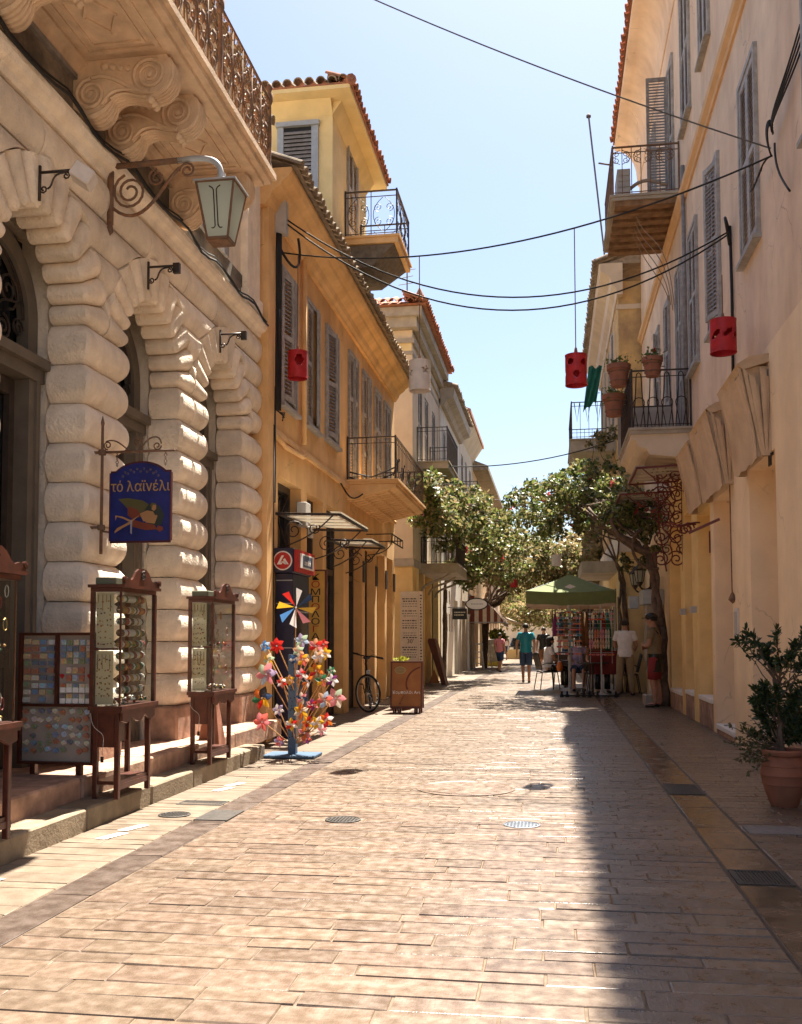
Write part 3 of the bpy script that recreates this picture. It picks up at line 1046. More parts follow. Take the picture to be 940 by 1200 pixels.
# balcony on corbels
BX, BY0, BY1, BZ = -2.72, 4.3, 9.22, 5.74
mb = MB()
mb.box(FX - 0.03, BX - 0.06, BY0 + 0.06, BY1 - 0.06, BZ, BZ + 0.04)
for x0, x1, y0, y1, z0, z1 in ((FX, BX, BY0, BY1, BZ + 0.04, BZ + 0.09), (FX, BX + 0.04, BY0 - 0.04, BY1 + 0.04, BZ + 0.092, BZ + 0.15)):
    mb.box(x0, x1, y0, y1, z0, z1)
bal = mb.build('balcony', M_['carved'], arc)
for (ya, yb) in ((4.55, 5.55), (5.98, 6.83), (7.78, 8.75)):
    mb = MB()
    for r, w in ((0.0, 0.035), (0.09, 0.02)):
        xa, xb = FX + 0.14 + r, BX - 0.16 - r
        a, b = ya + r, yb - r
        mb.box(xa, xb, a, a + w, BZ - 0.018, BZ - 0.001)
        mb.box(xa, xb, b - w, b, BZ - 0.018, BZ - 0.001)
        mb.box(xa, xa + w, a + w, b - w, BZ - 0.0175, BZ - 0.001)
        mb.box(xb - w, xb, a + w, b - w, BZ - 0.0175, BZ - 0.001)
    cy, cx = (ya + yb) / 2, (FX + BX) / 2
    dm = [(cx - 0.12, cy), (cx, cy - 0.2), (cx + 0.12, cy), (cx, cy + 0.2)]
    for i in range(4):
        p, q = dm[i], dm[(i + 1) % 4]
        mb.bar((p[0], p[1], BZ - 0.008), (q[0], q[1], BZ - 0.008), 0.022, 0.016)
    mb.build('soffit_panel', M_['carved'], bal)
mb = MB()
moulding(mb, BY0, BY1, [(FX, BZ), (FX, BZ - 0.10), (FX + 0.03, BZ - 0.10), (FX + 0.05, BZ - 0.05), (FX + 0.10, BZ - 0.03), (FX + 0.10, BZ)])
mb.build('soffit_moulding', M_['carved'], bal)


def corbel_mesh():
    k = MB()
    W_ = 0.20
    zt = BZ - 0.001
    prof = []
    for p in bez((FX - 0.02, 0, zt), (FX - 0.02, 0, zt - 0.1), (FX - 0.02, 0, zt - 0.25), (FX - 0.02, 0, zt - 0.36), 4):
        prof.append(p)
    prof += bez((FX + 0.02, 0, zt - 0.40), (FX + 0.10, 0, zt - 0.46), (FX + 0.24, 0, zt - 0.42), (FX + 0.27, 0, zt - 0.30), 7)
    prof += bez((FX + 0.31, 0, zt - 0.25), (FX + 0.40, 0, zt - 0.22), (FX + 0.46, 0, zt - 0.30), (FX + 0.58, 0, zt - 0.30), 7)
    prof += bez((FX + 0.64, 0, zt - 0.30), (FX + 0.80, 0, zt - 0.27), (FX + 0.82, 0, zt - 0.08), (FX + 0.74, 0, zt), 8)
    k.prism([(p.x, -W_ / 2, p.z) for p in prof], (0, W_, 0))
    for s in (-1, 1):
        yy = s * (W_ / 2 + 0.004)
        E, G = X_, Z_
        for c, r, tr, n in (((FX + 0.13, yy, zt - 0.27), 0.125, 2.6, 34), ((FX + 0.61, yy, zt - 0.15), 0.14, 2.6, 34)):
            sgn = -1 if r > 0.13 else 1
            k.tube(spiral(c, r, 0.018, PI * 0.5 if sgn > 0 else -PI * 0.5, sgn * tr, E, G, n), [0.020 - 0.010 * i / n for i in range(n + 1)], 6)
            k.lathe([(0.03, -0.012), (0.024, 0.012), (0.001, 0.018)], c, 10, ax=(0, s, 0))
        k.tube([V((p.x, yy, p.z)) for p in bez((FX + 0.14, 0, zt - 0.14), (FX + 0.34, 0, zt - 0.10), (FX + 0.40, 0, zt - 0.26), (FX + 0.60, 0, zt - 0.29), 10)], 0.018, 6)
        k.tube([V((p.x, yy, p.z)) for p in bez((FX + 0.22, 0, zt - 0.36), (FX + 0.32, 0, zt - 0.18), (FX + 0.44, 0, zt - 0.28), (FX + 0.58, 0, zt - 0.27), 10)], 0.012, 6)
        for i in range(4):
            k.lathe([(0.001, -0.012), (0.035 - i * 0.003, 0.0), (0.02, 0.016), (0.001, 0.02)], (FX + 0.24 + i * 0.065, yy, zt - 0.055 - 0.012 * i), 8, ax=(0, s, 0))
    # flutes and leaves under the scroll
    for o in (-0.07, -0.035, 0, 0.035, 0.07):
        pts = bez((FX + 0.28, o, zt - 0.30), (FX + 0.42, o, zt - 0.22), (FX + 0.46, o, zt - 0.31), (FX + 0.60, o, zt - 0.305), 8)
        pts += bez((FX + 0.64, o, zt - 0.30), (FX + 0.79, o, zt - 0.27), (FX + 0.82, o, zt - 0.10), (FX + 0.75, o, zt - 0.02), 8)[1:]
        k.tube(pts, 0.014, 5)
        pts = bez((FX + 0.02, o, zt - 0.40), (FX + 0.10, o * 1.3, zt - 0.47), (FX + 0.24, o * 1.5, zt - 0.44), (FX + 0.29, o * 0.8, zt - 0.30), 7)
        k.tube(pts, [0.012, 0.018, 0.021, 0.024, 0.024, 0.021, 0.016, 0.008], 5)
    for a in (-0.06, 0, 0.06):
        k.lathe([(0.001, -0.04), (0.03, -0.02), (0.035, 0.01), (0.001, 0.04)], (FX + 0.60, a, zt - 0.32), 8, ax=(1, 0, -0.5))
    return k


CO = [4.45, 5.75, 7.02, 7.58, 8.95]
cb = None
for yc in CO:
    if cb is None:
        k = corbel_mesh()
        k.v = [(x, yy + yc, z) for x, yy, z in k.v]
        cb = k.build('corbel', M_['carved'], bal, smooth=True)
        cb0 = yc
    else:
        copypart(cb, bal, (0, yc - cb0, 0))
# cast iron railing
k = MB()
RZ0, RZ1 = BZ + 0.16, BZ + 0.90
rx = BX - 0.02


def rail_seg(k, p, q, zb, zt, step, ornate=True, tr=0.016, both=True):
    p, q = V(p), V(q)
    L = (q - p).length
    e = (q - p) / L
    for z, r in ((zt, tr), (zb, tr * 0.8)) + (((zt - 0.10, tr * 0.5), (zb + 0.09, tr * 0.5)) if ornate else ()):
        k.tube([p + Z_ * z, q + Z_ * z], r, 6)
    n = max(1, int(round(L / step)))
    s = L / n
    for i in range(n):
        c = p + e * (i + 0.5) * s
        if ornate:
            h = zt - zb
            m = zb + h / 2
            for sg in (-1, 1):
                k.tube(spiral(c + e * sg * s * 0.22 + Z_ * (m + h * 0.17), s * 0.24, 0.012, -PI / 2, sg * 1.6, e, Z_, 14), 0.008, 4)
                k.tube(spiral(c + e * sg * s * 0.22 + Z_ * (m - h * 0.17), s * 0.24, 0.012, PI / 2, -sg * 1.6, e, Z_, 14), 0.008, 4)
                k.tube(spiral(c + e * sg * s * 0.30 + Z_ * m, s * 0.13, 0.01, 0, 1.4 * sg, e, Z_, 10), 0.007, 4)
                k.tube(bez(c + Z_ * (zb + 0.02), c + e * sg * s * 0.55 + Z_ * (m - 0.1), c + e * sg * s * 0.55 + Z_ * (m + 0.1), c + Z_ * (zt - 0.12), 9), 0.008, 4)
            for zz, r in ((m + h * 0.30, 0.03), (m, 0.04), (m - h * 0.3, 0.03)):
                k.lathe([(0.001, -r * 1.6), (r * 0.7, -r * 0.5), (r * 0.8, r * 0.4), (0.001, r * 1.8)], c + Z_ * zz, 7)
            k.tube([c - e * s * 0.5 + Z_ * zb, c - e * s * 0.5 + Z_ * zt], 0.008, 4)
            for j in range(3):
                k.lathe([(0.022, -0.004), (0.022, 0.004)], c + e * (j - 1) * s * 0.33 + Z_ * (zt - 0.05), 8, ax=e.cross(Z_))
        else:
            k.tube([c + Z_ * zb, c + Z_ * zt], 0.007, 5)


rail_seg(k, (rx, BY0 + 0.02, 0), (rx, 7.70, 0), RZ0, RZ1, 0.27)
rail_seg(k, (rx, 7.78, 0), (rx, BY1 - 0.03, 0), RZ0, RZ1, 0.27)
rail_seg(k, (rx - 0.04, BY1 - 0.02, 0), (FX + 0.02, BY1 - 0.02, 0), RZ0, RZ1, 0.28)
k.build('railing', M_['rust'], bal, smooth='all', fix=False)
k = MB()
for yy in (7.74, BY1 - 0.02):
    k.lathe([(0.03, BZ + 0.15), (0.03, BZ + 0.22), (0.018, BZ + 0.26), (0.026, BZ + 0.5), (0.018, BZ + 0.84), (0.034, BZ + 0.88), (0.036, BZ + 0.95), (0.018, BZ + 0.97), (0.034, BZ + 1.01), (0.02, BZ + 1.06), (0.001, BZ + 1.07)], (rx, yy, 0), 12)
k.build_each('rail_post', M_['rust'], bal, smooth='all')

# piano nobile above the balcony: end pilaster, window surround, eave
mb = MB()
mb.box(FX - 0.04, FX + 0.05, 11.12, 11.62, 5.27, 7.05)
mb.box(FX - 0.04, FX + 0.09, 11.06, 11.68, 7.052, 7.12)
mb.box(FX - 0.04, FX + 0.07, 11.09, 11.65, 7.122, 7.22)
mb.box(FX - 0.04, FX + 0.08, 11.08, 11.66, 5.28, 5.46)
mb.build('pilaster', M_['stone'], arc)
for yc in (6.48, 10.0):
    mb = MB()
    for s in (-1, 1):
        mb.box(FX - 0.05, FX + 0.05, yc + s * 0.62 - 0.09, yc + s * 0.62 + 0.09, 5.9, 7.1)
    mb.box(FX - 0.05, FX + 0.12, yc - 0.8, yc + 0.8, 7.102, 7.22)
    mb.box(FX - 0.05, FX + 0.02, yc - 0.53, yc + 0.53, 5.6, 7.1, 1)
    mb.build('window', [M_['stone'], M_['shutd']], arc)
mb = MB()
moulding(mb, 0.5, 11.7, [(-4.2, 7.40), (FX + 0.02, 7.40), (FX + 0.08, 7.48), (FX + 0.10, 7.58), (FX + 0.12, 7.66), (FX + 0.14, 7.74), (-4.2, 7.74)])
mb.build('cornice', M_['stone'], arc)


def tiles_row(parent, W, u0, u1, d1, z0, length, slope, mats, step=0.20, r=0.085, name='roof_tile', limit=True):
    """Barrel tiles side by side along a wall line, running up and back; one mesh shared by all."""
    k = MB()
    n = 7
    e, dv = W.u, W.d
    A = W.p(u0, d1, z0)
    run = (-dv * math.cos(slope) + Z_ * math.sin(slope)) * length
    nrm = (dv * math.sin(slope) + Z_ * math.cos(slope))
    ring0 = [A + e * math.cos(PI * i / n) * r + nrm * (math.sin(PI * i / n) * r) for i in range(n + 1)]
    ring0 += [A + e * math.cos(PI * i / n) * (r - 0.016) + nrm * (math.sin(PI * i / n) * (r - 0.016)) for i in range(n, -1, -1)]
    k.loft([ring0, [p + run for p in ring0]])
    n_t = int((u1 - u0) / step)
    first = None
    for i in range(n_t + 1):
        if first is None:
            first = k.build(name, mats, parent, fix=False)
        else:
            c = first.copy()
            COL.objects.link(c)
            c.location = V(first.location) + e * (step * i) + Z_ * rnd.uniform(-0.006, 0.006) + dv * rnd.uniform(-0.02, 0.02)


LWA = WF((FX, 0, 0), (0, 1, 0), (1, 0, 0))
tiles_row(arc, LWA, 3.0, 11.65, 0.22, 7.75, 1.6, 0.35, M_['tileold'], step=0.21)
k = MB()
k.quad(LWA.p(0.5, 0.15, 7.745), LWA.p(11.7, 0.15, 7.745), LWA.p(11.7, -1.4, 8.36), LWA.p(0.5, -1.4, 8.36))
k.build('roof', M_['tileold'], arc)
# black cable sagging along the string course
k = MB()
pts = []
for i in range(40):
    yy = 4.0 + 7.7 * i / 39
    pts.append((FX + 0.145 + rnd.uniform(-0.01, 0.01), yy, 5.22 + 0.035 * math.sin(i * 1.1) + rnd.uniform(-0.012, 0.012)))
k.tube(pts, 0.013, 5)
k.tube([(p[0] - 0.02, p[1], p[2] + 0.05) for p in pts], 0.009, 5)
k.build_each('cable', M_['cable'], arc, smooth='all')

# ---- the street lantern
t = thing('wall_lantern', 'four sided glass street lantern hung from a scrolled iron bracket under the balcony', 'street lamp', (-3.56, 7.43, 4.7))
k = MB()
B0 = V((-3.56, 7.43, 0))
k.bar(B0 + Z_ * 4.66, B0 + Z_ * 5.22, 0.05, 0.02)
k.lathe([(0.03, 0), (0.045, 0.03), (0.02, 0.07), (0.001, 0.1)], B0 + V((0, 0, 5.2)), 8)
k.lathe([(0.001, -0.1), (0.03, -0.06), (0.02, 0)], B0 + V((0, 0, 4.67)), 8)
k.bar(B0 + Z_ * 5.15, B0 + V((0.62, 0, 5.16)), 0.035, 0.035)
k.tube(spiral(B0 + V((0.17, 0, 4.93)), 0.15, 0.035, PI * 0.6, 2.1, X_, Z_, 30), 0.011, 5)
k.tube(bez(B0 + V((0.02, 0, 4.8)), B0 + V((0.3, 0, 4.55)), B0 + V((0.45, 0, 5.0)), B0 + V((0.6, 0, 5.1)), 14), 0.014, 5)
k.tube(spiral(B0 + V((0.66, 0, 5.07)), 0.07, 0.02, PI, -1.5, X_, Z_, 18), 0.010, 5)
k.tube(spiral(B0 + V((0.40, 0, 5.03)), 0.075, 0.02, PI * 0.5, 1.6, X_, Z_, 18), 0.010, 5)
k.build('bracket', M_['rust'], t, smooth='all')
k = MB()
LXc = -2.61
k.tube([(-2.98, 7.43, 5.16)] + bez((-2.85, 7.43, 5.165), (-2.68, 7.43, 5.165), (LXc, 7.43, 5.12), (LXc, 7.43, 4.98), 8), 0.024, 8)
k.lathe([(0.034, 4.97), (0.034, 5.02)], (LXc, 7.43, 0), 10)
k.build('swan_neck_pipe', M_['galv'], t, smooth='all')


def sq(x, y, z, h):
    return [(x - h, y - h, z), (x + h, y - h, z), (x + h, y + h, z), (x - h, y + h, z)]


k = MB()
k.loft([sq(LXc, 7.43, 4.895, 0.175), sq(LXc, 7.43, 4.908, 0.175), sq(LXc, 7.43, 4.93, 0.10), sq(LXc, 7.43, 4.985, 0.03)])
k.build('lamp_cap', M_['galv'], t)
k = MB()
tp, bt = sq(LXc, 7.43, 4.893, 0.155), sq(LXc, 7.43, 4.46, 0.085)
for i in range(4):
    k.bar(tp[i], bt[i], 0.014)
    k.bar(tp[i], tp[(i + 1) % 4], 0.016)
    k.bar(bt[i], bt[(i + 1) % 4], 0.018)
k.box(LXc - 0.08, LXc + 0.08, 7.35, 7.51, 4.445, 4.46)
k.build('lamp_frame', M_['rust'], t)
k = MB()
for i in range(4):
    k.quad(tp[i], tp[(i + 1) % 4], bt[(i + 1) % 4], bt[i])
k.build('lamp_glass', leafmat('dusty_glass', (0.55, 0.58, 0.52), (0.60, 0.63, 0.56), 0.6), t)
k = MB()
for s in (-1, 1):
    yy = 7.43 - 0.125
    k.tube([(LXc + s * 0.012, yy - 0.03, 4.82), (LXc + s * 0.012, yy + 0.02, 4.55)], 0.005, 4)
    for z, a in ((4.84, 1), (4.53, -1)):
        k.tube(bez((LXc + s * 0.012, yy - 0.03 if a > 0 else yy + 0.025, z - a * 0.03), (LXc + s * 0.012, yy - 0.03 if a > 0 else yy + 0.02, z), (LXc + s * 0.04, yy - 0.04 if a > 0 else yy + 0.03, z), (LXc + s * 0.045, yy - 0.035 if a > 0 else yy + 0.03, z + 0.01), 6), 0.005, 4)
k.build('scroll_ornament', M_['iron'], t)

# ---- small wall brackets
for bi, (yy, zz, lab, fl) in enumerate(((6.27, 4.59, 'small black scrolled bracket holding a square floodlight above the nearest arch', True), (8.15, 4.63, 'small black scrolled bracket above the second arch', False), (10.07, 4.62, 'small black scrolled bracket above the last arch', False))):
    t = thing('wall_bracket', lab, 'bracket', (-3.55, yy, zz - 0.25), 'iron brackets above the arches')
    k = MB()
    o = V((-3.535, yy, zz))
    k.tube([o - Z_ * 0.25, o], 0.012, 5)
    k.tube([o - Z_ * 0.05, o + V((0.26, 0, -0.05))], 0.011, 5)
    k.tube(spiral(o + V((0.03, 0, -0.17)), 0.03, 0.008, PI, 1.3, X_, Z_, 10), 0.007, 4)
    k.tube(bez(o + V((0.06, 0, -0.17)), o + V((0.12, 0, -0.15)), o + V((0.06, 0, -0.06)), o + V((0.2, 0, -0.06)), 8), 0.008, 4)
    k.tube(spiral(o + V((0.2, 0, -0.085)), 0.028, 0.006, PI / 2, -1.3, X_, Z_, 10), 0.007, 4)
    k.build('iron_arm', M_['iron'], t, smooth='all')
    if fl:
        k = MB()
        k.obox(o + V((0.33, 0, -0.10)), (0.06, 0.02, -0.04), (-0.02, 0.07, 0), (0.025, 0.01, 0.05))
        k.build('floodlight', M_['whtlan'], t, bevel=0.008)
    else:
        k = MB()
        k.box(-3.30, -3.24, yy - 0.02, yy + 0.02, zz - 0.12, zz - 0.03)
        k.build('clamp', M_['iron'], t)

# ---- hanging shop sign
t = thing('hanging_sign', 'blue arched hanging sign with gold lettering and a painted winged figure', 'shop sign', (-3.49, 7.22, 1.95))
sx0, sx1, sy, sz0, sz1 = -3.425, -2.925, 7.228, 2.03, 2.63
k = MB()
k.tube([(-3.50, sy, 1.93), (-3.50, sy, 2.96)], [0.014, 0.012], 6)
k.lathe([(0.012, 0), (0.016, 0.02), (0.001, 0.08)], (-3.50, sy, 2.95), 6)
k.bar((-3.52, sy, 2.735), (-2.90, sy, 2.735), 0.014, 0.018)
for zz in (2.735, 2.14):
    k.lathe([(0.03, -0.02), (0.034, 0), (0.03, 0.02)], (-3.50, sy, zz), 8)
    k.tube([(-3.60, sy, zz), (-3.5, sy, zz)], 0.012, 5)
k.tube([(-3.50, sy, 2.11), (sx0, sy, 2.10)], 0.008, 5)
E, G = X_, Z_
k.tube(spiral((-3.455, sy, 2.79), 0.035, 0.01, -PI / 2, -1.4, E, G, 14), 0.006, 4)
k.tube(bez((-3.47, sy, 2.82), (-3.38, sy, 2.86), (-3.32, sy, 2.76), (-3.27, sy, 2.745), 8), 0.006, 4)
k.tube(spiral((-3.205, sy, 2.81), 0.04, 0.01, 0, 1.5, E, G, 14), 0.006, 4)
k.tube(bez((-3.18, sy, 2.745), (-3.13, sy, 2.86), (-3.02, sy, 2.88), (-3.01, sy, 2.79), 8), 0.006, 4)
k.tube(spiral((-3.045, sy, 2.775), 0.035, 0.01, 0, -1.3, E, G, 14), 0.006, 4)
k.build('iron_arm', M_['rust'], t, smooth='all')
k = MB()
for x in (sx0 + 0.05, sx1 - 0.05):
    for i in range(5):
        z = 2.725 - i * 0.024
        k.tube(spiral((x, sy, z), 0.011, 0.011, 0, 1.0, X_ if i % 2 else Y_, Z_, 8), 0.003, 4)
k.build('chain', M_['rust'], t)
arch = [(sx0, sy, sz0), (sx1, sy, sz0), (sx1, sy, 2.565), (sx1 - 0.05, sy, 2.565)]
cx = (sx0 + sx1) / 2
for i in range(11):
    a = PI * (0.18 + 0.64 * i / 10)
    arch.append((cx + math.cos(a) * 0.235, sy, 2.485 + math.sin(a) * 0.155))
arch += [(sx0 + 0.05, sy, 2.565), (sx0, sy, 2.565)]
k = MB()
k.prism([(p[0], sy - 0.012, p[2]) for p in arch], (0, 0.024, 0))
sb = k.build('sign_board', M_['blue'], t)
k = MB()
for i in range(len(arch)):
    k.bar(arch[i], arch[(i + 1) % len(arch)], 0.008, 0.034)
k.build('sign_rim', mat('dark_red_rim', (0.08, 0.015, 0.015), 0.5), t)
text('τό λαϊνέλι', 0.115, (cx, sy - 0.0145, 2.452), (PI / 2, 0, 0), M_['gold'], t, sx=0.86)


def flat(k, pts, y, mi, ox=0.0, oz=0.0, s=1.0):
    k.prism([(cx + (a + ox) * s, y, 2.03 + (b + oz) * s) for a, b in pts], (0, -0.002, 0), mi)


k = MB()
y0 = sy - 0.0125
flat(k, [(-0.18, 0.33), (-0.10, 0.335), (0.02, 0.315), (0.07, 0.285), (0.05, 0.24), (-0.02, 0.20), (-0.06, 0.21), (-0.12, 0.27)], y0, 0)
flat(k, [(-0.10, 0.27), (-0.02, 0.245), (0.02, 0.19), (-0.06, 0.17), (-0.10, 0.20)], y0 - 0.002, 1)
flat(k, [(0.08, 0.29), (0.16, 0.27), (0.20, 0.2), (0.18, 0.12), (0.10, 0.11), (0.03, 0.16), (0.04, 0.24)], y0 - 0.001, 2)
flat(k, [(-0.07, 0.17), (0.03, 0.14), (0.12, 0.12), (0.15, 0.085), (0.05, 0.08), (-0.06, 0.11)], y0 - 0.003, 1)
flat(k, [(0.0, 0.21), (0.06, 0.235), (0.11, 0.225), (0.14, 0.17), (0.10, 0.145), (0.03, 0.15)], y0 - 0.004, 3)
flat(k, [(0.095, 0.27), (0.115, 0.285), (0.135, 0.275), (0.135, 0.245), (0.118, 0.228), (0.10, 0.24)], y0 - 0.005, 3)
flat(k, [(0.085, 0.27), (0.1, 0.295), (0.135, 0.288), (0.135, 0.276), (0.11, 0.277), (0.1, 0.25)], y0 - 0.007, 0)
flat(k, [(0.135, 0.2), (0.148, 0.19), (0.125, 0.13), (0.05, 0.14), (0.05, 0.152), (0.11, 0.147)], y0 - 0.0065, 3)
flat(k, [(0.0, 0.2), (-0.07, 0.16), (-0.14, 0.19), (-0.2, 0.2), (-0.2, 0.16), (-0.187, 0.19), (-0.13, 0.172), (-0.07, 0.14)], y0 - 0.0045, 3)
flat(k, [(-0.06, 0.14), (-0.14, 0.1), (-0.205, 0.06), (-0.205, 0.075), (-0.185, 0.1), (-0.12, 0.13), (-0.06, 0.16)], y0 - 0.0046, 3)
flat(k, [(-0.075, 0.16), (-0.06, 0.16), (-0.062, 0.05), (-0.075, 0.06)], y0 - 0.0055, 4)
flat(k, [(0.15, 0.115), (0.19, 0.105), (0.195, 0.08), (0.165, 0.065), (0.14, 0.085)], y0 - 0.003, 1)
k.build('painted_figure', [mat('fig_olive', (0.11, 0.095, 0.03), 0.5), mat('fig_red', (0.20, 0.045, 0.02), 0.5), mat('fig_dark', (0.03, 0.04, 0.03), 0.5), mat('fig_flesh', (0.42, 0.22, 0.09), 0.5), mat('fig_pale', (0.33, 0.33, 0.38), 0.5)], t)
k = MB()
for i in range(13):
    a = PI * (0.22 + 0.56 * i / 12)
    k.lathe([(0.012, 0), (0.008, 0.002), (0.001, 0.003)], (cx + math.cos(a) * 0.19, sy - 0.012, 2.475 + math.sin(a) * 0.10 + (0.02 if i % 2 else 0)), 6, ax=(0, -1, 0))
k.build('painted_flowers', mat('flower_dim', (0.09, 0.07, 0.11), 0.6, 0.4, 60), t)

# ---------------------------------------------------------------- shuttered windows, balconies
def shutter_window(parent, W, u0, u1, z0, z1, fm='shut', sm='shutd', openl=None, dd=0.0, sill=True, rails=3, slat=0.055, name='window'):
    """Painted frame with two louvred shutters, every slat a tilted board."""
    k = MB()
    f = 0.06
    k.wbox(W, u0 - f, u0, dd - 0.02, dd + 0.045, z0 - f, z1 + f)
    k.wbox(W, u1, u1 + f, dd - 0.02, dd + 0.045, z0 - f, z1 + f)
    k.wbox(W, u0, u1, dd - 0.02, dd + 0.045, z1, z1 + f)
    k.wbox(W, u0, u1, dd - 0.02, dd + 0.045, z0 - f, z0)
    if sill:
        k.wbox(W, u0 - f - 0.03, u1 + f + 0.03, dd - 0.02, dd + 0.09, z0 - f - 0.045, z0 - f - 0.001)
    k.wbox(W, u0, u1, dd - 0.018, dd - 0.008, z0, z1, 1)
    w = k.build(name, [M_[fm], M_['black']], parent)
    um = (u0 + u1) / 2
    for a, b, sd in ((u0 + 0.008, um - 0.004, 0), (um + 0.004, u1 - 0.008, 1)):
        k = MB()
        st = 0.055
        zs = [z0 + 0.01 + (z1 - z0 - 0.02) * i / (rails - 1) for i in range(rails)]
        k.wbox(W, a, a + st, dd - 0.004, dd + 0.032, z0 + 0.005, z1 - 0.005)
        k.wbox(W, b - st, b, dd - 0.004, dd + 0.032, z0 + 0.005, z1 - 0.005)
        for i, z in enumerate(zs):
            lo, hi = (z, z + 0.07) if i == 0 else ((z - 0.07, z) if i == rails - 1 else (z - 0.035, z + 0.035))
            k.wbox(W, a + st, b - st, dd - 0.003, dd + 0.031, lo, hi)
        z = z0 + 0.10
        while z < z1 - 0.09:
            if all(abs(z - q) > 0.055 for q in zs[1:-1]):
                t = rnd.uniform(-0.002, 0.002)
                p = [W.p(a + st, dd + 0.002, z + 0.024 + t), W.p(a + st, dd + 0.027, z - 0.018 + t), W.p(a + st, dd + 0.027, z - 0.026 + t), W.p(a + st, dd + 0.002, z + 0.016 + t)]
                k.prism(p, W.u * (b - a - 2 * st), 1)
            z += slat
        if rnd.random() < 0.3:
            h_ = a if sd == 0 else b
            an = rnd.uniform(0.05, 0.3)
            piv = W.p(h_, dd + 0.002, 0)
            nv = []
            for p in k.v:
                r_ = V(p) - piv
                pu, pd = r_.dot(W.u), r_.dot(W.d)
                sg = 1 if sd == 0 else -1
                nv.append(tuple(piv + W.u * (pu * math.cos(an) - sg * pd * math.sin(an)) + W.d * (abs(pu) * math.sin(an) + pd * math.cos(an)) + Z_ * r_.z))
            k.v = nv
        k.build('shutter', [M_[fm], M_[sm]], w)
    return w


def open_shutter(parent, W, u, z0, z1, wdt, m='shut'):
    """A shutter leaf standing open at right angles to the wall."""
    N = WF(W.p(u, 0, 0), W.d, -W.u)
    k = MB()
    st = 0.055
    k.wbox(N, 0.02, 0.02 + st, 0, 0.035, z0, z1)
    k.wbox(N, wdt - st, wdt, 0, 0.035, z0, z1)
    for z in (z0, (z0 + z1) / 2, z1 - 0.07):
        k.wbox(N, 0.02 + st, wdt - st, 0.001, 0.034, z, z + 0.07)
    z = z0 + 0.1
    while z < z1 - 0.1:
        p = [N.p(0.02 + st, 0.004, z + 0.02), N.p(0.02 + st, 0.03, z - 0.018), N.p(0.02 + st, 0.03, z - 0.026), N.p(0.02 + st, 0.004, z + 0.012)]
        k.prism(p, N.u * (wdt - 2 * st - 0.02), 1)
        z += 0.055
    return k.build('shutter', [M_[m], M_['shutd']], parent)


def scroll_panel(k, c, e, w, h, r=0.006):
    """A wrought iron motif of four C scrolls round a stem, centred on c."""
    c = V(c)
    for sg in (-1, 1):
        for sv in (-1, 1):
            k.tube(spiral(c + e * sg * w * 0.24 + Z_ * sv * h * 0.2, w * 0.2, 0.012, -sv * PI / 2, sg * sv * 1.5, e, Z_, 14), r, 4)
        k.tube(bez(c + e * sg * w * 0.05 - Z_ * h * 0.48, c + e * sg * w * 0.6 - Z_ * h * 0.2, c + e * sg * w * 0.6 + Z_ * h * 0.2, c + e * sg * w * 0.05 + Z_ * h * 0.48, 8), r, 4)


def balcony(parent, W, u0, u1, dep, zf, rail_h, slab=0.14, sm='greyst', im='iron', step=0.11, scrolls=0, soffit=None, bars=True):
    k = MB()
    k.wbox(W, u0, u1, -0.05, dep, zf - slab, zf)
    k.wbox(W, u0 - 0.03, u1 + 0.03, -0.05, dep + 0.03, zf + 0.001, zf + 0.04)
    b = k.build('balcony', M_[sm], parent)
    k = MB()
    P = [W.p(u0 + 0.03, 0.02, 0), W.p(u0 + 0.03, dep - 0.03, 0), W.p(u1 - 0.03, dep - 0.03, 0), W.p(u1 - 0.03, 0.02, 0)]
    for p, q in zip(P[:-1], P[1:]):
        L = (q - p).length
        e = (q - p) / L
        k.bar(p + Z_ * (zf + rail_h), q + Z_ * (zf + rail_h), 0.04, 0.018)
        for dz in (0.09, rail_h - 0.10):
            k.bar(p + Z_ * (zf + dz), q + Z_ * (zf + dz), 0.014, 0.012)
        n = max(2, int(L / step))
        if bars:
            for i in range(n + 1):
                x = p + e * L * i / n
                k.bar(x + Z_ * (zf + 0.04), x + Z_ * (zf + rail_h), 0.013, 0.013)
        if scrolls:
            m = max(1, int(round(L / scrolls)))
            for i in range(m):
                scroll_panel(k, p + e * L * (i + 0.5) / m + Z_ * (zf + rail_h * 0.5), e, L / m * 0.9, rail_h * 0.75)
    for p in P:
        k.bar(p + Z_ * (zf + 0.04), p + Z_ * (zf + rail_h + 0.03), 0.028, 0.028)
    k.build('railing', M_[im], b, fix=False)
    return b


# ---------------------------------------------------------------- left: the orange building
org_b = thing('orange_building', 'long orange stucco building with grey shutters, ground floor doorways and a tiled eave', 'building', (-3.8, 16.8, 0))
OW = WF((LX, 0, 0), (0, 1, 0), (1, 0, 0))
OY0, OY1 = 11.72, 22.0
OPS = [(12.4, 13.6, 0.0, 3.42), (13.95, 14.95, 0.0, 3.42), (15.2, 16.5, 0.0, 3.42), (16.95, 18.15, 0.0, 3.05), (18.45, 19.5, 0.0, 3.05), (19.75, 20.7, 0.0, 3.05), (20.95, 21.75, 0.0, 3.05)]
mb = MB()
wall_with_openings(mb, OW, OY0, OY1, 0, 7.1, OPS, -0.22, 0.0)
mb.wbox(OW, OY0, OY1, -4.0, -0.62, 0, 7.1)
mb.wbox(OW, OY0, OY1, -0.62, -0.22, 3.45, 7.1)
mb.build('wall', M_['orange'], org_b)
mb = MB()
prof = [(0, 3.90), (0.05, 3.90), (0.055, 3.94), (0.035, 3.97), (0.035, 4.0), (0, 4.0)]
mb.loft([[OW.p(u, d, z) for d, z in prof] for u in (OY0 + 0.2, OY1)])
mb.wbox(OW, OY0 + 0.002, OY0 + 0.27, 0, 0.06, 0, 7.0)
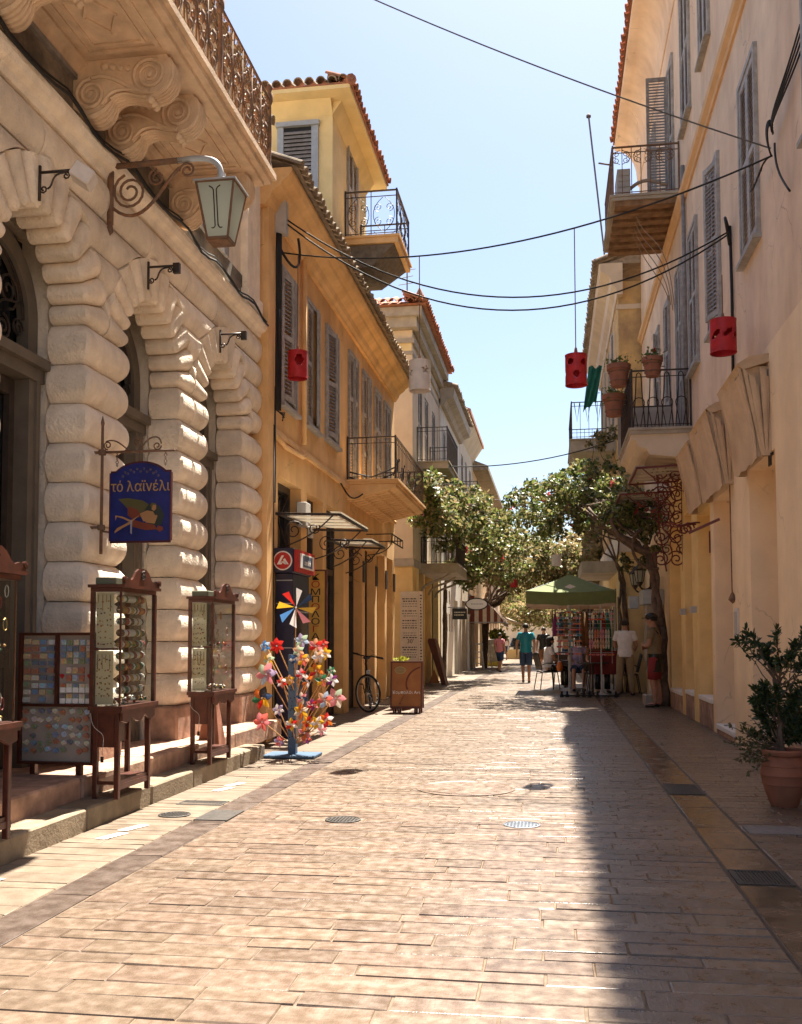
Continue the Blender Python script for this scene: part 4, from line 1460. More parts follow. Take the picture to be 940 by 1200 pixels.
mb.build('string_course', M_['orange2'], org_b)
mb = MB()
prof = [(-0.05, 6.72), (0.05, 6.72), (0.06, 6.76), (0.10, 6.80), (0.13, 6.88), (0.24, 6.96), (0.26, 7.00), (0.34, 7.05), (0.38, 7.12), (0.38, 7.17), (-0.05, 7.17)]
mb.loft([[OW.p(u, d, z) for d, z in prof] for u in (OY0 - 0.1, OY1 + 0.02)])
mb.build('cornice', M_['orange2'], org_b)
tiles_row(org_b, OW, OY0 - 0.05, OY1 - 0.05, 0.50, 7.18, 1.3, 0.36, M_['tileold'], step=0.185, r=0.08)
mb = MB()
mb.quad(OW.p(OY0 - 0.1, 0.45, 7.172), OW.p(OY1, 0.45, 7.172), OW.p(OY1, -2.8, 8.35), OW.p(OY0 - 0.1, -2.8, 8.35))
mb.build('roof', M_['tileold'], org_b)
for i, (a, b, z0, z1) in enumerate(OPS):
    k = MB()
    k.wbox(OW, a, b, -0.4, -0.225, 0.0, z1, 0)
    k.wbox(OW, a, a + 0.07, -0.225, -0.16, 0.0, z1, 1)
    k.wbox(OW, b - 0.07, b, -0.225, -0.16, 0.0, z1, 1)
    k.wbox(OW, a + 0.07, b - 0.07, -0.225, -0.16, z1 - 0.1, z1, 1)
    k.wbox(OW, a + 0.07, b - 0.07, -0.225, -0.17, 2.35, 2.45, 1)
    um = (a + b) / 2
    k.wbox(OW, um - 0.03, um + 0.03, -0.225, -0.175, 0, 2.35, 1)
    k.wbox(OW, a + 0.07, b - 0.07, -0.225, -0.18, 0.0, 0.7, 1)
    if i == 0:
        k.bar(OW.p(a + 0.1, -0.17, 2.5), OW.p(b - 0.1, -0.17, 3.3), 0.02, 0.02, 2)
        k.bar(OW.p(b - 0.1, -0.165, 2.5), OW.p(a + 0.1, -0.165, 3.3), 0.02, 0.02, 2)
    k.build('door', [M_['darkgl'], M_['doorwd'], M_['iron']], org_b)
    if i > 2:
        k = MB()
        k.wbox(OW, b + 0.05, b + 0.22, 0.0, 0.03, 2.35, 2.75)
        k.build('plaque', M_['doorwd'], org_b)
for a, b, lo, hi in ((12.50, 13.20, 4.46, 6.2), (13.82, 14.54, 4.48, 6.24), (15.14, 15.92, 4.52, 6.26), (16.9, 17.62, 4.05, 6.36), (18.16, 18.92, 4.05, 6.36), (19.42, 20.14, 4.05, 6.34), (20.6, 21.3, 4.05, 6.34)):
    shutter_window(org_b, OW, a, b, lo, hi, rails=4 if lo < 4.3 else 3)
ob = balcony(org_b, OW, 16.72, 20.4, 0.90, 4.02, 0.78, slab=0.04, sm='orange2', step=0.16)
k = MB()
for i in range(12):   # sloping soffit with a raised hexagon pattern
    pass
za, zb_ = 3.975, 3.72
k.prism([OW.p(16.74, 0.0, za), OW.p(16.74, 0.88, za), OW.p(16.74, 0.88, za - 0.06), OW.p(16.74, 0.0, zb_)], Y_ * 3.64)
k.build('soffit', M_['orange2'], ob)
k = MB()


def sof(u, d):
    return OW.p(u, d, za - 0.06 - (0.88 - d) / 0.88 * (za - 0.06 - zb_) - 0.004)


hx = 0.26
for i in range(-1, 16):
    for j in range(4):
        d0 = 0.02 + j * 0.225
        uu = 16.74 + i * hx + (hx / 2 if j % 2 else 0)
        for (ua, da), (ub, db) in (((uu, d0 + 0.06), (uu + hx / 2, d0 - 0.0)), ((uu + hx / 2, d0), (uu + hx, d0 + 0.06)), ((uu, d0 + 0.06), (uu, d0 + 0.19))):
            if 16.76 < ua < 20.36 and 16.76 < ub < 20.36 and 0 < da < 0.87 and 0 <= db < 0.87:
                k.bar(sof(ua, da), sof(ub, db), 0.022, 0.012)
k.build('soffit_ribs', mat('orange_pale_rib', (0.66, 0.40, 0.18), 0.9), ob)
k = MB()
for (u, z) in ((16.95, 4.3), (17.6, 4.25), (18.4, 4.35), (19.2, 4.3)):
    k.tube(spiral(OW.p(u, 0.86, z), 0.16, 0.02, 0.3, 1.7, Y_, Z_, 20), 0.012, 4)
    k.tube(bez(OW.p(u - 0.3, 0.85, 4.1), OW.p(u - 0.1, 0.9, 4.5), OW.p(u + 0.1, 0.8, 4.1), OW.p(u + 0.35, 0.85, 4.5), 10), 0.012, 4)
for z in (4.1, 4.2):
    k.tube([OW.p(16.76, 0.05, z), OW.p(16.76, 0.45, z - 0.1), OW.p(16.76, 0.86, z + 0.06)], 0.015, 5)
k.build('railing_scrolls', M_['iron'], ob)
# down pipes, cable bundle, wall boxes
k = MB()
k.tube([OW.p(13.53, 0.06, 4.05), OW.p(13.53, 0.06, 6.75)], 0.04, 8)
k.tube([OW.p(12.02, 0.05, 3.9), OW.p(12.6, 0.05, 3.83), OW.p(13.5, 0.06, 3.86), OW.p(13.58, 0.07, 3.9)], 0.035, 7)
k.build_each('down_pipe', M_['orange2'], org_b, smooth='all')
k = MB()
k.wbox(OW, 12.0, 12.14, 0.06, 0.2, 6.5, 6.95)
k.build('junction_box', M_['greybx'], org_b)
k = MB()
k.wbox(OW, 13.35, 13.62, 0.0, 0.14, 2.86, 3.2)
k.wbox(OW, 13.42, 13.55, 0.14, 0.2, 2.7, 2.86)
k.build('meter_box', M_['greybx'], org_b, bevel=0.01)
k = MB()
for j in range(4):
    pts = [OW.p(11.99 + 0.02 * j + rnd.uniform(-0.01, 0.01), 0.09 + 0.012 * j, 6.5 - 0.33 * i) for i in range(8)]
    k.tube(pts, 0.016, 5)
k.tube(bez(OW.p(12.05, 0.1, 6.35), OW.p(12.3, 0.3, 5.9), OW.p(12.5, 0.3, 6.3), OW.p(12.45, 0.25, 6.6), 12), 0.018, 5)
k.tube(bez(OW.p(12.02, 0.1, 5.5), OW.p(12.0, 0.15, 5.0), OW.p(12.05, 0.1, 4.8), OW.p(12.15, 0.05, 4.45), 8), 0.03, 6)
k.tube([OW.p(12.02, 0.07, 4.5), OW.p(12.02, 0.07, 3.0)], 0.012, 5)
for j in range(3):
    k.tube(bez(OW.p(12.04, 0.08, 4.2), OW.p(12.1, 0.2, 4.1), OW.p(12.2, 0.16, 4.3 - 0.1 * j), OW.p(12.25, 0.1, 4.1 + 0.05 * j), 8), 0.008, 4)
k.tube([OW.p(11.99, 0.065, 4.0), OW.p(11.99, 0.065, 0.4)], 0.010, 5)
k.tube(bez(OW.p(16.0, 0.02, 3.95), OW.p(16.4, 0.1, 3.75), OW.p(16.55, 0.1, 3.6), OW.p(16.7, 0.3, 3.8), 8), 0.014, 5)
k.build_each('cable', M_['cable'], org_b, smooth='all')


M_['cream_metal'] = leafmat('cream_translucent_sheet', (0.66, 0.62, 0.53), (0.68, 0.64, 0.56), 0.4)


def slat_canopy(label, W, u0, u1, z, dep, n, im='iron', sm='galv', drop=0.12, group='small slatted canopies over doorways', scrollm=None):
    t = thing('door_canopy', label, 'canopy', W.p((u0 + u1) / 2, 0.0, z - 0.3), group)
    k = MB()
    for u in (u0, u1):
        k.bar(W.p(u, 0, z), W.p(u, dep, z - drop), 0.03, 0.03)
    k.bar(W.p(u0, dep, z - drop), W.p(u1, dep, z - drop), 0.03, 0.03)
    k.bar(W.p(u0, 0.02, z), W.p(u1, 0.02, z), 0.03, 0.03)
    k.build('frame', M_[im], t)
    for i in range(n):
        u = u0 + 0.03 + (u1 - u0 - 0.06) * (i + 0.5) / n
        w = (u1 - u0) / n * 0.30
        k = MB()
        k.prism([W.p(u - w, 0.03, z + 0.02), W.p(u + w, 0.03, z + 0.02), W.p(u + w, 0.03, z + 0.03), W.p(u - w, 0.03, z + 0.03)], W.d * (dep - 0.06) - Z_ * drop * 0.95)
        k.build('slat', M_[sm], t)
    k = MB()
    k.prism([W.p(u0, dep - 0.12, z - drop + 0.032), W.p(u0, dep + 0.02, z - drop + 0.024), W.p(u0, dep + 0.02, z - drop + 0.036), W.p(u0, dep - 0.12, z - drop + 0.044)], W.u * (u1 - u0))
    k.build('edge_strip', M_[sm], t)
    for u in (u0 + 0.02, u1 - 0.02):
        k = MB()
        k.tube(spiral(W.p(u, dep * 0.28, z - 0.22), 0.13, 0.02, 0.5, 1.6, W.d, Z_, 20), 0.008, 4)
        k.tube(spiral(W.p(u, dep * 0.6, z - 0.2), 0.08, 0.02, 0.5, -1.5, W.d, Z_, 16), 0.008, 4)
        k.tube(bez(W.p(u, 0.02, z - 0.45), W.p(u, dep * 0.3, z - 0.4), W.p(u, dep * 0.6, z - 0.3), W.p(u, dep * 0.9, z - drop), 10), 0.010, 4)
        k.build('scroll_bracket', M_[scrollm or im], t)
    return t


slat_canopy('pale slatted metal canopy over the doorway with the bank machine', OW, 12.3, 14.2, 2.90, 0.85, 5, sm='cream_metal', drop=0.03)
slat_canopy('second slatted metal canopy, lower, beyond the yellow vertical sign', OW, 15.3, 16.6, 2.86, 0.70, 4, sm='cream_metal', drop=0.03)
k = MB()
k.bar(OW.p(18.6, 0, 3.3), OW.p(18.6, 0.5, 3.3), 0.02)
k.bar(OW.p(20.0, 0, 3.3), OW.p(20.0, 0.5, 3.3), 0.02)
k.bar(OW.p(18.6, 0.5, 3.3), OW.p(20.0, 0.5, 3.3), 0.02)
k.bar(OW.p(18.6, 0.5, 3.15), OW.p(20.0, 0.5, 3.15), 0.02)
for i in range(5):
    u = 18.6 + 0.35 * i
    k.bar(OW.p(u, 0.5, 3.15), OW.p(u, 0.5, 3.3), 0.015)
k.tube(bez(OW.p(18.62, 0.02, 2.9), OW.p(18.62, 0.3, 2.9), OW.p(18.62, 0.45, 3.0), OW.p(18.62, 0.5, 3.15), 8), 0.01, 4)
tag(k.build('awning_frame', M_['iron']), 'bare iron awning frame on the orange wall below the balcony', 'awning frame')

# ---------------------------------------------------------------- rooftop room
tw = thing('rooftop_house', 'small yellow rooftop room with tiled roof standing on the orange building', 'building', (-4.6, 17.4, 7.3))
TX0, TX1, TY0, TY1, TZ = -5.6, -3.62, 15.9, 18.95, 10.42
TW = WF((TX1, 0, 0), (0, 1, 0), (1, 0, 0))
TN = WF((TX0, TY0, 0), (1, 0, 0), (0, -1, 0))
mb = MB()
mb.box(TX0, TX1, TY0, TY1, 7.2, TZ)
mb.build('wall', M_['yellow'], tw)
mb = MB()
mb.box(TX0 - 0.45, TX1 + 0.38, TY0 - 0.4, TY1 + 0.3, TZ + 0.002, TZ + 0.07)
mb.prism([(TX1 + 0.001, TY0 - 0.02, TZ - 0.22), (TX1 + 0.16, TY0 - 0.02, TZ - 0.001), (TX1 + 0.001, TY0 - 0.02, TZ - 0.001)], (0, TY1 - TY0 + 0.04, 0))
mb.prism([(TX0, TY0 - 0.001, TZ - 0.22), (TX0, TY0 - 0.16, TZ - 0.001), (TX0, TY0 - 0.001, TZ - 0.001)], (TX1 - TX0, 0, 0))
mb.build('eave_soffit', M_['yellow'], tw)
mb = MB()
ap = [(TX0 + 0.9, (TY0 + TY1) / 2, TZ + 0.62)] * 1
a_, b_, c_, d_ = (TX0 - 0.45, TY0 - 0.4, TZ + 0.09), (TX1 + 0.4, TY0 - 0.4, TZ + 0.09), (TX1 + 0.4, TY1 + 0.3, TZ + 0.09), (TX0 - 0.45, TY1 + 0.3, TZ + 0.09)
mb.add([a_, b_, c_, d_, ap[0]], [(0, 1, 4), (1, 2, 4), (2, 3, 4), (3, 0, 4)])
mb.box(TX0 - 0.46, TX1 + 0.41, TY0 - 0.41, TY1 + 0.31, TZ + 0.072, TZ + 0.10)
mb.build('roof', M_['tile'], tw)
tiles_row(tw, WF((TX1 + 0.38, 0, 0), (0, 1, 0), (1, 0, 0)), TY0 - 0.35, TY1 + 0.25, 0.06, TZ + 0.11, 0.5, 0.32, M_['tile'], step=0.19, r=0.085)
tiles_row(tw, WF((TX0 - 0.4, TY0 - 0.4, 0), (1, 0, 0), (0, -1, 0)), 0.0, TX1 - TX0 + 0.72, 0.06, TZ + 0.11, 0.5, 0.32, M_['tileold'], step=0.19, r=0.085)
mb = MB()
mb.tube([(TX1 + 0.42, TY0 - 0.42, TZ + 0.13), ap[0]], 0.09, 8)
mb.build('hip_tile', M_['tile'], tw)
k = MB()
u0, u1 = TN.u.x * 0 + 1.13, 1.62
k.wbox(TN, 1.02, 1.13, -0.02, 0.05, 8.1, 10.02)
k.wbox(TN, 1.62, 1.74, -0.02, 0.05, 8.1, 10.02)
k.wbox(TN, 1.00, 1.76, -0.02, 0.09, 10.021, 10.1)
k.wbox(TN, 1.13, 1.62, -0.02, 0.02, 8.1, 10.02, 1)
for i in range(26):
    z = 8.15 + i * 0.07
    k.prism([TN.p(1.13, 0.045, z), TN.p(1.13, 0.02, z + 0.05), TN.p(1.13, 0.02, z + 0.04), TN.p(1.13, 0.045, z - 0.01)], TN.u * 0.49, 2)
k.build('window', [M_['galv'], M_['black'], M_['shutd']], tw)
shutter_window(tw, TW, 17.12, 17.9, 8.0, 10.3, sill=False, rails=4)
balcony(tw, TW, 16.85, 18.35, 0.98, 8.42, 0.86, slab=0.10, sm='orange2', scrolls=0.45, step=0.45)
k = MB()
k.loft([[TW.p(16.9, 0, 8.31), TW.p(16.9, 0.9, 8.31), TW.p(18.3, 0.9, 8.31), TW.p(18.3, 0, 8.31)], [TW.p(17.0, 0, 7.95), TW.p(17.0, 0.45, 7.95), TW.p(18.2, 0.45, 7.95), TW.p(18.2, 0, 7.95)]])
k.build('balcony_underside', mat('weathered_boards', (0.16, 0.13, 0.1), 0.9, 0.3, 12, bump=0.4, bscale=20), tw)

# ---------------------------------------------------------------- left: houses beyond the side street
h3 = thing('cream_house', 'cream three storey house with red tiled hip roof beyond the orange building', 'house', (-5.5, 27.8, 0))
X3 = -3.55
W3 = WF((X3, 0, 0), (0, 1, 0), (1, 0, 0))
N3 = WF((-9, 25.0, 0), (1, 0, 0), (0, -1, 0))
mb = MB()
wall_with_openings(mb, W3, 25.0, 31.0, 3.2, 9.35, [(26.1, 26.9, 6.1, 8.2), (27.5, 28.3, 6.1, 8.2), (29.2, 30.0, 6.1, 8.2), (26.9, 27.7, 3.3, 5.3), (29.0, 29.8, 3.3, 5.3)], -0.3, 0)
mb.box(-9, X3 - 0.3, 25.0, 31.0, 3.2, 9.35)
mb.build('wall', M_['creamw'], h3)
mb = MB()
mb.box(-9, X3 - 0.25, 25.02, 31.0, 0, 3.2)
mb.box(X3 - 0.25, X3 - 0.01, 25.02, 25.4, 0, 3.2)
mb.build('ground_floor_wall', M_['ochre'], h3)
k = MB()
k.box(-9.05, X3 + 0.03, 24.97, 31.0, 3.16, 3.36)
k.box(-9.02, X3 + 0.02, 24.98, 31.0, 8.7, 8.8)
k.box(-9.05, X3 + 0.06, 24.94, 31.0, 9.0, 9.12)
k.box(-9.3, X3 + 0.15, 24.75, 31.1, 9.36, 9.62)
k.box(-9.4, X3 + 0.30, 24.6, 31.2, 9.622, 9.85)
k.build_each('cornice', M_['greyst'], h3)
k = MB()
k.box(-9.0, X3 - 0.02, 24.985, 25.0, 8.802, 9.0)
k.build('frieze_band', M_['yellow'], h3)
mb = MB()
mb.add([(-9.6, 24.45, 9.87), (X3 + 0.42, 24.45, 9.87), (X3 + 0.42, 31.3, 9.87), (-9.6, 31.3, 9.87), (-6.0, 27.0, 11.0), (-6.0, 29.0, 11.0)],
       [(0, 1, 4), (1, 2, 5, 4), (2, 3, 5), (3, 0, 4, 5), (0, 3, 2, 1)])
mb.build('roof', M_['tile'], h3)
tiles_row(h3, WF((X3 + 0.40, 0, 0), (0, 1, 0), (1, 0, 0)), 24.5, 31.2, 0.06, 9.9, 0.7, 0.38, M_['tile'], step=0.23, r=0.10)
tiles_row(h3, WF((-6.5, 24.45, 0), (1, 0, 0), (0, -1, 0)), 0, 3.3, 0.06, 9.9, 0.7, 0.38, M_['tile'], step=0.23, r=0.10)
k = MB()
k.lathe([(0.02, 9.95), (0.1, 10.0), (0.12, 10.1), (0.05, 10.25), (0.001, 10.34)], (X3 + 0.25, 24.6, 0), 8)
k.build('roof_finial', M_['tile'], h3)
for u in (26.1, 27.5, 29.2):
    shutter_window(h3, W3, u, u + 0.8, 6.15, 8.2, dd=-0.05, sill=False, slat=0.09)
for u in (26.9, 29.0):
    shutter_window(h3, W3, u, u + 0.8, 3.35, 5.3, dd=-0.05, sill=False, slat=0.09)
balcony(h3, W3, 25.75, 28.6, 0.85, 5.98, 0.95, slab=0.16, step=0.13)
balcony(h3, W3, 26.5, 30.0, 1.0, 3.3, 0.75, slab=0.22, step=0.13)
k = MB()
for u in (26.6, 28.2, 29.8):
    k.tube(bez(W3.p(u, 0.0, 2.55), W3.p(u, 0.1, 2.9), W3.p(u, 0.5, 2.8), W3.p(u, 0.8, 3.07), 8), 0.035, 5)
k.build('balcony_bracket', M_['greyst'], h3)
k = MB()
k.tube([(-3.3, 24.9, 10.3), (-3.3, 24.9, 9.9)], 0.015, 5)
for p in ((26.2, 3.38), ):
    k.tube([(X3 - 0.5, 27.5, 10.3), (X3 - 0.5, 27.5, 12.0)], 0.02, 5)
    for z, w in ((11.9, 0.5), (11.7, 0.35), (11.5, 0.5)):
        k.tube([(X3 - 0.5 - w * 0.5, 27.5, z), (X3 - 0.5 + w * 0.5, 27.5, z + 0.05)], 0.012, 4)
k.build_each('aerial', M_['wire'], h3)
# ground floor of the cream house: awkward bits of shop front
k = MB()
k.wbox(W3, 25.4, 26.0, -0.2, 0.02, 0, 3.15, 0)
k.wbox(W3, 27.0, 27.25, -0.2, 0.02, 0, 3.15, 0)
k.wbox(W3, 28.6, 28.8, -0.2, 0.02, 0, 3.15, 1)
k.wbox(W3, 30.5, 31.0, -0.2, 0.02, 0, 3.15, 1)
k.wbox(W3, 26.0, 27.0, -0.24, -0.15, 0, 3.1, 2)
k.wbox(W3, 27.25, 28.6, -0.24, -0.12, 0, 3.1, 3)
k.wbox(W3, 28.8, 30.5, -0.24, -0.15, 0, 3.1, 2)
k.build('shop_front', [M_['ochre'], M_['yellow'], M_['doorwd'], M_['ygsign']], h3)

h4 = thing('white_shop_house', 'white shop house with small arched niches and a parapet, past the cream house', 'house', (-5.5, 34.2, 0))
W4 = WF((-3.5, 0, 0), (0, 1, 0), (1, 0, 0))
mb = MB()
nich = [(31.6 + 0.85 * i, 32.1 + 0.85 * i, 1.55, 2.15) for i in range(4)] + [(31.6 + 0.85 * i, 32.1 + 0.85 * i, 2.5, 2.95) for i in range(3)]
wall_with_openings(mb, W4, 31.02, 37.4, 0, 3.35, nich + [(35.2, 36.5, 0, 2.7)], -0.25, 0)
mb.box(-9, -3.75, 31.02, 37.4, 0, 9.6)
wall_with_openings(mb, W4, 31.02, 37.4, 3.35, 9.2, [(31.8, 32.6, 6.2, 8.2), (33.6, 34.4, 6.2, 8.2), (35.4, 36.2, 6.2, 8.2), (32.0, 32.9, 3.6, 5.5), (34.6, 35.5, 3.6, 5.5)], -0.25, 0)
mb.build('wall', M_['white'], h4)
k = MB()
for a, b, lo, hi in nich + [(35.2, 36.5, 0, 2.7)]:
    k.wbox(W4, a, b, -0.248, -0.2, lo, hi)
k.build('niche_back', M_['doorwd'], h4)
for u, lo, hi in ((31.8, 6.2, 8.2), (33.6, 6.2, 8.2), (35.4, 6.2, 8.2), (32.0, 3.6, 5.5), (34.6, 3.6, 5.5)):
    shutter_window(h4, W4, u, u + 0.85, lo, hi, dd=-0.05, sill=False, slat=0.1)
k = MB()
prof = [(0, 8.8), (0.12, 8.8), (0.2, 8.95), (0.42, 9.05), (0.46, 9.3), (0.42, 9.36), (-0.3, 9.36)]
k.loft([[W4.p(u, d, z) for d, z in prof] for u in (31.02, 37.4)])
k.build('cornice', M_['greyst'], h4)
tiles_row(h4, W4, 31.1, 37.3, 0.55, 9.38, 0.8, 0.3, M_['tileold'], step=0.24, r=0.1)
k = MB()
k.wbox(W4, 33.5, 37.4, -0.6, 0.05, 9.37, 10.1)
k.build('parapet', M_['white'], h4)
balcony(h4, W4, 35.6, 37.2, 0.85, 6.1, 0.95, slab=0.15, step=0.13)

h5 = thing('gabled_house', 'narrow pale house with projecting tiled gable eave seen past the parapet', 'house', (-5.5, 41, 0))
W5 = WF((-3.5, 0, 0), (0, 1, 0), (1, 0, 0))
mb = MB()
wall_with_openings(mb, W5, 37.42, 44.0, 0, 9.8, [(38.2, 39.0, 6.3, 8.6), (40.0, 40.8, 6.3, 8.6), (42.0, 42.8, 6.3, 8.6), (38.3, 39.8, 0, 2.8), (41.0, 43.0, 0, 2.8), (39.0, 39.9, 3.6, 5.5), (41.8, 42.7, 3.6, 5.5)], -0.25, 0)
mb.box(-9, -3.75, 37.42, 44.0, 0, 9.8)
mb.build('wall', M_['creamw'], h5)
k = MB()
k.prism([(-9.5, 36.9, 9.9), (-3.0, 36.9, 9.9), (-3.0, 36.9, 10.05), (-6.0, 36.9, 11.3), (-9.5, 36.9, 10.05)], (0, 7.3, 0))
k.build('roof', M_['tile'], h5)
k = MB()
k.prism([W5.p(37.0, 0, 9.2), W5.p(37.0, 0.45, 9.89), W5.p(37.0, 0, 9.89)], (0, 7.0, 0))
k.build('eave_cove', M_['creamw'], h5)
for u in (38.2, 40.0, 42.0):
    shutter_window(h5, W5, u, u + 0.8, 6.3, 8.6, dd=-0.05, sill=False, slat=0.11)
for u in (39.0, 41.8):
    shutter_window(h5, W5, u, u + 0.9, 3.6, 5.5, dd=-0.05, sill=False, slat=0.11)
k = MB()
k.wbox(W5, 38.3, 39.8, -0.245, -0.2, 0, 2.8)
k.wbox(W5, 41.0, 43.0, -0.245, -0.2, 0, 2.8)
k.build('shop_opening', M_['doorwd'], h5)

h6 = thing('far_eaved_house', 'distant house with a broad tiled eave near the end of the street', 'house', (-5.5, 54, 0))
W6 = WF((-3.5, 0, 0), (0, 1, 0), (1, 0, 0))
mb = MB()
wall_with_openings(mb, W6, 44.02, 66, 0, 8.9, [(45 + 2.6 * i, 45.9 + 2.6 * i, 5.6, 7.6) for i in range(8)] + [(45 + 2.6 * i, 46.6 + 2.6 * i, 0, 2.7) for i in range(8)], -0.25, 0)
mb.box(-10, -3.75, 44.02, 66, 0, 8.9)
mb.build('wall', M_['peach2'], h6)
k = MB()
for i in range(8):
    k.wbox(W6, 45 + 2.6 * i, 45.9 + 2.6 * i, -0.245, -0.15, 5.6, 7.6)
    k.wbox(W6, 45 + 2.6 * i, 46.6 + 2.6 * i, -0.245, -0.2, 0, 2.7)
k.build('window', M_['shutd'], h6)
k = MB()
k.prism([(-10.5, 43.9, 8.9), (-2.8, 43.9, 8.9), (-2.8, 43.9, 9.1), (-6.5, 43.9, 10.6), (-10.5, 43.9, 9.1)], (0, 22.4, 0))
k.build('roof', M_['tileold'], h6)

# ---------------------------------------------------------------- right: the tall peach building
rb = thing('peach_building', 'tall peach stucco building with grey shutters, two balconies and a deep cove eave', 'building', (3.2, 14, 0))
RW = WF((RX, 0, 0), (0, 1, 0), (-1, 0, 0))
ROP = [(9.95, 11.25, 0.0, 3.12), (12.4, 13.68, 0.12, 3.12), (14.05, 15.25, 0.42, 3.12), (15.9, 16.75, 0.42, 3.3), (17.3, 18.8, 0.35, 3.3), (6.6, 7.9, 0.0, 3.12)]
Y0R, Y1R, HR = 2.2, 24.0, 13.05
UPW = [(10.52, 11.45, 5.5, 7.58), (12.9, 13.85, 5.4, 7.6), (14.85, 15.75, 5.4, 7.6), (16.55, 17.35, 4.6, 7.6), (18.35, 19.1, 4.6, 7.6), (20.05, 20.8, 5.45, 7.6), (7.7, 8.6, 5.5, 7.58)]
TOPW = [(13.4, 14.25, 9.5, 11.9), (15.25, 16.2, 9.5, 11.9), (17.3, 18.1, 8.75, 11.6), (10.6, 11.5, 9.5, 11.9), (20.2, 21.0, 9.5, 11.9)]
mb = MB()
mb.wbox(RW, Y0R, Y1R, -0.36, 0, 4.2, HR)
mb.wbox(RW, Y0R, Y1R, -6, -0.36, 0, HR)
mb.build('wall', M_['peach'], rb)
mb = MB()
wall_with_openings(mb, RW, Y0R, 13.95, 0, 4.2, [o for o in ROP if o[0] < 14], -0.35, 0.035)
mb.build('shop_wall', M_['peach2'], rb)
mb = MB()
wall_with_openings(mb, RW, 13.952, 19.05, 0, 4.198, [o for o in ROP if o[0] > 14], -0.35, 0.03)
mb.build('shop_wall', M_['ochre'], rb)
mb = MB()
mb.wbox(RW, 19.052, Y1R, -0.35, 0.01, 0, 4.197)
mb.build('shop_wall', M_['peach2'], rb)
for a, b, z0, z1 in ROP:
    k = MB()
    k.wbox(RW, a, b, -0.40, -0.30, z0, z1)
    k.build('roller_door', M_['peach'] if a < 14 else M_['ochre'], rb)
    k = MB()
    if z0 > 0.05:
        k.wbox(RW, a - 0.01, b + 0.01, -0.295, 0.06, z0 - 0.05, z0 + 0.014)
        k.wbox(RW, a - 0.01, b + 0.01, -0.02, 0.045, 0, z0 - 0.051, 1)
        k.build('sill', [M_['wpaint'], M_['plinth']], rb, bevel=0.006)
    else:
        k.wbox(RW, a, b, -0.3, 0.10, 0, 0.14, 1)
        k.build('step', [M_['wpaint'], M_['walk']], rb, bevel=0.01)
mb = MB()
prof = [(0, 8.36), (0.03, 8.36), (0.04, 8.42), (0.09, 8.46), (0.10, 8.54), (0.05, 8.58), (0.05, 8.62), (0, 8.62)]
mb.loft([[RW.p(u, d, z) for d, z in prof] for u in (Y0R, Y1R + 0.02)])
mb.build('string_course', M_['sienna'], rb)
mb = MB()
prof = [(-0.2, 12.3), (0.02, 12.3), (0.05, 12.4), (0.05, 12.5)] + [(0.05 + 0.5 * (1 - math.cos(a)), 12.5 + 0.75 * math.sin(a)) for a in [PI / 2 * i / 6 for i in range(1, 7)]] + [(0.58, 13.28), (0.58, 13.38), (-0.2, 13.38)]
mb.loft([[RW.p(u, d, z) for d, z in prof] for u in (Y0R, Y1R + 0.05)], 0)
mb.build('cove_cornice', M_['peach'], rb, smooth=True)
tiles_row(rb, RW, Y0R, Y1R, 0.66, 13.40, 1.2, 0.33, M_['tile'], step=0.24, r=0.105)
mb = MB()
mb.quad(RW.p(Y0R, 0.62, 13.392), RW.p(Y1R + 0.05, 0.62, 13.392), RW.p(Y1R + 0.05, -2.6, 14.5), RW.p(Y0R, -2.6, 14.5))
mb.quad(RW.p(Y0R, -6, 13.392), RW.p(Y1R + 0.05, -6, 13.392), RW.p(Y1R + 0.05, -2.6, 14.5), RW.p(Y0R, -2.6, 14.5))
mb.prism([RW.p(Y1R - 0.02, 0.5, 13.38), RW.p(Y1R - 0.02, -2.6, 14.48), RW.p(Y1R - 0.02, -6, 13.38)], (0, 0.04, 0))
mb.build('roof', M_['tile'], rb)
for a, b, z0, z1 in UPW:
    shutter_window(rb, RW, a + 0.06, b - 0.06, z0 + 0.06, z1 - 0.06, sill=z0 > 5, rails=3 if z0 > 5 else 4)
for a, b, z0, z1 in TOPW:
    shutter_window(rb, RW, a + 0.06, b - 0.06, z0 + 0.06, z1 - 0.06, sill=z0 > 9, rails=3)
open_shutter(rb, RW, 18.1, 8.8, 11.6, 0.40, 'shutd')
b1 = balcony(rb, RW, 16.62, 18.9, 1.14, 8.74, 0.88, slab=0.05, sm='greyst', step=0.14, im='rust')
k = MB()
for i in range(7):
    u = 16.66 + i * 0.335
    k.wbox(RW, u, u + 0.2, 0, 1.08, 8.60, 8.69)
k.build_each('floor_beam', mat('old_timber_beam', (0.30, 0.17, 0.085), 0.9, 0.3, 8, bump=0.5, bscale=20, col2=(0.14, 0.08, 0.045), mix2=0.8, scale2=3), b1)
k = MB()
for i in range(3):
    scroll_panel(k, RW.p(16.66, 0.25 + 0.36 * i, 9.45), X_ * -1, 0.34, 0.26)
for i in range(6):
    scroll_panel(k, RW.p(16.85 + 0.36 * i, 1.11, 9.45), Y_, 0.34, 0.26)
k.build('railing_scrolls', M_['rust'], b1)
k = MB()
k.wbox(RW, 16.9, 17.55, 0.80, 1.02, 8.79, 9.36)
for i in range(5):
    k.wbox(RW, 16.88, 16.899, 0.82, 1.0, 8.84 + 0.1 * i, 8.89 + 0.1 * i)
k.build('air_conditioner', M_['greybx'], b1)
k = MB()
k.tube(bez(RW.p(17.0, 0.85, 9.0), RW.p(16.9, 0.6, 9.2), RW.p(16.8, 0.5, 9.1), RW.p(16.75, 0.2, 8.95), 10), 0.03, 6)
k.tube([RW.p(16.7, 1.14, 9.35), RW.p(16.5, 1.35, 9.3)], 0.015, 5)
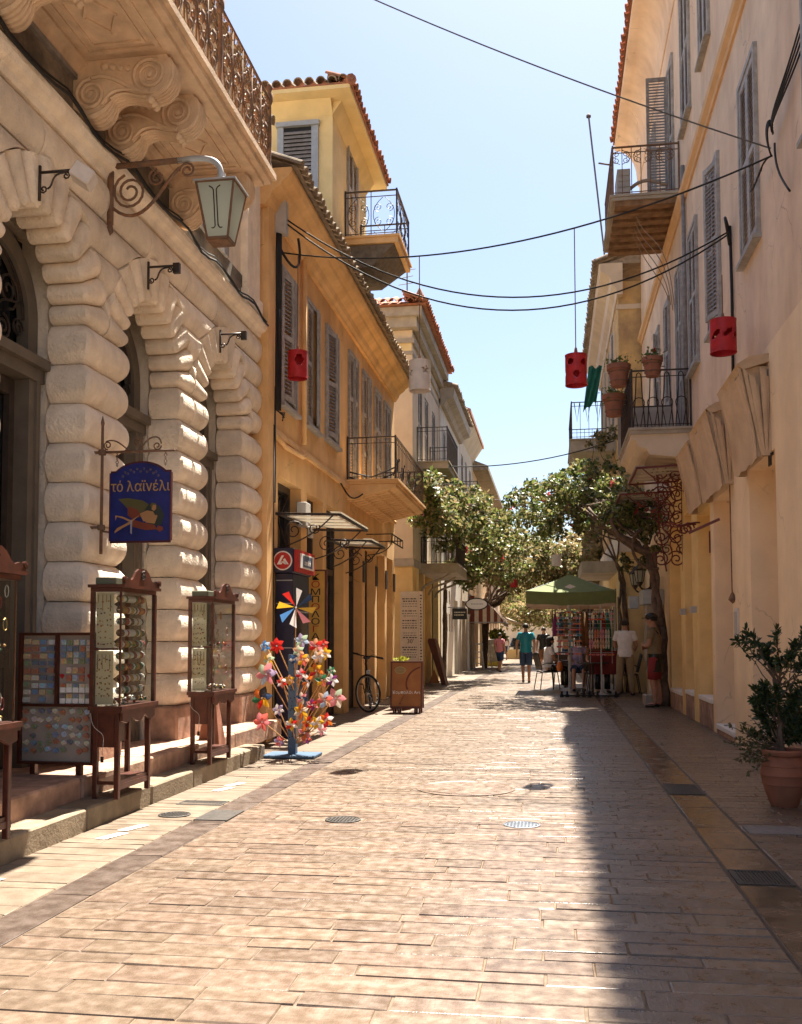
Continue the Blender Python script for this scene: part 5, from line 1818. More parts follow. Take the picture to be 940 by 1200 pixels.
for j in range(4):
    k.tube(bez(RW.p(17.0 + 0.25 * j, 0.7, 8.55), RW.p(17.1 + 0.25 * j, 0.5, 8.0), RW.p(17.1 + 0.3 * j, 0.15, 8.4 - 0.2 * j), RW.p(17.4 + 0.3 * j, 0.03, 6.9 + 0.2 * j), 10), 0.008, 5)
k.build_each('hose', mat('pale_hose', (0.30, 0.22, 0.16), 0.7), b1, smooth='all')

b2 = balcony(rb, RW, 15.76, 18.3, 0.95, 4.56, 0.96, slab=0.06, sm='greyst', bars=False, im='iron')
k = MB()
prof = [(0.0, 4.5), (0.94, 4.5), (0.94, 4.44), (0.86, 4.40), (0.84, 4.32), (0.70, 4.27), (0.66, 4.18), (0.0, 4.10)]
k.loft([[RW.p(u, d, z) for d, z in prof] for u in (15.8, 18.26)])
k.build('corbelled_slab', M_['creamw'], b2)
k = MB()
for (p, q) in ((RW.p(15.79, 0.05, 0), RW.p(15.79, 0.92, 0)), (RW.p(15.79, 0.92, 0), RW.p(18.27, 0.92, 0))):
    L = (q - p).length
    e = (q - p) / L
    n = int(round(L / 0.215))
    s = L / n
    for i in range(n):
        c = p + e * s * (i + 0.5)
        k.tube([c - e * s * 0.42 + Z_ * 4.6, c - e * s * 0.22 + Z_ * 5.2, c - e * s * 0.18 + Z_ * 5.42] + [c + e * math.cos(a) * s * 0.18 + Z_ * (5.42 + 0.07 * math.sin(a)) for a in (PI * 0.75, PI / 2, PI / 4)] + [c + e * s * 0.18 + Z_ * 5.42, c + e * s * 0.22 + Z_ * 5.2, c + e * s * 0.42 + Z_ * 4.6], 0.009, 4)
        k.tube([c + e * math.cos(a) * s * 0.4 + Z_ * (5.0 + 0.09 * math.sin(a)) for a in [PI * j / 6 for j in range(7)]], 0.008, 4)
        k.tube([c - e * s * 0.4 + Z_ * 5.0, c - e * s * 0.1 + Z_ * 4.62], 0.007, 4)
        k.tube([c + e * s * 0.4 + Z_ * 5.0, c + e * s * 0.1 + Z_ * 4.62], 0.007, 4)
k.build('railing_loops', M_['iron'], b2, fix=False)
k = MB()
k.wbox(RW, 18.24, 18.30, 0.0, 0.98, 4.6, 5.5)
k.build('divider', M_['greyst'], b2)
# pipes, cables on the wall
k = MB()
k.tube([RW.p(15.98, 0.05, 8.9), RW.p(15.95, 0.06, 4.3)], 0.035, 7)
k.build('down_pipe', M_['shutd'], rb, smooth='all')
k = MB()
k.tube([RW.p(12.1, 0.03, 6.25), RW.p(12.06, 0.03, 5.4), RW.p(12.1, 0.03, 4.3)], 0.02, 5)
k.tube(bez(RW.p(12.1, 0.04, 6.2), RW.p(11.9, 0.15, 6.4), RW.p(11.7, 0.15, 6.2), RW.p(12.05, 0.05, 6.0), 10), 0.016, 5)
for j in range(4):
    k.tube(bez(RW.p(9.75, 0.05, 5.95), RW.p(9.55 + 0.04 * j, 0.16, 6.05 + 0.04 * j), RW.p(9.4, 0.14, 6.22), RW.p(9.62, 0.06, 6.1 + 0.03 * j), 12), 0.009, 5)
    k.tube(bez(RW.p(9.6, 0.06, 6.1), RW.p(9.5, 0.15, 6.1 + 0.03 * j), RW.p(9.2, 0.08, 6.15 + 0.03 * j), RW.p(8.6, 0.04, 6.3 + 0.08 * j), 10), 0.009, 5)
    k.tube(bez(RW.p(9.75, 0.06, 5.95), RW.p(9.9, 0.14, 5.95), RW.p(9.9 + 0.1 * j, 0.1, 5.85), RW.p(9.95 + 0.15 * j, 0.12, 5.9), 8), 0.009, 4)
k.tube(bez(RW.p(9.6, 0.05, 6.0), RW.p(9.5, 0.08, 5.7), RW.p(9.3, 0.06, 5.5), RW.p(9.1, 0.04, 5.3), 10), 0.011, 5)
k.build_each('cable', M_['cable'], rb, smooth='all')
k = MB()
k.wbox(RW, 12.0, 12.2, 0.035, 0.06, 1.25, 1.62)
k.wbox(RW, 12.02, 12.18, 0.06, 0.065, 1.28, 1.58, 1)
k.build('wall_panel', [M_['whtlan'], M_['greybx']], rb, bevel=0.006)
k = MB()
for u in (15.5, 14.8 + 1.92):
    k.wbox(RW, u - 0.06, u + 0.06, 0.03, 0.12, 1.66, 1.76)
k.build_each('hook_box', M_['greybx'], rb)
k = MB()
k.wbox(RW, 14.0, 14.04, 0.035, 0.05, 2.45, 2.75)
k.bar(RW.p(12.2, 0.2, 2.7), RW.p(12.3, 0.55, 2.55), 0.03)
k.build('awning_crank', M_['redir'], rb)
k = MB()
k.tube([RW.p(12.3, 0.06, 3.3), RW.p(12.28, 0.06, 1.9), RW.p(12.26, 0.06, 1.75)], 0.008, 4)
k.lathe([(0.001, 0), (0.05, 0.05), (0.03, 0.1), (0.01, 0.14)], RW.p(12.26, 0.06, 1.68), 8)
k.build('pull_cord', M_['rust'], rb)
k = MB()
k.wbox(RW, 10.1, 10.2, 0.035, 0.05, 2.98, 3.1)
k.build('wall_plate', M_['iron'], rb)

# folded awnings


def awning(label, u0, u1, z0, z1, dep):
    t = thing('folded_awning', label, 'awning', RW.p((u0 + u1) / 2, 0.05, z0), 'folded tan awnings over the right hand doorways')
    k = MB()
    n = 10
    top, bot = [], []
    for i in range(n + 1):
        a = i / n
        top.append((u0 + (u1 - u0) * a, dep + rnd.uniform(-0.02, 0.02), z1 + rnd.uniform(-0.02, 0.02)))
        bot.append((u0 + (u1 - u0) * a, 0.16 + rnd.uniform(-0.01, 0.01), z0 + rnd.uniform(-0.02, 0.02)))
    rings = []
    m = 6
    for j in range(m + 1):
        f = j / m
        rings.append([RW.p(p[0], p[1] * (1 - f) + q[1] * f + 0.012 * math.sin(i * 0.9 + j) * math.sin(PI * f) - 0.02 * math.sin(PI * f), p[2] * (1 - f) + q[2] * f) for i, (p, q) in enumerate(zip(top, bot))])
    k.loft(rings, closed=False, caps=False)
    k.build('front_cloth', M_['canvas'], t, smooth='all')
    k = MB()
    k.loft([[RW.p(u, d, z) for d, z in ((0.0, z1 + 0.10), (dep * 0.7, z1 + 0.07), (dep + 0.02, z1), (dep - 0.04, z1 - 0.06), (0.0, z1 + 0.02))] for u in (u0 - 0.02, u1 + 0.02)])
    k.build('top_cloth', M_['canvas'], t)
    for uu in (u0 + 0.03, u1 - 0.03):
        k = MB()
        k.prism([RW.p(uu, 0.01, z1 - 0.02), RW.p(uu, dep + 0.01, z1 - 0.03), RW.p(uu, (dep + 0.16) / 2 - 0.005, (z0 + z1) / 2), RW.p(uu, 0.165, z0 + 0.02), RW.p(uu, 0.01, z0 + 0.02)], Y_ * 0.012)
        k.build('side_cloth', M_['canvas'], t)
    for i in range(6):
        f = i / 6.0
        d0, d1 = dep * (1 - f) - 0.03, dep * (1 - f) - 0.07 - 0.02 * (i % 2)
        k = MB()
        zt = z1 - 0.05 - 0.07 * (i % 3)
        for uu in (u0 - 0.025 - 0.02 * (i % 2), u1 + 0.01):
            k = MB()
            k.prism([RW.p(uu, d0, zt), RW.p(uu, d1, zt - 0.03), RW.p(uu, 0.10 - 0.012 * i, z0 + 0.02), RW.p(uu, 0.125 - 0.012 * i, z0 + 0.02)], Y_ * 0.03)
            k.build('pleat', M_['canvas'], t)
    k = MB()
    for u in (u0 + 0.01, u1 - 0.01):
        k.bar(RW.p(u, 0.02, z0 + 0.03), RW.p(u, dep - 0.05, z1 - 0.06), 0.03)
        k.bar(RW.p(u, 0.02, z0 + 0.03), RW.p(u, 0.03, z1 - 0.06), 0.03)
    k.bar(RW.p(u0, dep - 0.045, z1 - 0.05), RW.p(u1, dep - 0.045, z1 - 0.05), 0.035)
    k.build('awning_frame', M_['shutd'], t)
    return t


awning('largest folded tan awning by the plain peach wall, sagging in deep creases', 10.15, 11.38, 3.06, 4.02, 0.32)
awning('middle folded tan awning with dark pleats showing on its side', 12.2, 13.75, 3.10, 4.05, 0.32)
awning('farthest folded tan awning, next to the red scrolled ironwork', 13.95, 15.2, 3.12, 4.0, 0.32)

slat_canopy('upper slatted canopy with red scrollwork directly under the stone balcony', RW, 15.9, 17.6, 4.02, 0.85, 5, im='redir', sm='greyst', drop=0.04, group='slatted canopies with red scrollwork', scrollm='redir')
slat_canopy('lower slatted canopy with red scrollwork half buried in the vine', RW, 18.3, 20.2, 3.95, 0.95, 5, im='redir', sm='greyst', drop=0.04, group='slatted canopies with red scrollwork', scrollm='redir')
t = thing('scroll_screen', 'tall screen of dark red wrought iron scrolls hung on the ochre wall beside the vine', 'iron screen', RW.p(16.9, 0.1, 2.7))
k = MB()
for j in range(5):
    for i in range(2):
        c = RW.p(16.85 + 0.05 * j, 0.12 + 0.26 * i, 4.05 - 0.36 * j)
        k.tube(spiral(c, 0.15, 0.02, rnd.uniform(0, 6), rnd.choice((-1.8, 1.8)), X_, Z_, 20), 0.012, 4)
        k.tube(spiral(c + V((0.1, 0.02, 0.17)), 0.10, 0.02, rnd.uniform(0, 6), rnd.choice((-1.6, 1.6)), X_, Z_, 16), 0.010, 4)
for d in (0.03, 0.42):
    k.tube([RW.p(16.9, d, 4.3), RW.p(16.95, d, 3.2), RW.p(17.0, d * 0.7, 2.4)], 0.012, 4)
for j in range(7):
    k.tube(bez(RW.p(16.9, rnd.uniform(0, 0.4), 4.2 - 0.2 * j), RW.p(16.9, 0.5, 4.1 - 0.2 * j), RW.p(16.95, -0.02, 3.9 - 0.2 * j), RW.p(17, rnd.uniform(0.05, 0.4), 3.7 - 0.2 * j), 10), 0.011, 4)
k.build('scrolls', M_['redir'], t)
for u, z in ((15.35, 3.02), (14.95, 3.0)):
    k = MB()
    k.tube(spiral(RW.p(u, 0.2, z - 0.1), 0.09, 0.02, 0, 1.4, X_, Z_, 16), 0.012, 4)
    k.tube(bez(RW.p(u, 0.5, z), RW.p(u, 0.3, z - 0.12), RW.p(u, 0.2, z), RW.p(u, 0.03, z - 0.02), 8), 0.012, 4)
    k.build('small_scroll', M_['redir'], t)


# flower pots on the railing
def pot(mb, c, r, h, mi=0):
    mb.lathe([(0.001, 0), (r * 0.68, 0.0), (r * 0.92, h * 0.78), (r * 1.06, h * 0.78), (r * 1.08, h), (r * 0.92, h), (r * 0.9, h * 0.88), (0.001, h * 0.88)], c, 18, mi)


PG = 'flower pots hung on the stone balcony railing'
for c, r, h, lab, red in (((1.60, 15.72, 5.40), 0.155, 0.30, 'terracotta pot with a red flower on the near side of the balcony railing', True),
                          ((1.12, 16.35, 5.42), 0.185, 0.36, 'upper of two terracotta pots hung on the balcony corner', False),
                          ((1.06, 16.75, 5.02), 0.185, 0.36, 'lower of two terracotta pots hung on the balcony corner', False)):
    t = thing('flower_pot', lab, 'flower pot', c, PG)
    k = MB()
    pot(k, c, r, h)
    k.build('pot', M_['terra'], t, smooth=True)
    k = MB()
    for f in (0.2, 0.62):
        k.lathe([(r * (0.72 + 0.26 * f) + 0.006, h * f), (r * (0.72 + 0.26 * f) + 0.014, h * f + 0.01), (r * (0.72 + 0.26 * f) + 0.006, h * f + 0.02)], c, 16)
    k.bar((c[0], c[1] + 0.0, c[2] + h * 0.62), (c[0] + 0.2, c[1] + 0.12, c[2] + h * 0.62), 0.012)
    k.build('pot_ring', M_['rust'], t)
    rg = np.random.default_rng(int(c[1] * 100))
    n = 160
    p = rg.normal(size=(n, 3)) * (r * 0.5, r * 0.5, 0.05) + (c[0], c[1], c[2] + h + 0.03)
    leaves('leaves', p, 0.035, [LEAF_A], t, 5, kind='stuff')
    if red:
        k = MB()
        k.tube([(c[0], c[1], c[2] + h), (c[0] + 0.02, c[1], c[2] + h + 0.12)], 0.005, 4)
        for q in range(9):
            k.lathe([(0.001, -0.02), (0.022, 0), (0.001, 0.02)], (c[0] + 0.02 + rnd.uniform(-.03, .03), c[1] + rnd.uniform(-.03, .03), c[2] + h + 0.12 + rnd.uniform(-.02, .03)), 6)
        k.build('flower', M_['redpt'], t)

# wall lamps, meter cabinet by the vine
for yy, lab in ((21.4, 'nearer of two black coach lanterns on the pink wall'), (22.6, 'farther of two black coach lanterns on the pink wall')):
    t = thing('coach_lantern', lab, 'wall lamp', (RX - 0.3, yy, 2.3), 'black coach lanterns on the pink wall')
    c = V((RX - 0.36, yy, 2.58))
    k = MB()
    k.loft([[c + V((math.cos(a) * r, math.sin(a) * r, z)) for a in [PI / 3 * i for i in range(6)]] for r, z in ((0.02, 0.32), (0.05, 0.26), (0.14, 0.16), (0.14, 0.145))])
    k.loft([[c + V((math.cos(a) * r, math.sin(a) * r, z)) for a in [PI / 3 * i for i in range(6)]] for r, z in ((0.075, -0.10), (0.06, -0.14), (0.02, -0.2))])
    for i in range(6):
        a = PI / 3 * i
        k.bar(c + V((math.cos(a) * 0.12, math.sin(a) * 0.12, 0.15)), c + V((math.cos(a) * 0.075, math.sin(a) * 0.075, -0.1)), 0.014)
    k.build('lamp_cage', M_['iron'], t)
    k = MB()
    k.loft([[c + V((math.cos(a) * r, math.sin(a) * r, z)) for a in [PI / 3 * i for i in range(6)]] for r, z in ((0.115, 0.14), (0.07, -0.10))])
    k.build('lamp_glass', MATS['dusty_glass'], t)
    k = MB()
    k.tube(bez(c - Z_ * 0.18, c + V((0.05, 0, -0.32)), c + V((0.2, 0, -0.26)), c + V((0.34, 0, -0.14)), 10), 0.02, 6)
    k.box(RX - 0.04, RX - 0.012, yy - 0.05, yy + 0.05, 2.28, 2.62)
    k.build('bracket', M_['iron'], t)
t = thing('meter_cabinet', 'weathered grey electricity cabinet on the pink wall behind the man in the cap', 'cabinet', (RX - 0.2, 20.6, 0.8))
k = MB()
k.box(RX - 0.36, RX - 0.015, 20.0, 20.6, 0.82, 1.95)
k.build('cabinet_body', mat('weathered_cabinet', (0.30, 0.27, 0.22), 0.7, 0.25, 6, col2=(0.18, 0.14, 0.10), mix2=0.7, scale2=3), t, bevel=0.01)
k = MB()
k.box(RX - 0.42, RX - 0.013, 19.96, 20.9, 1.955, 2.25)
k.box(RX - 0.62, RX - 0.425, 20.9, 21.2, 1.9, 2.16)
k.build('cabinet_hood', M_['galv'], t, bevel=0.01)
k = MB()
k.box(RX - 0.30, RX - 0.016, 20.1, 20.5, 0.02, 0.8)
k.build('cabinet_base', M_['creamw'], t)
k = MB()
k.box(1.72, 2.16, 19.2, 19.75, -0.01, 0.2)
tag(k.build('stone_block', M_['greyst'], bevel=0.015), 'low grey stone block on the pavement behind the man in the cap', 'stone block')

# ---------------------------------------------------------------- right: next houses
r2 = thing('crumbling_house', 'ochre house with crumbling plaster corner and moulded tiled eave beyond the peach building', 'house', (3.5, 28, 0))
X2 = 1.66
R2 = WF((X2, 0, 0), (0, 1, 0), (-1, 0, 0))
mb = MB()
wall_with_openings(mb, R2, 24.1, 33, 3.4, 10.0, [(25.2, 26.0, 6.6, 9.2), (26.9, 27.7, 6.6, 9.2), (28.8, 29.6, 6.6, 9.2), (30.6, 31.4, 6.6, 9.2)], -0.3, 0)
mb.box(X2 + 0.3, 8, 24.1, 33, 3.4, 10.0)
mb.build('wall', M_['crack'], r2)
mb = MB()
mb.box(X2 + 0.005, 8, 24.12, 33, 0, 3.398)
mb.build('ground_floor_wall', M_['yellow'], r2)
k = MB()
k.box(X2 - 0.08, 8, 24.02, 33, 3.36, 3.9)
k.build('string_course', M_['white'], r2)
k = MB()
prof = [(-0.1, 9.6), (0.04, 9.6), (0.06, 9.75), (0.16, 9.85), (0.2, 10.05), (0.42, 10.2), (0.46, 10.38), (-0.1, 10.38)]
k.loft([[R2.p(u, d, z) for d, z in prof] for u in (23.85, 33.2)])
k.box(X2 - 0.05, 3.2, 24.06, 24.1, 9.3, 9.42)
k.build('cornice', M_['creamw'], r2)
k = MB()
for i in range(20):
    u = 24.0 + 0.46 * i
    k.loft([[R2.p(u + q, d, z) for d, z in ((0.03, 9.78), (0.10, 9.80), (0.17, 9.9), (0.19, 10.04), (0.03, 10.04))] for q in (0, 0.16)])
k.build('cornice_brackets', M_['crack'], r2, kind='stuff')
tiles_row(r2, R2, 23.9, 33.2, 0.6, 10.4, 1.0, 0.35, M_['tileold'], step=0.24, r=0.1)
k = MB()
k.quad(R2.p(23.85, 0.5, 10.385), R2.p(33.2, 0.5, 10.385), R2.p(33.2, -3, 11.4), R2.p(23.85, -3, 11.4))
k.prism([R2.p(23.9, 0.4, 10.37), R2.p(23.9, -3, 11.38), R2.p(23.9, -3, 10.37)], (0, 0.05, 0))
k.build('roof', M_['tileold'], r2)
for u in (25.2, 26.9, 28.8, 30.6):
    w = shutter_window(r2, R2, u + 0.02, u + 0.78, 6.65, 9.15, dd=0.0, sill=False, slat=0.085)
    k = MB()
    for uu in (u - 0.22, u + 0.90):
        k.wbox(R2, uu, uu + 0.11, 0.0, 0.07, 6.5, 9.3)
    k.build('window_pilaster', M_['creamw'], w)
b3 = balcony(r2, R2, 25.6, 29.0, 1.15, 6.42, 1.0, slab=0.3, step=0.2, im='iron', sm='greyst')
k = MB()
e = Y_
for i in range(8):
    u = 25.65 + 0.42 * i
    k.tube([R2.p(u, 1.12, 7.4), R2.p(u + 0.1, 1.12, 6.9), R2.p(u + 0.2, 1.12, 7.4)], 0.012, 4)
for i in range(4):
    d = 0.1 + 0.27 * i
    k.tube([R2.p(25.63, d, 7.4), R2.p(25.63, d + 0.07, 6.9), R2.p(25.63, d + 0.14, 7.4)], 0.012, 4)
k.build('railing_zigzag', M_['iron'], b3)
k = MB()
rg = random.Random(3)
rings = []
for j in range(8):
    f = j / 7
    rings.append([V((0.98 + 0.34 * i / 9 - 0.16 * f, 25.3 + 0.06 * math.sin(i * 1.7 + j * 0.8), 8.25 - 0.95 * f - 0.25 * f * (1 - i / 9) ** 2 + 0.04 * math.sin(i))) for i in range(10)])
k.loft(rings, closed=False, caps=False)
tag(k.build('green_cloth', M_['green'], smooth='all'), 'dark green cloth hung over the far iron balcony beside the pots', 'cloth')
k = MB()
for u, lo, hi in ((25.0, 1.2, 2.3), (25.5, 1.25, 2.35), (26.4, 0, 2.6), (28.4, 0, 2.6), (30.6, 0, 2.6)):
    k.wbox(R2, u, u + (0.32 if lo > 0 else 1.3), -0.03, 0.012, lo, hi)
k.build('shop_opening', M_['doorwd'], r2)
k = MB()
k.wbox(R2, 26.0, 29.6, 0.0, 0.9, 3.0, 3.3)
k.build('ledge', M_['greyst'], r2)

r3 = thing('distant_house', 'distant house mostly hidden behind the vines on the shaded side', 'house', (4, 44, 0))
R3 = WF((2.0, 0, 0), (0, 1, 0), (-1, 0, 0))
mb = MB()
wall_with_openings(mb, R3, 33.2, 66, 0, 8.0, [(34 + 2.6 * i, 34.9 + 2.6 * i, 5.2, 7.2) for i in range(12)] + [(34 + 2.6 * i, 35.6 + 2.6 * i, 0, 2.7) for i in range(12)], -0.25, 0)
mb.box(2.25, 9, 33.2, 66, 0, 8.0)
mb.build('wall', M_['creamw'], r3)
k = MB()
for i in range(12):
    k.wbox(R3, 34 + 2.6 * i, 34.9 + 2.6 * i, -0.245, -0.12, 5.2, 7.2)
    k.wbox(R3, 34 + 2.6 * i, 35.6 + 2.6 * i, -0.245, -0.2, 0, 2.7)
k.build('window', M_['shutd'], r3)
k = MB()
k.prism([(1.5, 33.2, 8.0), (9.5, 33.2, 8.0), (9.5, 33.2, 8.2), (5, 33.2, 9.6), (1.5, 33.2, 8.2)], (0, 33, 0))
k.build('roof', M_['tileold'], r3)
mb = MB()
mb.box(-9, 9, 92, 98, 0, 7.5)
fe = mb.build('end_house', M_['peach2'])
tag(fe, 'pale house closing the far end of the street behind foliage', 'house')

# antenna pole
k = MB()
k.tube([(1.42, 24.6, 10.45), (1.03, 24.6, 14.5)], 0.022, 6)
k.lathe([(0.06, 0), (0.06, 0.05), (0.03, 0.09)], (1.03, 24.6, 14.46), 8)
tag(k.build('roof_mast', M_['wire']), 'thin grey mast leaning on the roof of the crumbling house', 'mast')


# ---------------------------------------------------------------- wires and can lanterns
def span(label, pts, r, m='wire', n=24, sag=0.0):
    p = [V(q) for q in pts]
    out = []
    if len(p) == 2:
        for i in range(n + 1):
            t_ = i / n
            out.append(p[0].lerp(p[1], t_) - Z_ * sag * 4 * t_ * (1 - t_))
    else:
        out = p
    k = MB()
    k.tube(out, r, 5)
    o = k.build('overhead_wire', M_[m], smooth='all')
    return tag(o, label, 'wire', 'wires strung across the street')


A1 = V((RX - 0.05, 9.70, 5.93))
B1 = V((-3.5, 12.2, 6.33))
SAG = 0.42


def on_wire(x):
    t_ = (x - A1.x) / (B1.x - A1.x)
    return A1.lerp(B1, t_) - Z_ * SAG * 4 * t_ * (1 - t_)


span('wire from the cable knot on the peach wall to the orange building, carrying three lanterns', (A1, B1), 0.010, 'cable', 30, SAG)
A2 = V((RX - 0.03, 12.12, 6.2))
span('upper of two sagging cables joining the peach wall and the orange wall', (A2, V((-3.45, 12.1, 6.78))), 0.011, 'cable', 30, 0.95)
span('lower of two sagging cables joining the peach wall and the orange wall', (A2 - Z_ * 0.03, V((-3.46, 12.1, 6.74))), 0.011, 'cable', 30, 1.08)
span('high straight wire crossing the open sky from the peach wall', (V((RX - 0.02, 9.9, 6.1)), V((-3.5, 10.9, 9.6))), 0.008, 'wire', 20, 0.12)
span('thin wire low over the far rooftops', (V((1.6, 25.2, 6.3)), V((-3.5, 26.4, 6.05))), 0.016, 'cable', 16, 0.28)
span('faint wire over the street beyond the vines', (V((2.0, 36, 6.4)), V((-3.4, 37.4, 6.9))), 0.014, 'wire', 12, 0.3)


def cut_cyl(r, z0, z1, holes, n=44, m=26):
    """A tin can wall with the pattern really cut through: faces inside a hole are left out."""
    k = MB()
    vs = []
    for j in range(m + 1):
        for i in range(n):
            a = 2 * PI * i / n
            vs.append((math.cos(a) * r, math.sin(a) * r, z0 + (z1 - z0) * j / m))
    fs = []
    for j in range(m):
        for i in range(n):
            a = 2 * PI * (i + 0.5) / n
            z = z0 + (z1 - z0) * (j + 0.5) / m
            if any(h(a, z) for h in holes):
                continue
            fs.append((j * n + i, j * n + (i + 1) % n, (j + 1) * n + (i + 1) % n, (j + 1) * n + i))
    k.add(vs, fs)
    return k


def hole(a0, zc, kind, s, r):
    def f(a, z):
        du = ((a - a0 + PI) % (2 * PI) - PI) * r / s
        dz = (z - zc) / s
        if kind == 'round':
            return du * du + dz * dz < 1
        if kind == 'leaf':
            x, y_ = du * 0.77 + dz * 0.64, -du * 0.64 + dz * 0.77
            return (x / 1.2) ** 2 + (y_ / 0.5) ** 2 < 1
        if kind == 'star':
            rr = math.hypot(du, dz)
            an = math.atan2(dz, du)
            return rr < 0.62 + 0.48 * math.cos(5 * (an - PI / 2))
        return abs(du) + abs(dz) < 1 or (abs(du) < 0.5 and abs(dz) < 0.9)
    return f


def lantern(label, c, r, h, m, holes, wirez, rot=0.0):
    t = thing('can_lantern', label, 'lantern', c, 'cut out tin lanterns hung over the street')
    c = V(c)
    k = cut_cyl(r, 0, h, holes)
    k.v = [tuple(c + V((math.cos(rot) * x - math.sin(rot) * y, math.sin(rot) * x + math.cos(rot) * y, z))) for x, y, z in k.v]
    o = k.build('can', M_[m], t, smooth='all', fix=False)
    s = o.modifiers.new('thickness', 'SOLIDIFY')
    s.thickness = 0.004
    k = MB()
    k.lathe([(r * 1.02, h - 0.008), (r * 1.03, h + 0.006), (r * 0.5, h + 0.012), (0.01, h + 0.014)], c, 24)
    k.lathe([(r * 1.0, -0.006), (r * 1.025, 0.0), (r * 1.0, 0.012)], c, 24)
    k.build_each('rim', M_[m], t)
    k = MB()
    k.lathe([(0.012, h + 0.01), (0.02, h + 0.04), (0.014, h + 0.08), (0.004, h + 0.1)], c, 8)
    k.tube([c + Z_ * (h + 0.09), V((c.x, c.y, wirez))], 0.006, 5)
    k.build('hanging_cord', M_['rust'], t)
    return t


F = -PI / 2
w = on_wire(0.275)
lantern('red can lantern with round holes hanging in the open sky', (w.x, w.y, w.z - 1.72), 0.115, 0.32, 'redlan',
        [hole(F - 0.6, 0.24, 'round', 0.036, 0.115), hole(F + 0.05, 0.1, 'round', 0.036, 0.115), hole(F + 0.75, 0.23, 'round', 0.036, 0.115), hole(F + 2.3, 0.2, 'round', 0.036, 0.115), hole(F + 3.4, 0.1, 'round', 0.036, 0.115), hole(F - 1.6, 0.12, 'round', 0.036, 0.115)], w.z)
w = on_wire(-1.52)
lantern('white can lantern with cut out stars in front of the cream house', (w.x, w.y, w.z - 1.62), 0.125, 0.345, 'whtlan',
        [hole(F + 0.72, 0.23, 'star', 0.05, 0.125), hole(F - 1.02, 0.2, 'star', 0.05, 0.125), hole(F + 2.4, 0.2, 'star', 0.05, 0.125), hole(F + 3.9, 0.2, 'star', 0.05, 0.125)], w.z)
w = on_wire(-3.2)
lantern('red can lantern with a cut out flower in front of the orange wall', (w.x, w.y, w.z - 1.62), 0.125, 0.34, 'redlan',
        [hole(F + 0.45, 0.215, 'flower', 0.075, 0.125), hole(F + 2.5, 0.2, 'flower', 0.07, 0.125), hole(F - 1.8, 0.2, 'flower', 0.07, 0.125)], w.z)
lantern('red can lantern with slanting leaf slots against the peach wall', (1.90, 11.13, 4.42), 0.142, 0.36, 'redlan',
        [hole(F - 0.75, 0.19, 'leaf', 0.055, 0.142), hole(F + 0.25, 0.2, 'leaf', 0.055, 0.142), hole(F + 1.0, 0.19, 'leaf', 0.05, 0.142), hole(F + 2.2, 0.19, 'leaf', 0.055, 0.142), hole(F + 3.3, 0.19, 'leaf', 0.055, 0.142)], 5.3)
for (x, y_, z, r, h, m, lab) in ((-1.78, 33.0, 3.9, 0.18, 0.42, 'redlan', 'small red lantern hanging before the leafy vine'), (0.14, 33.0, 3.72, 0.16, 0.36, 'whtlan', 'small white lantern under the vine canopy'),
                                 (-1.05, 46.0, 3.3, 0.16, 0.36, 'redlan', 'tiny red lantern beside the umbrella top'), (-1.55, 40.0, 3.4, 0.14, 0.3, 'redlan', 'tiny red lantern deep in the foliage')):
    lantern(lab, (x, y_, z), r, h, m, [], z + 1.6)

# ---------------------------------------------------------------- vines and far foliage
def cloud(blobs, n, seed, shell=0.5):
    """Points spread through a set of ellipsoid clumps, denser towards the outside, with gaps between clumps."""
    rg = np.random.default_rng(seed)
    vol = np.array([b[3] * b[4] * b[5] for b in blobs]) ** 0.8
    pick = rg.choice(len(blobs), n, p=vol / vol.sum())
    B = np.array(blobs)[pick]
    d = rg.normal(size=(n, 3))
    d /= np.linalg.norm(d, axis=1, keepdims=True)
    r = rg.uniform(0, 1, (n, 1)) ** shell
    return B[:, :3] + d * r * B[:, 3:6]


def twig(k, a, b, r0, r1, wob, n=8, seg=5):
    a, b = V(a), V(b)
    pts = []
    for i in range(n + 1):
        t_ = i / n
        p = a.lerp(b, t_)
        if 0 < i < n:
            p += V((rnd.uniform(-wob, wob), rnd.uniform(-wob, wob), rnd.uniform(-wob, wob)))
        pts.append(p)
    k.tube(pts, [r0 + (r1 - r0) * i / n for i in range(n + 1)], seg)
    return pts


def sub_blobs(core, per, sp, rr, seed):
    rg = random.Random(seed)
    out = []
    for (x, y_, z, a, b, c) in core:
        for _ in range(per):
            u = V((rg.gauss(0, 1), rg.gauss(0, 1), rg.gauss(0, 1))).normalized() * (rg.random() ** 0.4)
            s = rg.uniform(*rr)
            out.append((x + u.x * a * sp, y_ + u.y * b * sp, z + u.z * c * sp, s, s * 1.1, s * 0.75))
    return out


vr = thing('climbing_vine', 'gnarled vine climbing the peach wall and spreading its leafy canopy over the street', 'vine', (2.08, 19.1, 0))
k = MB()
for j in range(4):
    a = (2.08 + 0.05 * math.cos(j * 1.6), 19.15 + 0.07 * math.sin(j * 1.6), 0)
    m1 = (2.02 + 0.07 * math.cos(j * 1.6 + 2), 19.2 + 0.08 * math.sin(j * 1.6 + 2), 1.5)
    m2 = (1.95 - 0.04 * j, 19.3 + 0.05 * j, 2.9)
    twig(k, a, m1, 0.075, 0.06, 0.02, 6, 7)
    twig(k, m1, m2, 0.06, 0.05, 0.03, 6, 7)
    e = (1.2 - 0.45 * j, 19.6 + 0.7 * j, 3.7 + 0.25 * j)
    twig(k, m2, e, 0.05, 0.025, 0.06, 8, 6)
twig(k, (2.05, 19.0, 0.9), (1.75, 18.9, 1.35), 0.03, 0.02, 0.02, 4)
twig(k, (2.05, 19.0, 0.9), (1.78, 19.0, 0.62), 0.03, 0.02, 0.02, 4)
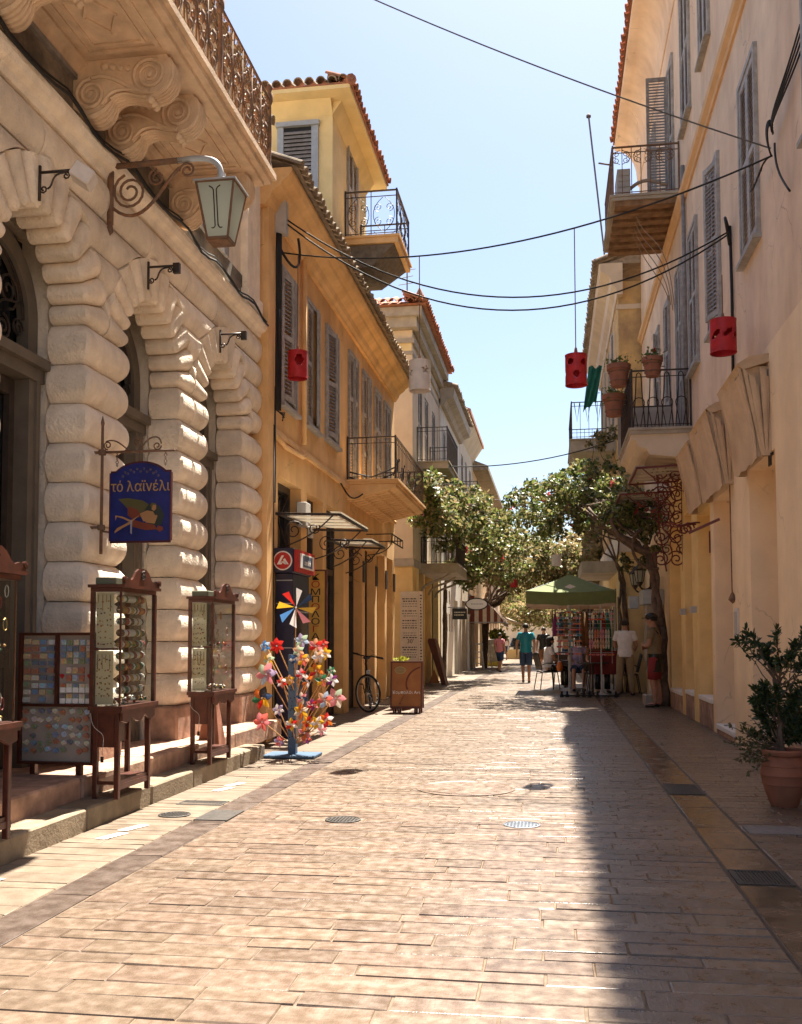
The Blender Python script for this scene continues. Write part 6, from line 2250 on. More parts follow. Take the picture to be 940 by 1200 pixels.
k.tube(bez((2.0, 19.1, 2.6), (1.5, 19.0, 2.5), (1.35, 19.0, 3.2), (1.7, 19.1, 3.35), 12), 0.03, 6)
k.tube(bez((1.98, 19.1, 2.9), (1.2, 19.0, 3.0), (0.95, 19.0, 3.6), (1.25, 19.0, 3.75), 12), 0.035, 6)
k.build('trunk', M_['bark'], vr, smooth='all')
k = MB()
core_r = [(1.3, 20.5, 3.95, 0.8, 1.5, 0.35), (0.6, 21.2, 4.1, 0.8, 1.7, 0.42), (-0.1, 21.8, 4.1, 0.8, 1.8, 0.42), (-0.75, 22.4, 3.95, 0.65, 1.8, 0.4), (0.9, 20.6, 4.5, 0.55, 1.2, 0.35), (0.35, 22.2, 4.6, 0.6, 1.2, 0.3), (1.55, 20.0, 3.75, 0.5, 1.2, 0.25), (-0.35, 21.0, 4.2, 0.5, 1.2, 0.4)]
for i in range(46):
    c = rnd.choice(core_r)
    s = (1.9 - 0.3 * rnd.random(), 19.2 + rnd.random() * 0.8, 3.0 + 0.9 * rnd.random())
    if i < 18:
        twig(k, s, (c[0] + rnd.uniform(-.5, .5), c[1] + rnd.uniform(-.8, .8), c[2] + rnd.uniform(-.3, .3)), 0.02, 0.006, 0.07, 8, 4)
    else:
        a = V((c[0] + rnd.uniform(-.6, .6), c[1] + rnd.uniform(-.8, .8), c[2] + rnd.uniform(-.3, .3)))
        twig(k, a, a + V((rnd.uniform(-.8, .8), rnd.uniform(-.5, .5), rnd.uniform(-.2, .3))), 0.010, 0.003, 0.05, 6, 4)
k.build('branch', M_['bark'], vr, fix=False, kind='stuff')
bl = sub_blobs(core_r, 46, 1.42, (0.05, 0.2), 5)
leaves('leaves', cloud(bl, 10500, 3, 0.5), 0.06, [LEAF_A, LEAF_D, LEAF_B], vr, 9, droop=0.5, p=[0.42, 0.26, 0.32], kind='stuff')
bl2 = sub_blobs([(1.55, 19.6, 2.75, 0.35, 0.6, 0.35), (1.8, 19.3, 3.2, 0.3, 0.6, 0.4)], 9, 1.0, (0.06, 0.13), 8)
leaves('leaves', cloud(bl2, 500, 6, 0.7), 0.055, [LEAF_D, LEAF_B], vr, 10, droop=0.5, kind='stuff')
leaves('blossom', cloud(sub_blobs(core_r, 2, 0.9, (0.05, 0.08), 15), 90, 7), 0.06, [LEAF_P], vr, 11, kind='stuff')

v2 = thing('wall_creeper', 'thin bare creeper stems running up the yellow house beyond the stall', 'vine', (1.62, 24.0, 0))
k = MB()
for j in range(4):
    a = (1.5 + 0.12 * j, 23.95, 0)
    p = twig(k, a, (1.62 + 0.03 * j, 23.9, 2.6), 0.04, 0.03, 0.05, 9, 5)
    twig(k, (1.62 + 0.03 * j, 23.9, 2.6), (1.5 - 0.35 * j, 23.7, 4.4 + 0.2 * j), 0.03, 0.014, 0.1, 9, 5)
for j in range(16):
    a = V((rnd.uniform(0.8, 1.8), 23.85, rnd.uniform(4.0, 5.5)))
    twig(k, a, a + V((rnd.uniform(-.5, .3), rnd.uniform(-.2, .05), rnd.uniform(.3, 1.2))), 0.012, 0.004, 0.07, 6, 4)
k.build('trunk', M_['bark'], v2, smooth='all')
cr = [(1.15, 23.7, 5.3, 0.45, 0.25, 0.8), (1.3, 23.8, 6.1, 0.35, 0.2, 0.5)]
leaves('leaves', cloud(sub_blobs(cr, 14, 1.0, (0.05, 0.12), 21), 650, 22, 0.7), 0.055, [LEAF_B, LEAF_D, LEAF_Y], v2, 23, droop=0.5, p=[0.5, 0.25, 0.25], kind='stuff')

vl = thing('bougainvillea', 'large leafy bougainvillea tumbling off the balconies of the cream house', 'shrub', (-3.35, 26, 0))
k = MB()
for j in range(3):
    p = twig(k, (-3.38, 30.6 + 0.1 * j, 0), (-3.3, 30.4, 3.0), 0.06, 0.05, 0.03, 8, 6)
    twig(k, (-3.3, 30.4, 3.0), (-2.9 + 0.2 * j, 27.5 + j, 4.8), 0.045, 0.02, 0.1, 9, 5)
k.build('trunk', M_['bark'], vl, smooth='all')
k = MB()
core_l = [(-2.85, 23.3, 4.35, 0.45, 1.6, 0.42), (-2.75, 25.0, 4.75, 0.6, 1.2, 0.7), (-2.65, 27.0, 4.8, 0.75, 1.5, 0.85), (-2.3, 28.6, 4.6, 0.8, 1.6, 0.85), (-1.95, 30.3, 4.35, 0.9, 1.7, 0.85),
          (-1.6, 32.0, 4.1, 0.9, 1.7, 0.8), (-2.6, 30.5, 3.5, 0.5, 1.4, 0.55), (-2.75, 22.0, 4.6, 0.22, 1.0, 0.3)]
for i in range(40):
    c = rnd.choice(core_l)
    a = V((c[0] + rnd.uniform(-.5, .5), c[1] + rnd.uniform(-1, 1), c[2] + rnd.uniform(-.5, .4)))
    twig(k, a, a + V((rnd.uniform(-.2, .9), rnd.uniform(-.8, .8), rnd.uniform(-.5, .6))), 0.014, 0.004, 0.07, 6, 4)
k.build('branch', M_['bark'], vl, fix=False, kind='stuff')
leaves('leaves', cloud(sub_blobs(core_l, 60, 1.15, (0.07, 0.28), 31), 22000, 32, 0.5), 0.075, [LEAF_A, LEAF_B, LEAF_Y, LEAF_D], vl, 33, droop=0.5, p=[0.36, 0.36, 0.13, 0.15], kind='stuff')
leaves('blossom', cloud(sub_blobs(core_l, 2, 0.9, (0.06, 0.12), 35), 70, 37), 0.08, [LEAF_P], vl, 36, kind='stuff')

for (nm, lab, base, core, n, sz, mats_, p, sd) in (
    ('street_tree', 'leafy tree arching over the far street behind the striped awning', (-3.0, 44.0, 0),
     [(-2.4, 40, 5.0, 0.9, 2.5, 1.3), (-1.6, 42, 4.8, 1.2, 2.5, 1.3), (-0.5, 44, 4.7, 1.3, 2.5, 1.3), (-1.9, 46, 4.6, 1.2, 3, 1.5), (0.3, 47, 4.9, 1.2, 2, 1.2)], 17000, 0.105, [LEAF_B, LEAF_A, LEAF_Y], [0.5, 0.2, 0.3], 41),
    ('street_tree', 'pale dry leaved tree above the umbrella in the far street', (1.8, 50.0, 0),
     [(1.4, 43, 4.9, 1.0, 3, 1.4), (0.6, 46, 5.2, 1.5, 3, 1.5), (1.6, 50, 4.8, 1.3, 3, 1.6), (-0.4, 51, 5.2, 1.5, 3, 1.5), (1.9, 38, 5.0, 0.7, 2.5, 1.3)], 17000, 0.11, [LEAF_Y, LEAF_B, LEAF_A], [0.55, 0.3, 0.15], 42),
    ('street_tree', 'farthest tree closing the end of the street', (0.5, 74.0, 0),
     [(-3.5, 72, 5.5, 2.4, 4, 2.8), (-0.5, 74, 5.4, 2.6, 4, 2.6), (2.5, 73, 5.6, 2.6, 4, 2.8), (0.5, 76, 7.0, 2.6, 3, 1.6), (4.5, 76, 6.5, 2, 3, 2), (-1.2, 68, 3.4, 1.8, 2, 1.2), (1.4, 66, 3.4, 1.8, 2, 1.3), (-3, 70, 3.2, 1.2, 2, 1.0)], 17000, 0.17, [LEAF_Y, LEAF_B, LEAF_A], [0.45, 0.35, 0.2], 43)):
    t = thing(nm, lab, 'tree', base, 'trees over the far street')
    k = MB()
    for j in range(3):
        m = (base[0] + rnd.uniform(-.15, .15), base[1] + rnd.uniform(-.2, .2), 2.6)
        twig(k, base, m, 0.11, 0.08, 0.04, 6, 7)
        for c in core:
            twig(k, m, (c[0] + rnd.uniform(-.4, .4), c[1] + rnd.uniform(-.6, .6), c[2] + rnd.uniform(-.3, .5)), 0.06, 0.015, 0.12, 8, 5)
    k.build('trunk', M_['bark'], t, smooth='all')
    leaves('crown', cloud(sub_blobs(core, 60, 1.05, (0.12, 0.45) if sz < 0.15 else (0.3, 0.9), sd), n, sd + 1, 0.45), sz, mats_, t, sd + 2, droop=0.4, p=p, kind='stuff')

# ---------------------------------------------------------------- display cabinets on the sidewalk
magnet_m = bpy.data.materials.new('souvenir_print')
magnet_m.use_nodes = True
_n, _l = magnet_m.node_tree.nodes, magnet_m.node_tree.links
_oi, _cr, _nz, _mx, _tc = _n.new('ShaderNodeObjectInfo'), _n.new('ShaderNodeValToRGB'), _n.new('ShaderNodeTexNoise'), _n.new('ShaderNodeMix'), _n.new('ShaderNodeTexCoord')
_cr.color_ramp.interpolation = 'CONSTANT'
cols = [(0.2, 0.26, 0.36), (0.55, 0.52, 0.46), (0.40, 0.17, 0.10), (0.24, 0.27, 0.16), (0.55, 0.40, 0.22), (0.16, 0.17, 0.2), (0.38, 0.48, 0.55), (0.62, 0.54, 0.42)]
while len(_cr.color_ramp.elements) < len(cols):
    _cr.color_ramp.elements.new(0.5)
for i, c in enumerate(cols):
    _cr.color_ramp.elements[i].position = i / len(cols)
    _cr.color_ramp.elements[i].color = (*c, 1)
_l.new(_oi.outputs['Random'], _cr.inputs[0])
_nz.inputs['Scale'].default_value = 55
_l.new(_tc.outputs['Object'], _nz.inputs['Vector'])
_mx.data_type = 'RGBA'
_mx.blend_type = 'OVERLAY'
_mx.inputs[0].default_value = 0.85
_l.new(_cr.outputs[0], _mx.inputs[6])
_l.new(_nz.outputs['Color'], _mx.inputs[7])
_l.new(_mx.outputs[2], _n['Principled BSDF'].inputs['Base Color'])
_n['Principled BSDF'].inputs['Roughness'].default_value = 0.35
GEM = [mat('bead_brown', (0.12, 0.06, 0.03), 0.4), mat('bead_gold', (0.42, 0.27, 0.08), 0.35, metal=0.6), mat('bead_white', (0.62, 0.56, 0.48), 0.4), mat('bead_red', (0.35, 0.04, 0.03), 0.35), mat('bead_green', (0.05, 0.16, 0.08), 0.4), mat('bead_amber', (0.45, 0.22, 0.06), 0.35)]


def crest_poly(y0, y1, z):
    ym = (y0 + y1) / 2
    h = (y1 - y0) / 2
    P = []
    for t_, zz in ((-1, 0.0), (-1.0, 0.035), (-0.8, 0.05), (-0.62, 0.035), (-0.5, 0.055), (-0.36, 0.10), (-0.2, 0.125), (0, 0.13), (0.2, 0.125), (0.36, 0.10), (0.5, 0.055), (0.62, 0.035), (0.8, 0.05), (1.0, 0.035), (1, 0.0)):
        P.append((ym + t_ * h, z + zz))
    return P


def cabinet(label, loc, full=True, W_=0.60, D_=0.235, seed=1, thin=False):
    """Narrow glazed case on a four legged stand; long side faces the street (+X)."""
    rg = random.Random(seed)
    t = thing('display_cabinet', label, 'display cabinet', loc, 'glass display cabinets on the sidewalk')
    o = V(loc)
    x1, x0 = 0.0, -D_
    y0, y1 = 0.0, W_

    def mk(name, m, k, **kw):
        k.v = [(o.x + a, o.y + b, o.z + c) for a, b, c in k.v]
        return k.build(name, m, t, **kw)
    lg = None
    for (x, y_) in ((x0 + 0.02, y0 + 0.02), (x0 + 0.02, y1 - 0.06), (x1 - 0.055, y0 + 0.02), (x1 - 0.055, y1 - 0.06)):
        if lg is None:
            k = MB()
            k.box(x, x + 0.036, y_, y_ + 0.036, 0, 0.60)
            lg = mk('leg', M_['mahog'], k, bevel=0.004)
            l0 = (x, y_)
        else:
            copypart(lg, t, (x - l0[0], y_ - l0[1], 0))
    k = MB()
    k.box(x0 + 0.03, x1 - 0.03, y0 + 0.03, y1 - 0.03, 0.10, 0.125)
    k.box(x0 + 0.02, x1 - 0.02, y1 - 0.045, y1 - 0.02, 0.06, 0.10)
    k.box(x1 - 0.05, x1 - 0.025, y0 + 0.056, y1 - 0.06, 0.062, 0.10)
    mk('stretcher_shelf', M_['mahog'], k)
    k = MB()
    k.box(x0, x1 + 0.02, y0 - 0.02, y1 + 0.02, 0.62, 0.65)
    k.box(x0 + 0.01, x1 + 0.01, y0 - 0.01, y1 + 0.01, 0.60, 0.619)
    k.box(x0 + 0.02, x0 + 0.04, y0 + 0.056, y1 - 0.06, 0.36, 0.60)
    k.box(x0 + 0.056, x1 - 0.056, y0 + 0.025, y0 + 0.045, 0.36, 0.60)
    ap = [(x1 - 0.012, y0 + 0.02, 0.60), (x1 - 0.012, y0 + 0.02, 0.545), (x1 - 0.012, y0 + 0.10, 0.525), (x1 - 0.012, y0 + 0.2, 0.57), (x1 - 0.012, y0 + 0.25, 0.535), (x1 - 0.012, y0 + 0.3, 0.525), (x1 - 0.012, y0 + 0.35, 0.535), (x1 - 0.012, y0 + 0.4, 0.57), (x1 - 0.012, y0 + 0.5, 0.525), (x1 - 0.012, y1 - 0.02, 0.545), (x1 - 0.012, y1 - 0.02, 0.60)]
    k.prism(ap, (0.02, 0, 0))
    mk('table_top', M_['mahog'], k)
    zt = 1.45
    k = MB()
    for x, y_ in ((x0, y0), (x0, y1 - 0.028), (x1 - 0.022, y1 - 0.028), (x1 - 0.016, y0)):
        w = 0.009 if thin else (0.028 if x < -0.1 or y_ > 0.1 else 0.012)
        k.box(x, x + w, y_, y_ + w, 0.651, zt)
    k.box(x0, x1, y0, y1, zt + 0.001, zt + 0.03)
    k.box(x0 - 0.01, x1 + 0.03, y0 - 0.025, y1 + 0.025, zt + 0.031, zt + 0.052)
    k.box(x0 + 0.03, x1 - 0.02, y0 + 0.0, y0 + 0.014, 1.04, 1.055)
    mk('case_frame', M_['mahog'], k)
    k = MB()
    P = crest_poly(y0 - 0.01, y1 + 0.01, zt + 0.052)
    k.prism([(x1 + 0.005, a, b) for a, b in P], (0.018, 0, 0))
    for yy in (y0 - 0.005, y1 + 0.005):
        k.lathe([(0.001, -0.012), (0.022, -0.01), (0.022, 0.01), (0.001, 0.012)], (x1 + 0.02, yy, zt + 0.088), 10, ax=(1, 0, 0))
    mk('crest', M_['mahog'], k)
    k = MB()
    for sg in (-1, 1):
        k.tube(spiral((x1 + 0.026, (y0 + y1) / 2 + sg * 0.014, zt + 0.12), 0.022, 0.004, 0, 1.3 * sg, Y_, Z_, 10), 0.006, 4)
        k.tube(spiral((x1 + 0.026, (y0 + y1) / 2 + sg * 0.012, zt + 0.15), 0.016, 0.004, 0, 1.3 * sg, Y_, Z_, 10), 0.006, 4)
    mk('crest_ornament', M_['iron'], k)
    k = MB()
    k.box(x0 + 0.02, x1 - 0.06, y0 + 0.03, y0 + 0.34, zt + 0.053, zt + 0.105)
    mk('lamp_box', mat('green_grey_box', (0.13, 0.14, 0.09), 0.6), k, bevel=0.006)
    k = MB()
    k.box(x1 - 0.008, x1 - 0.004, y0 + 0.014, y1 - 0.03, 0.652, zt)
    k.box(x0 + 0.03, x1 - 0.018, y0 + 0.004, y0 + 0.008, 0.652, zt)
    mk('glass_pane', M_['glass'], k)
    # cloth panel facing the near end, covered with jewellery
    xr = x1 - 0.075
    k = MB()
    k.box(x0 + 0.032, xr, y0 + 0.03, y0 + 0.04, 0.66, 1.035)
    k.box(x0 + 0.032, xr, y0 + 0.03, y0 + 0.04, 1.058, zt - 0.005)
    mk('cloth_panel', M_['ivory'], k)
    k = MB()
    for z0, z1 in ((0.72, 1.02), (1.08, 1.44)):
        for r_ in range(int((z1 - z0) / 0.042)):
            for c_ in range(6):
                if rg.random() < 0.8:
                    x = x0 + 0.045 + c_ * (xr - x0 - 0.05) / 6 + rg.uniform(-.006, .006)
                    z = z0 + r_ * 0.042 + rg.uniform(-.01, .01)
                    w, h = rg.uniform(0.004, 0.009), rg.uniform(0.005, 0.014)
                    k.box(x, x + w, y0 + 0.018, y0 + 0.0295, z, z + h, rg.choice((0, 0, 1, 1, 2, 3, 5)))
        for q in range(4):
            xm = x0 + 0.05 + 0.03 * q
            L_ = rg.uniform(0.05, 0.12)
            k.tube([(xm, y0 + 0.024, z1 - 0.01), (xm + rg.uniform(-.006, .006), y0 + 0.024, z1 - 0.01 - L_)], 0.003, 4, rg.choice((0, 1, 5)))
    mk('pinned_jewellery', GEM, k, kind='stuff', fix=False)
    k = MB()
    k.box(x0 + 0.02, x1 - 0.012, y0 + 0.045, y1 - 0.035, 1.040, 1.046)
    mk('glass_shelf', M_['glass'], k)
    k = MB()
    for q in range(110):
        zz = 0.655 if q < 75 else 1.05
        x, y_ = rg.uniform(x0 + 0.05, x1 - 0.03), rg.uniform(y0 + 0.05, y1 - 0.06)
        s = rg.uniform(0.006, 0.016)
        k.lathe([(0.001, 0), (s, s * 0.4), (s * 0.7, s * 1.2), (0.001, s * 1.5)], (x, y_, zz + rg.uniform(0, 0.03)), 6, rg.choice((1, 2, 2, 5, 3, 4, 0)))
    mk('trinkets', GEM, k, kind='stuff', fix=False)
    if full:
        k = MB()
        for r_ in range(9):
            z = 1.42 - r_ * 0.082
            if z < 0.75:
                break
            k.tube([(x1 - 0.07, y0 + 0.10, z), (x1 - 0.07, y1 - 0.04, z)], 0.005, 4, 0)
            for c_ in range(15):
                y_ = y0 + 0.12 + c_ * (W_ - 0.19) / 15
                mi = rg.choice((2, 2, 5, 1, 2, 3, 4, 0, 2))
                k.lathe([(0.020, -0.008), (0.027, -0.004), (0.027, 0.004), (0.020, 0.008)], (x1 - 0.07, y_, z - 0.012), 8, mi, ax=(0, 1, 0.15))
        mk('bracelets', GEM, k, kind='stuff', fix=False)
    else:
        k = MB()
        for q in range(26):
            y_, z = rg.uniform(y0 + 0.1, y1 - 0.06), rg.uniform(0.75, 1.4)
            k.tube([(x1 - 0.05, y_ + 0.02 * math.sin(a), z + 0.035 * math.cos(a)) for a in [2 * PI * i / 8 for i in range(9)]], 0.003, 3, rg.choice((2, 2, 3, 1)))
        mk('bead_strings', GEM, k, kind='stuff', fix=False)
    k = MB()
    k.tube(bez((x0 + 0.02, y0 - 0.012, 0.60), (x0 + 0.03, y0 - 0.02, 0.45), (x0 + 0.12, y0 - 0.02, 0.5), (x0 + 0.12, y0 - 0.014, 0.42), 8) + [V((x0 + 0.11, y0 - 0.014, 0.30))], 0.0022, 4)
    k.box(x0 + 0.102, x0 + 0.120, y0 - 0.022, y0 - 0.008, 0.26, 0.30, 1)
    mk('hanging_lead', [M_['greybx'], M_['black']], k)
    return t


cabinet('mahogany display cabinet closest to the viewer, in front of the souvenir board', (-3.0, 4.60, KH), False, seed=3, thin=True)
cabinet('mahogany display cabinet full of bracelet rows, beneath the blue hanging sign', (-2.985, 6.50, KH), True, seed=4)
cabinet('mahogany display cabinet nearest the pinwheel stand, mostly clear glass', (-3.0, 8.42, KH), False, seed=5)
mb = MB()
mb.loft([[(-3.30 + s * w, 9.25 + e * w, z) for s, e in ((-1, -1), (1, -1), (1, 1), (-1, 1))] for w, z in ((0.12, 0.145), (0.115, 0.2), (0.05, 0.66), (0.03, 0.70))])
tag(mb.build('stone_bollard', M_['terra'], bevel=0.01), 'reddish tapered stone standing behind the clear glass cabinet', 'stone bollard')

# souvenir board in the first arch
t = thing('souvenir_board', 'wooden framed souvenir board covered with fridge magnets in the first arch', 'display board', (-3.53, 6.64, 0.295))
BW = WF((-3.82, 6.64, 0), (0.9986, -0.052, 0), (-0.052, -0.9986, 0))
BWD, BZ0, BZ1 = 0.60, 0.37, 1.31
k = MB()
k.wbox(BW, 0, 0.02, -0.02, 0.03, BZ0, BZ1)
k.wbox(BW, BWD - 0.02, BWD, -0.02, 0.03, BZ0, BZ1)
k.wbox(BW, 0.02, BWD - 0.02, -0.02, 0.03, BZ1 - 0.02, BZ1)
k.wbox(BW, 0.02, BWD - 0.02, -0.02, 0.03, BZ0, BZ0 + 0.02)
k.wbox(BW, 0.02, BWD - 0.02, -0.019, 0.028, 0.78, 0.80)
k.wbox(BW, 0.29, 0.31, -0.019, 0.029, 0.80, BZ1 - 0.02)
k.wbox(BW, 0.10, 0.14, -0.02, 0.02, 0.295, BZ0)
k.wbox(BW, 0.46, 0.50, -0.02, 0.02, 0.295, BZ0)
k.build('board_frame', M_['mahog'], t)
k = MB()
k.wbox(BW, 0.018, BWD - 0.018, -0.018, -0.004, BZ0 + 0.018, BZ1 - 0.018)
k.build('backing_panel', mat('grey_felt', (0.36, 0.30, 0.25), 0.9), t)
protos = {}


def magnet(u, z, w, h):
    kk = (round(w, 3), round(h, 3))
    if kk not in protos:
        k = MB()
        k.wbox(BW, u - w / 2, u + w / 2, -0.0035, 0.012, z - h / 2, z + h / 2)
        protos[kk] = (k.build('magnet', magnet_m, t), u, z)
    else:
        o, u0, z0 = protos[kk]
        copypart(o, t, BW.u * (u - u0) + Z_ * (z - z0))


SHP = []
for q in range(5):
    SHP.append([(math.cos(2 * PI * i / 9) * 0.026 * rnd.uniform(0.55, 1.2), math.sin(2 * PI * i / 9) * 0.021 * rnd.uniform(0.55, 1.2)) for i in range(9)])
shp_p = [None] * 5


def shaped(u, z):
    q = rnd.randrange(5)
    if shp_p[q] is None:
        k = MB()
        k.prism([BW.p(u + a, -0.0035, z + b) for a, b in SHP[q]], BW.d * 0.014)
        shp_p[q] = (k.build('magnet', magnet_m, t), u, z)
    else:
        o, u0, z0 = shp_p[q]
        copypart(o, t, BW.u * (u - u0) + Z_ * (z - z0))


for r_ in range(9):
    for c_ in range(4):
        if r_ < 8 or c_ % 2 == 0:
            magnet(0.055 + 0.064 * c_ + rnd.uniform(-.004, .004), 1.245 - 0.052 * r_ + rnd.uniform(-.004, .004), 0.05, 0.034)
for r_ in range(4):
    for c_ in range(5):
        magnet(0.345 + 0.05 * c_ + rnd.uniform(-.004, .004), 1.24 - 0.045 * r_, 0.036, 0.036)
for r_ in range(2):
    for c_ in range(3):
        magnet(0.39 + 0.05 * c_, 1.04 - 0.055 * r_, 0.038, 0.042)
for c_ in range(5):
    magnet(0.345 + 0.05 * c_, 0.93, 0.044, 0.03)
    magnet(0.345 + 0.05 * c_, 0.855, 0.044, 0.03)
for r_ in range(6):
    for c_ in range(9):
        if rnd.random() < 0.85:
            shaped(0.055 + 0.06 * c_ + rnd.uniform(-.01, .01), 0.745 - 0.055 * r_ + rnd.uniform(-.008, .008))
k = MB()
for c_ in range(5):
    for z in (0.90, 0.822):
        k.wbox(BW, 0.325 + 0.05 * c_, 0.366 + 0.05 * c_, -0.0034, 0.014, z - 0.018, z + 0.018)
k.build('white_box', M_['wpaint'], t)
k = MB()
for u in (0.335, 0.55):
    P = [(0, -0.02), (0.016, 0.0), (0.014, 0.012), (0.006, 0.014), (0, 0.008), (-0.006, 0.014), (-0.014, 0.012), (-0.016, 0.0)]
    k.prism([BW.p(u + a, 0.0, 1.0 + b) for a, b in P], BW.d * 0.01)
k.build('heart_magnet', M_['redpt'], t)

# ---------------------------------------------------------------- pinwheel stand
PX, PY = -2.78, 10.34
t = thing('pinwheel_stand', 'blue painted post on a square base that holds a tree of pinwheels', 'stand', (PX, PY, 0))
k = MB()
k.box(PX - 0.28, PX + 0.28, PY - 0.2, PY + 0.2, 0.004, 0.035)
k.build('base', M_['stall'], t, bevel=0.006)
k = MB()
k.box(PX - 0.042, PX + 0.042, PY - 0.042, PY + 0.042, 0.036, 1.10)
for i in range(26):
    a = rnd.choice((-1, 1))
    k.lathe([(0.007, 0), (0.007, 0.004), (0.001, 0.005)], (PX + rnd.uniform(-.03, .03), PY - 0.042, rnd.uniform(0.2, 1.05)), 6, 1, ax=(0, -1, 0))
k.build('post', [M_['stall'], M_['black']], t)


def unproject(px, py, Y):
    """Direction of a spot in the photo to a point at depth Y (used to set pinwheels where they stand)."""
    d = _r * ((px - 470) / 1150) + _u * (-(py - 687) / 1150) + _f
    return V((0, 0, 1.25)) + d * (Y / d.y)


def pinwheel(label, c, r, colours, n=6, petal='curl', stick_to=None):
    c = V(c)
    t = thing('pinwheel', label, 'pinwheel', c, 'pinwheels stuck in the blue stand')
    out = V((c.x - PX, c.y - PY, 0))
    ax = (V((0, -1.1, 0.12)) + out * 1.2).normalized()
    e = ax.orthogonal().normalized()
    g = ax.cross(e)
    ph = rnd.uniform(0, 6.28)
    for i in range(n):
        a = ph + 2 * PI * i / n
        rad = e * math.cos(a) + g * math.sin(a)
        tan = ax.cross(rad)
        k = MB()
        if petal == 'vane':
            k.loft([[c + rad * 0.015 + ax * 0.01, c + rad * r * 0.95 + tan * r * 0.04 + ax * 0.01], [c + rad * 0.015 + ax * 0.012, c + rad * r + tan * r * 0.45 - ax * r * 0.12]], closed=False, caps=False)
        else:
            w = r * 0.52
            rows = []
            for j in range(5):
                f = j / 4
                bow = math.sin(PI * min(1, f * 0.9 + 0.1))
                cc = c + rad * (r * f)
                rows.append([cc - tan * w * 0.55 * bow + ax * 0.012, cc + tan * 0.0 + ax * (0.012 - r * 0.10 * bow), cc + tan * w * 0.65 * bow + ax * (0.014 + r * 0.20 * bow)])
            k.loft(rows, closed=False, caps=False)
        k.build('petal', foil(colours[i % len(colours)]), t, smooth='all', fix=False)
    k = MB()
    k.lathe([(0.001, 0.02), (0.010, 0.018), (0.012, 0.008), (0.004, 0.0)], c, 8, ax=tuple(ax))
    k.build('hub', cm('white'), t)
    k = MB()
    st = V(stick_to) if stick_to else V((PX + (0.03 if c.x > PX else -0.03), PY, max(0.14, c.z - 0.15 - abs(c.x - PX) * 1.1)))
    k.tube([st, c - ax * 0.008], 0.006, 5)
    k.build('stick', M_['cane'], t)
    return t


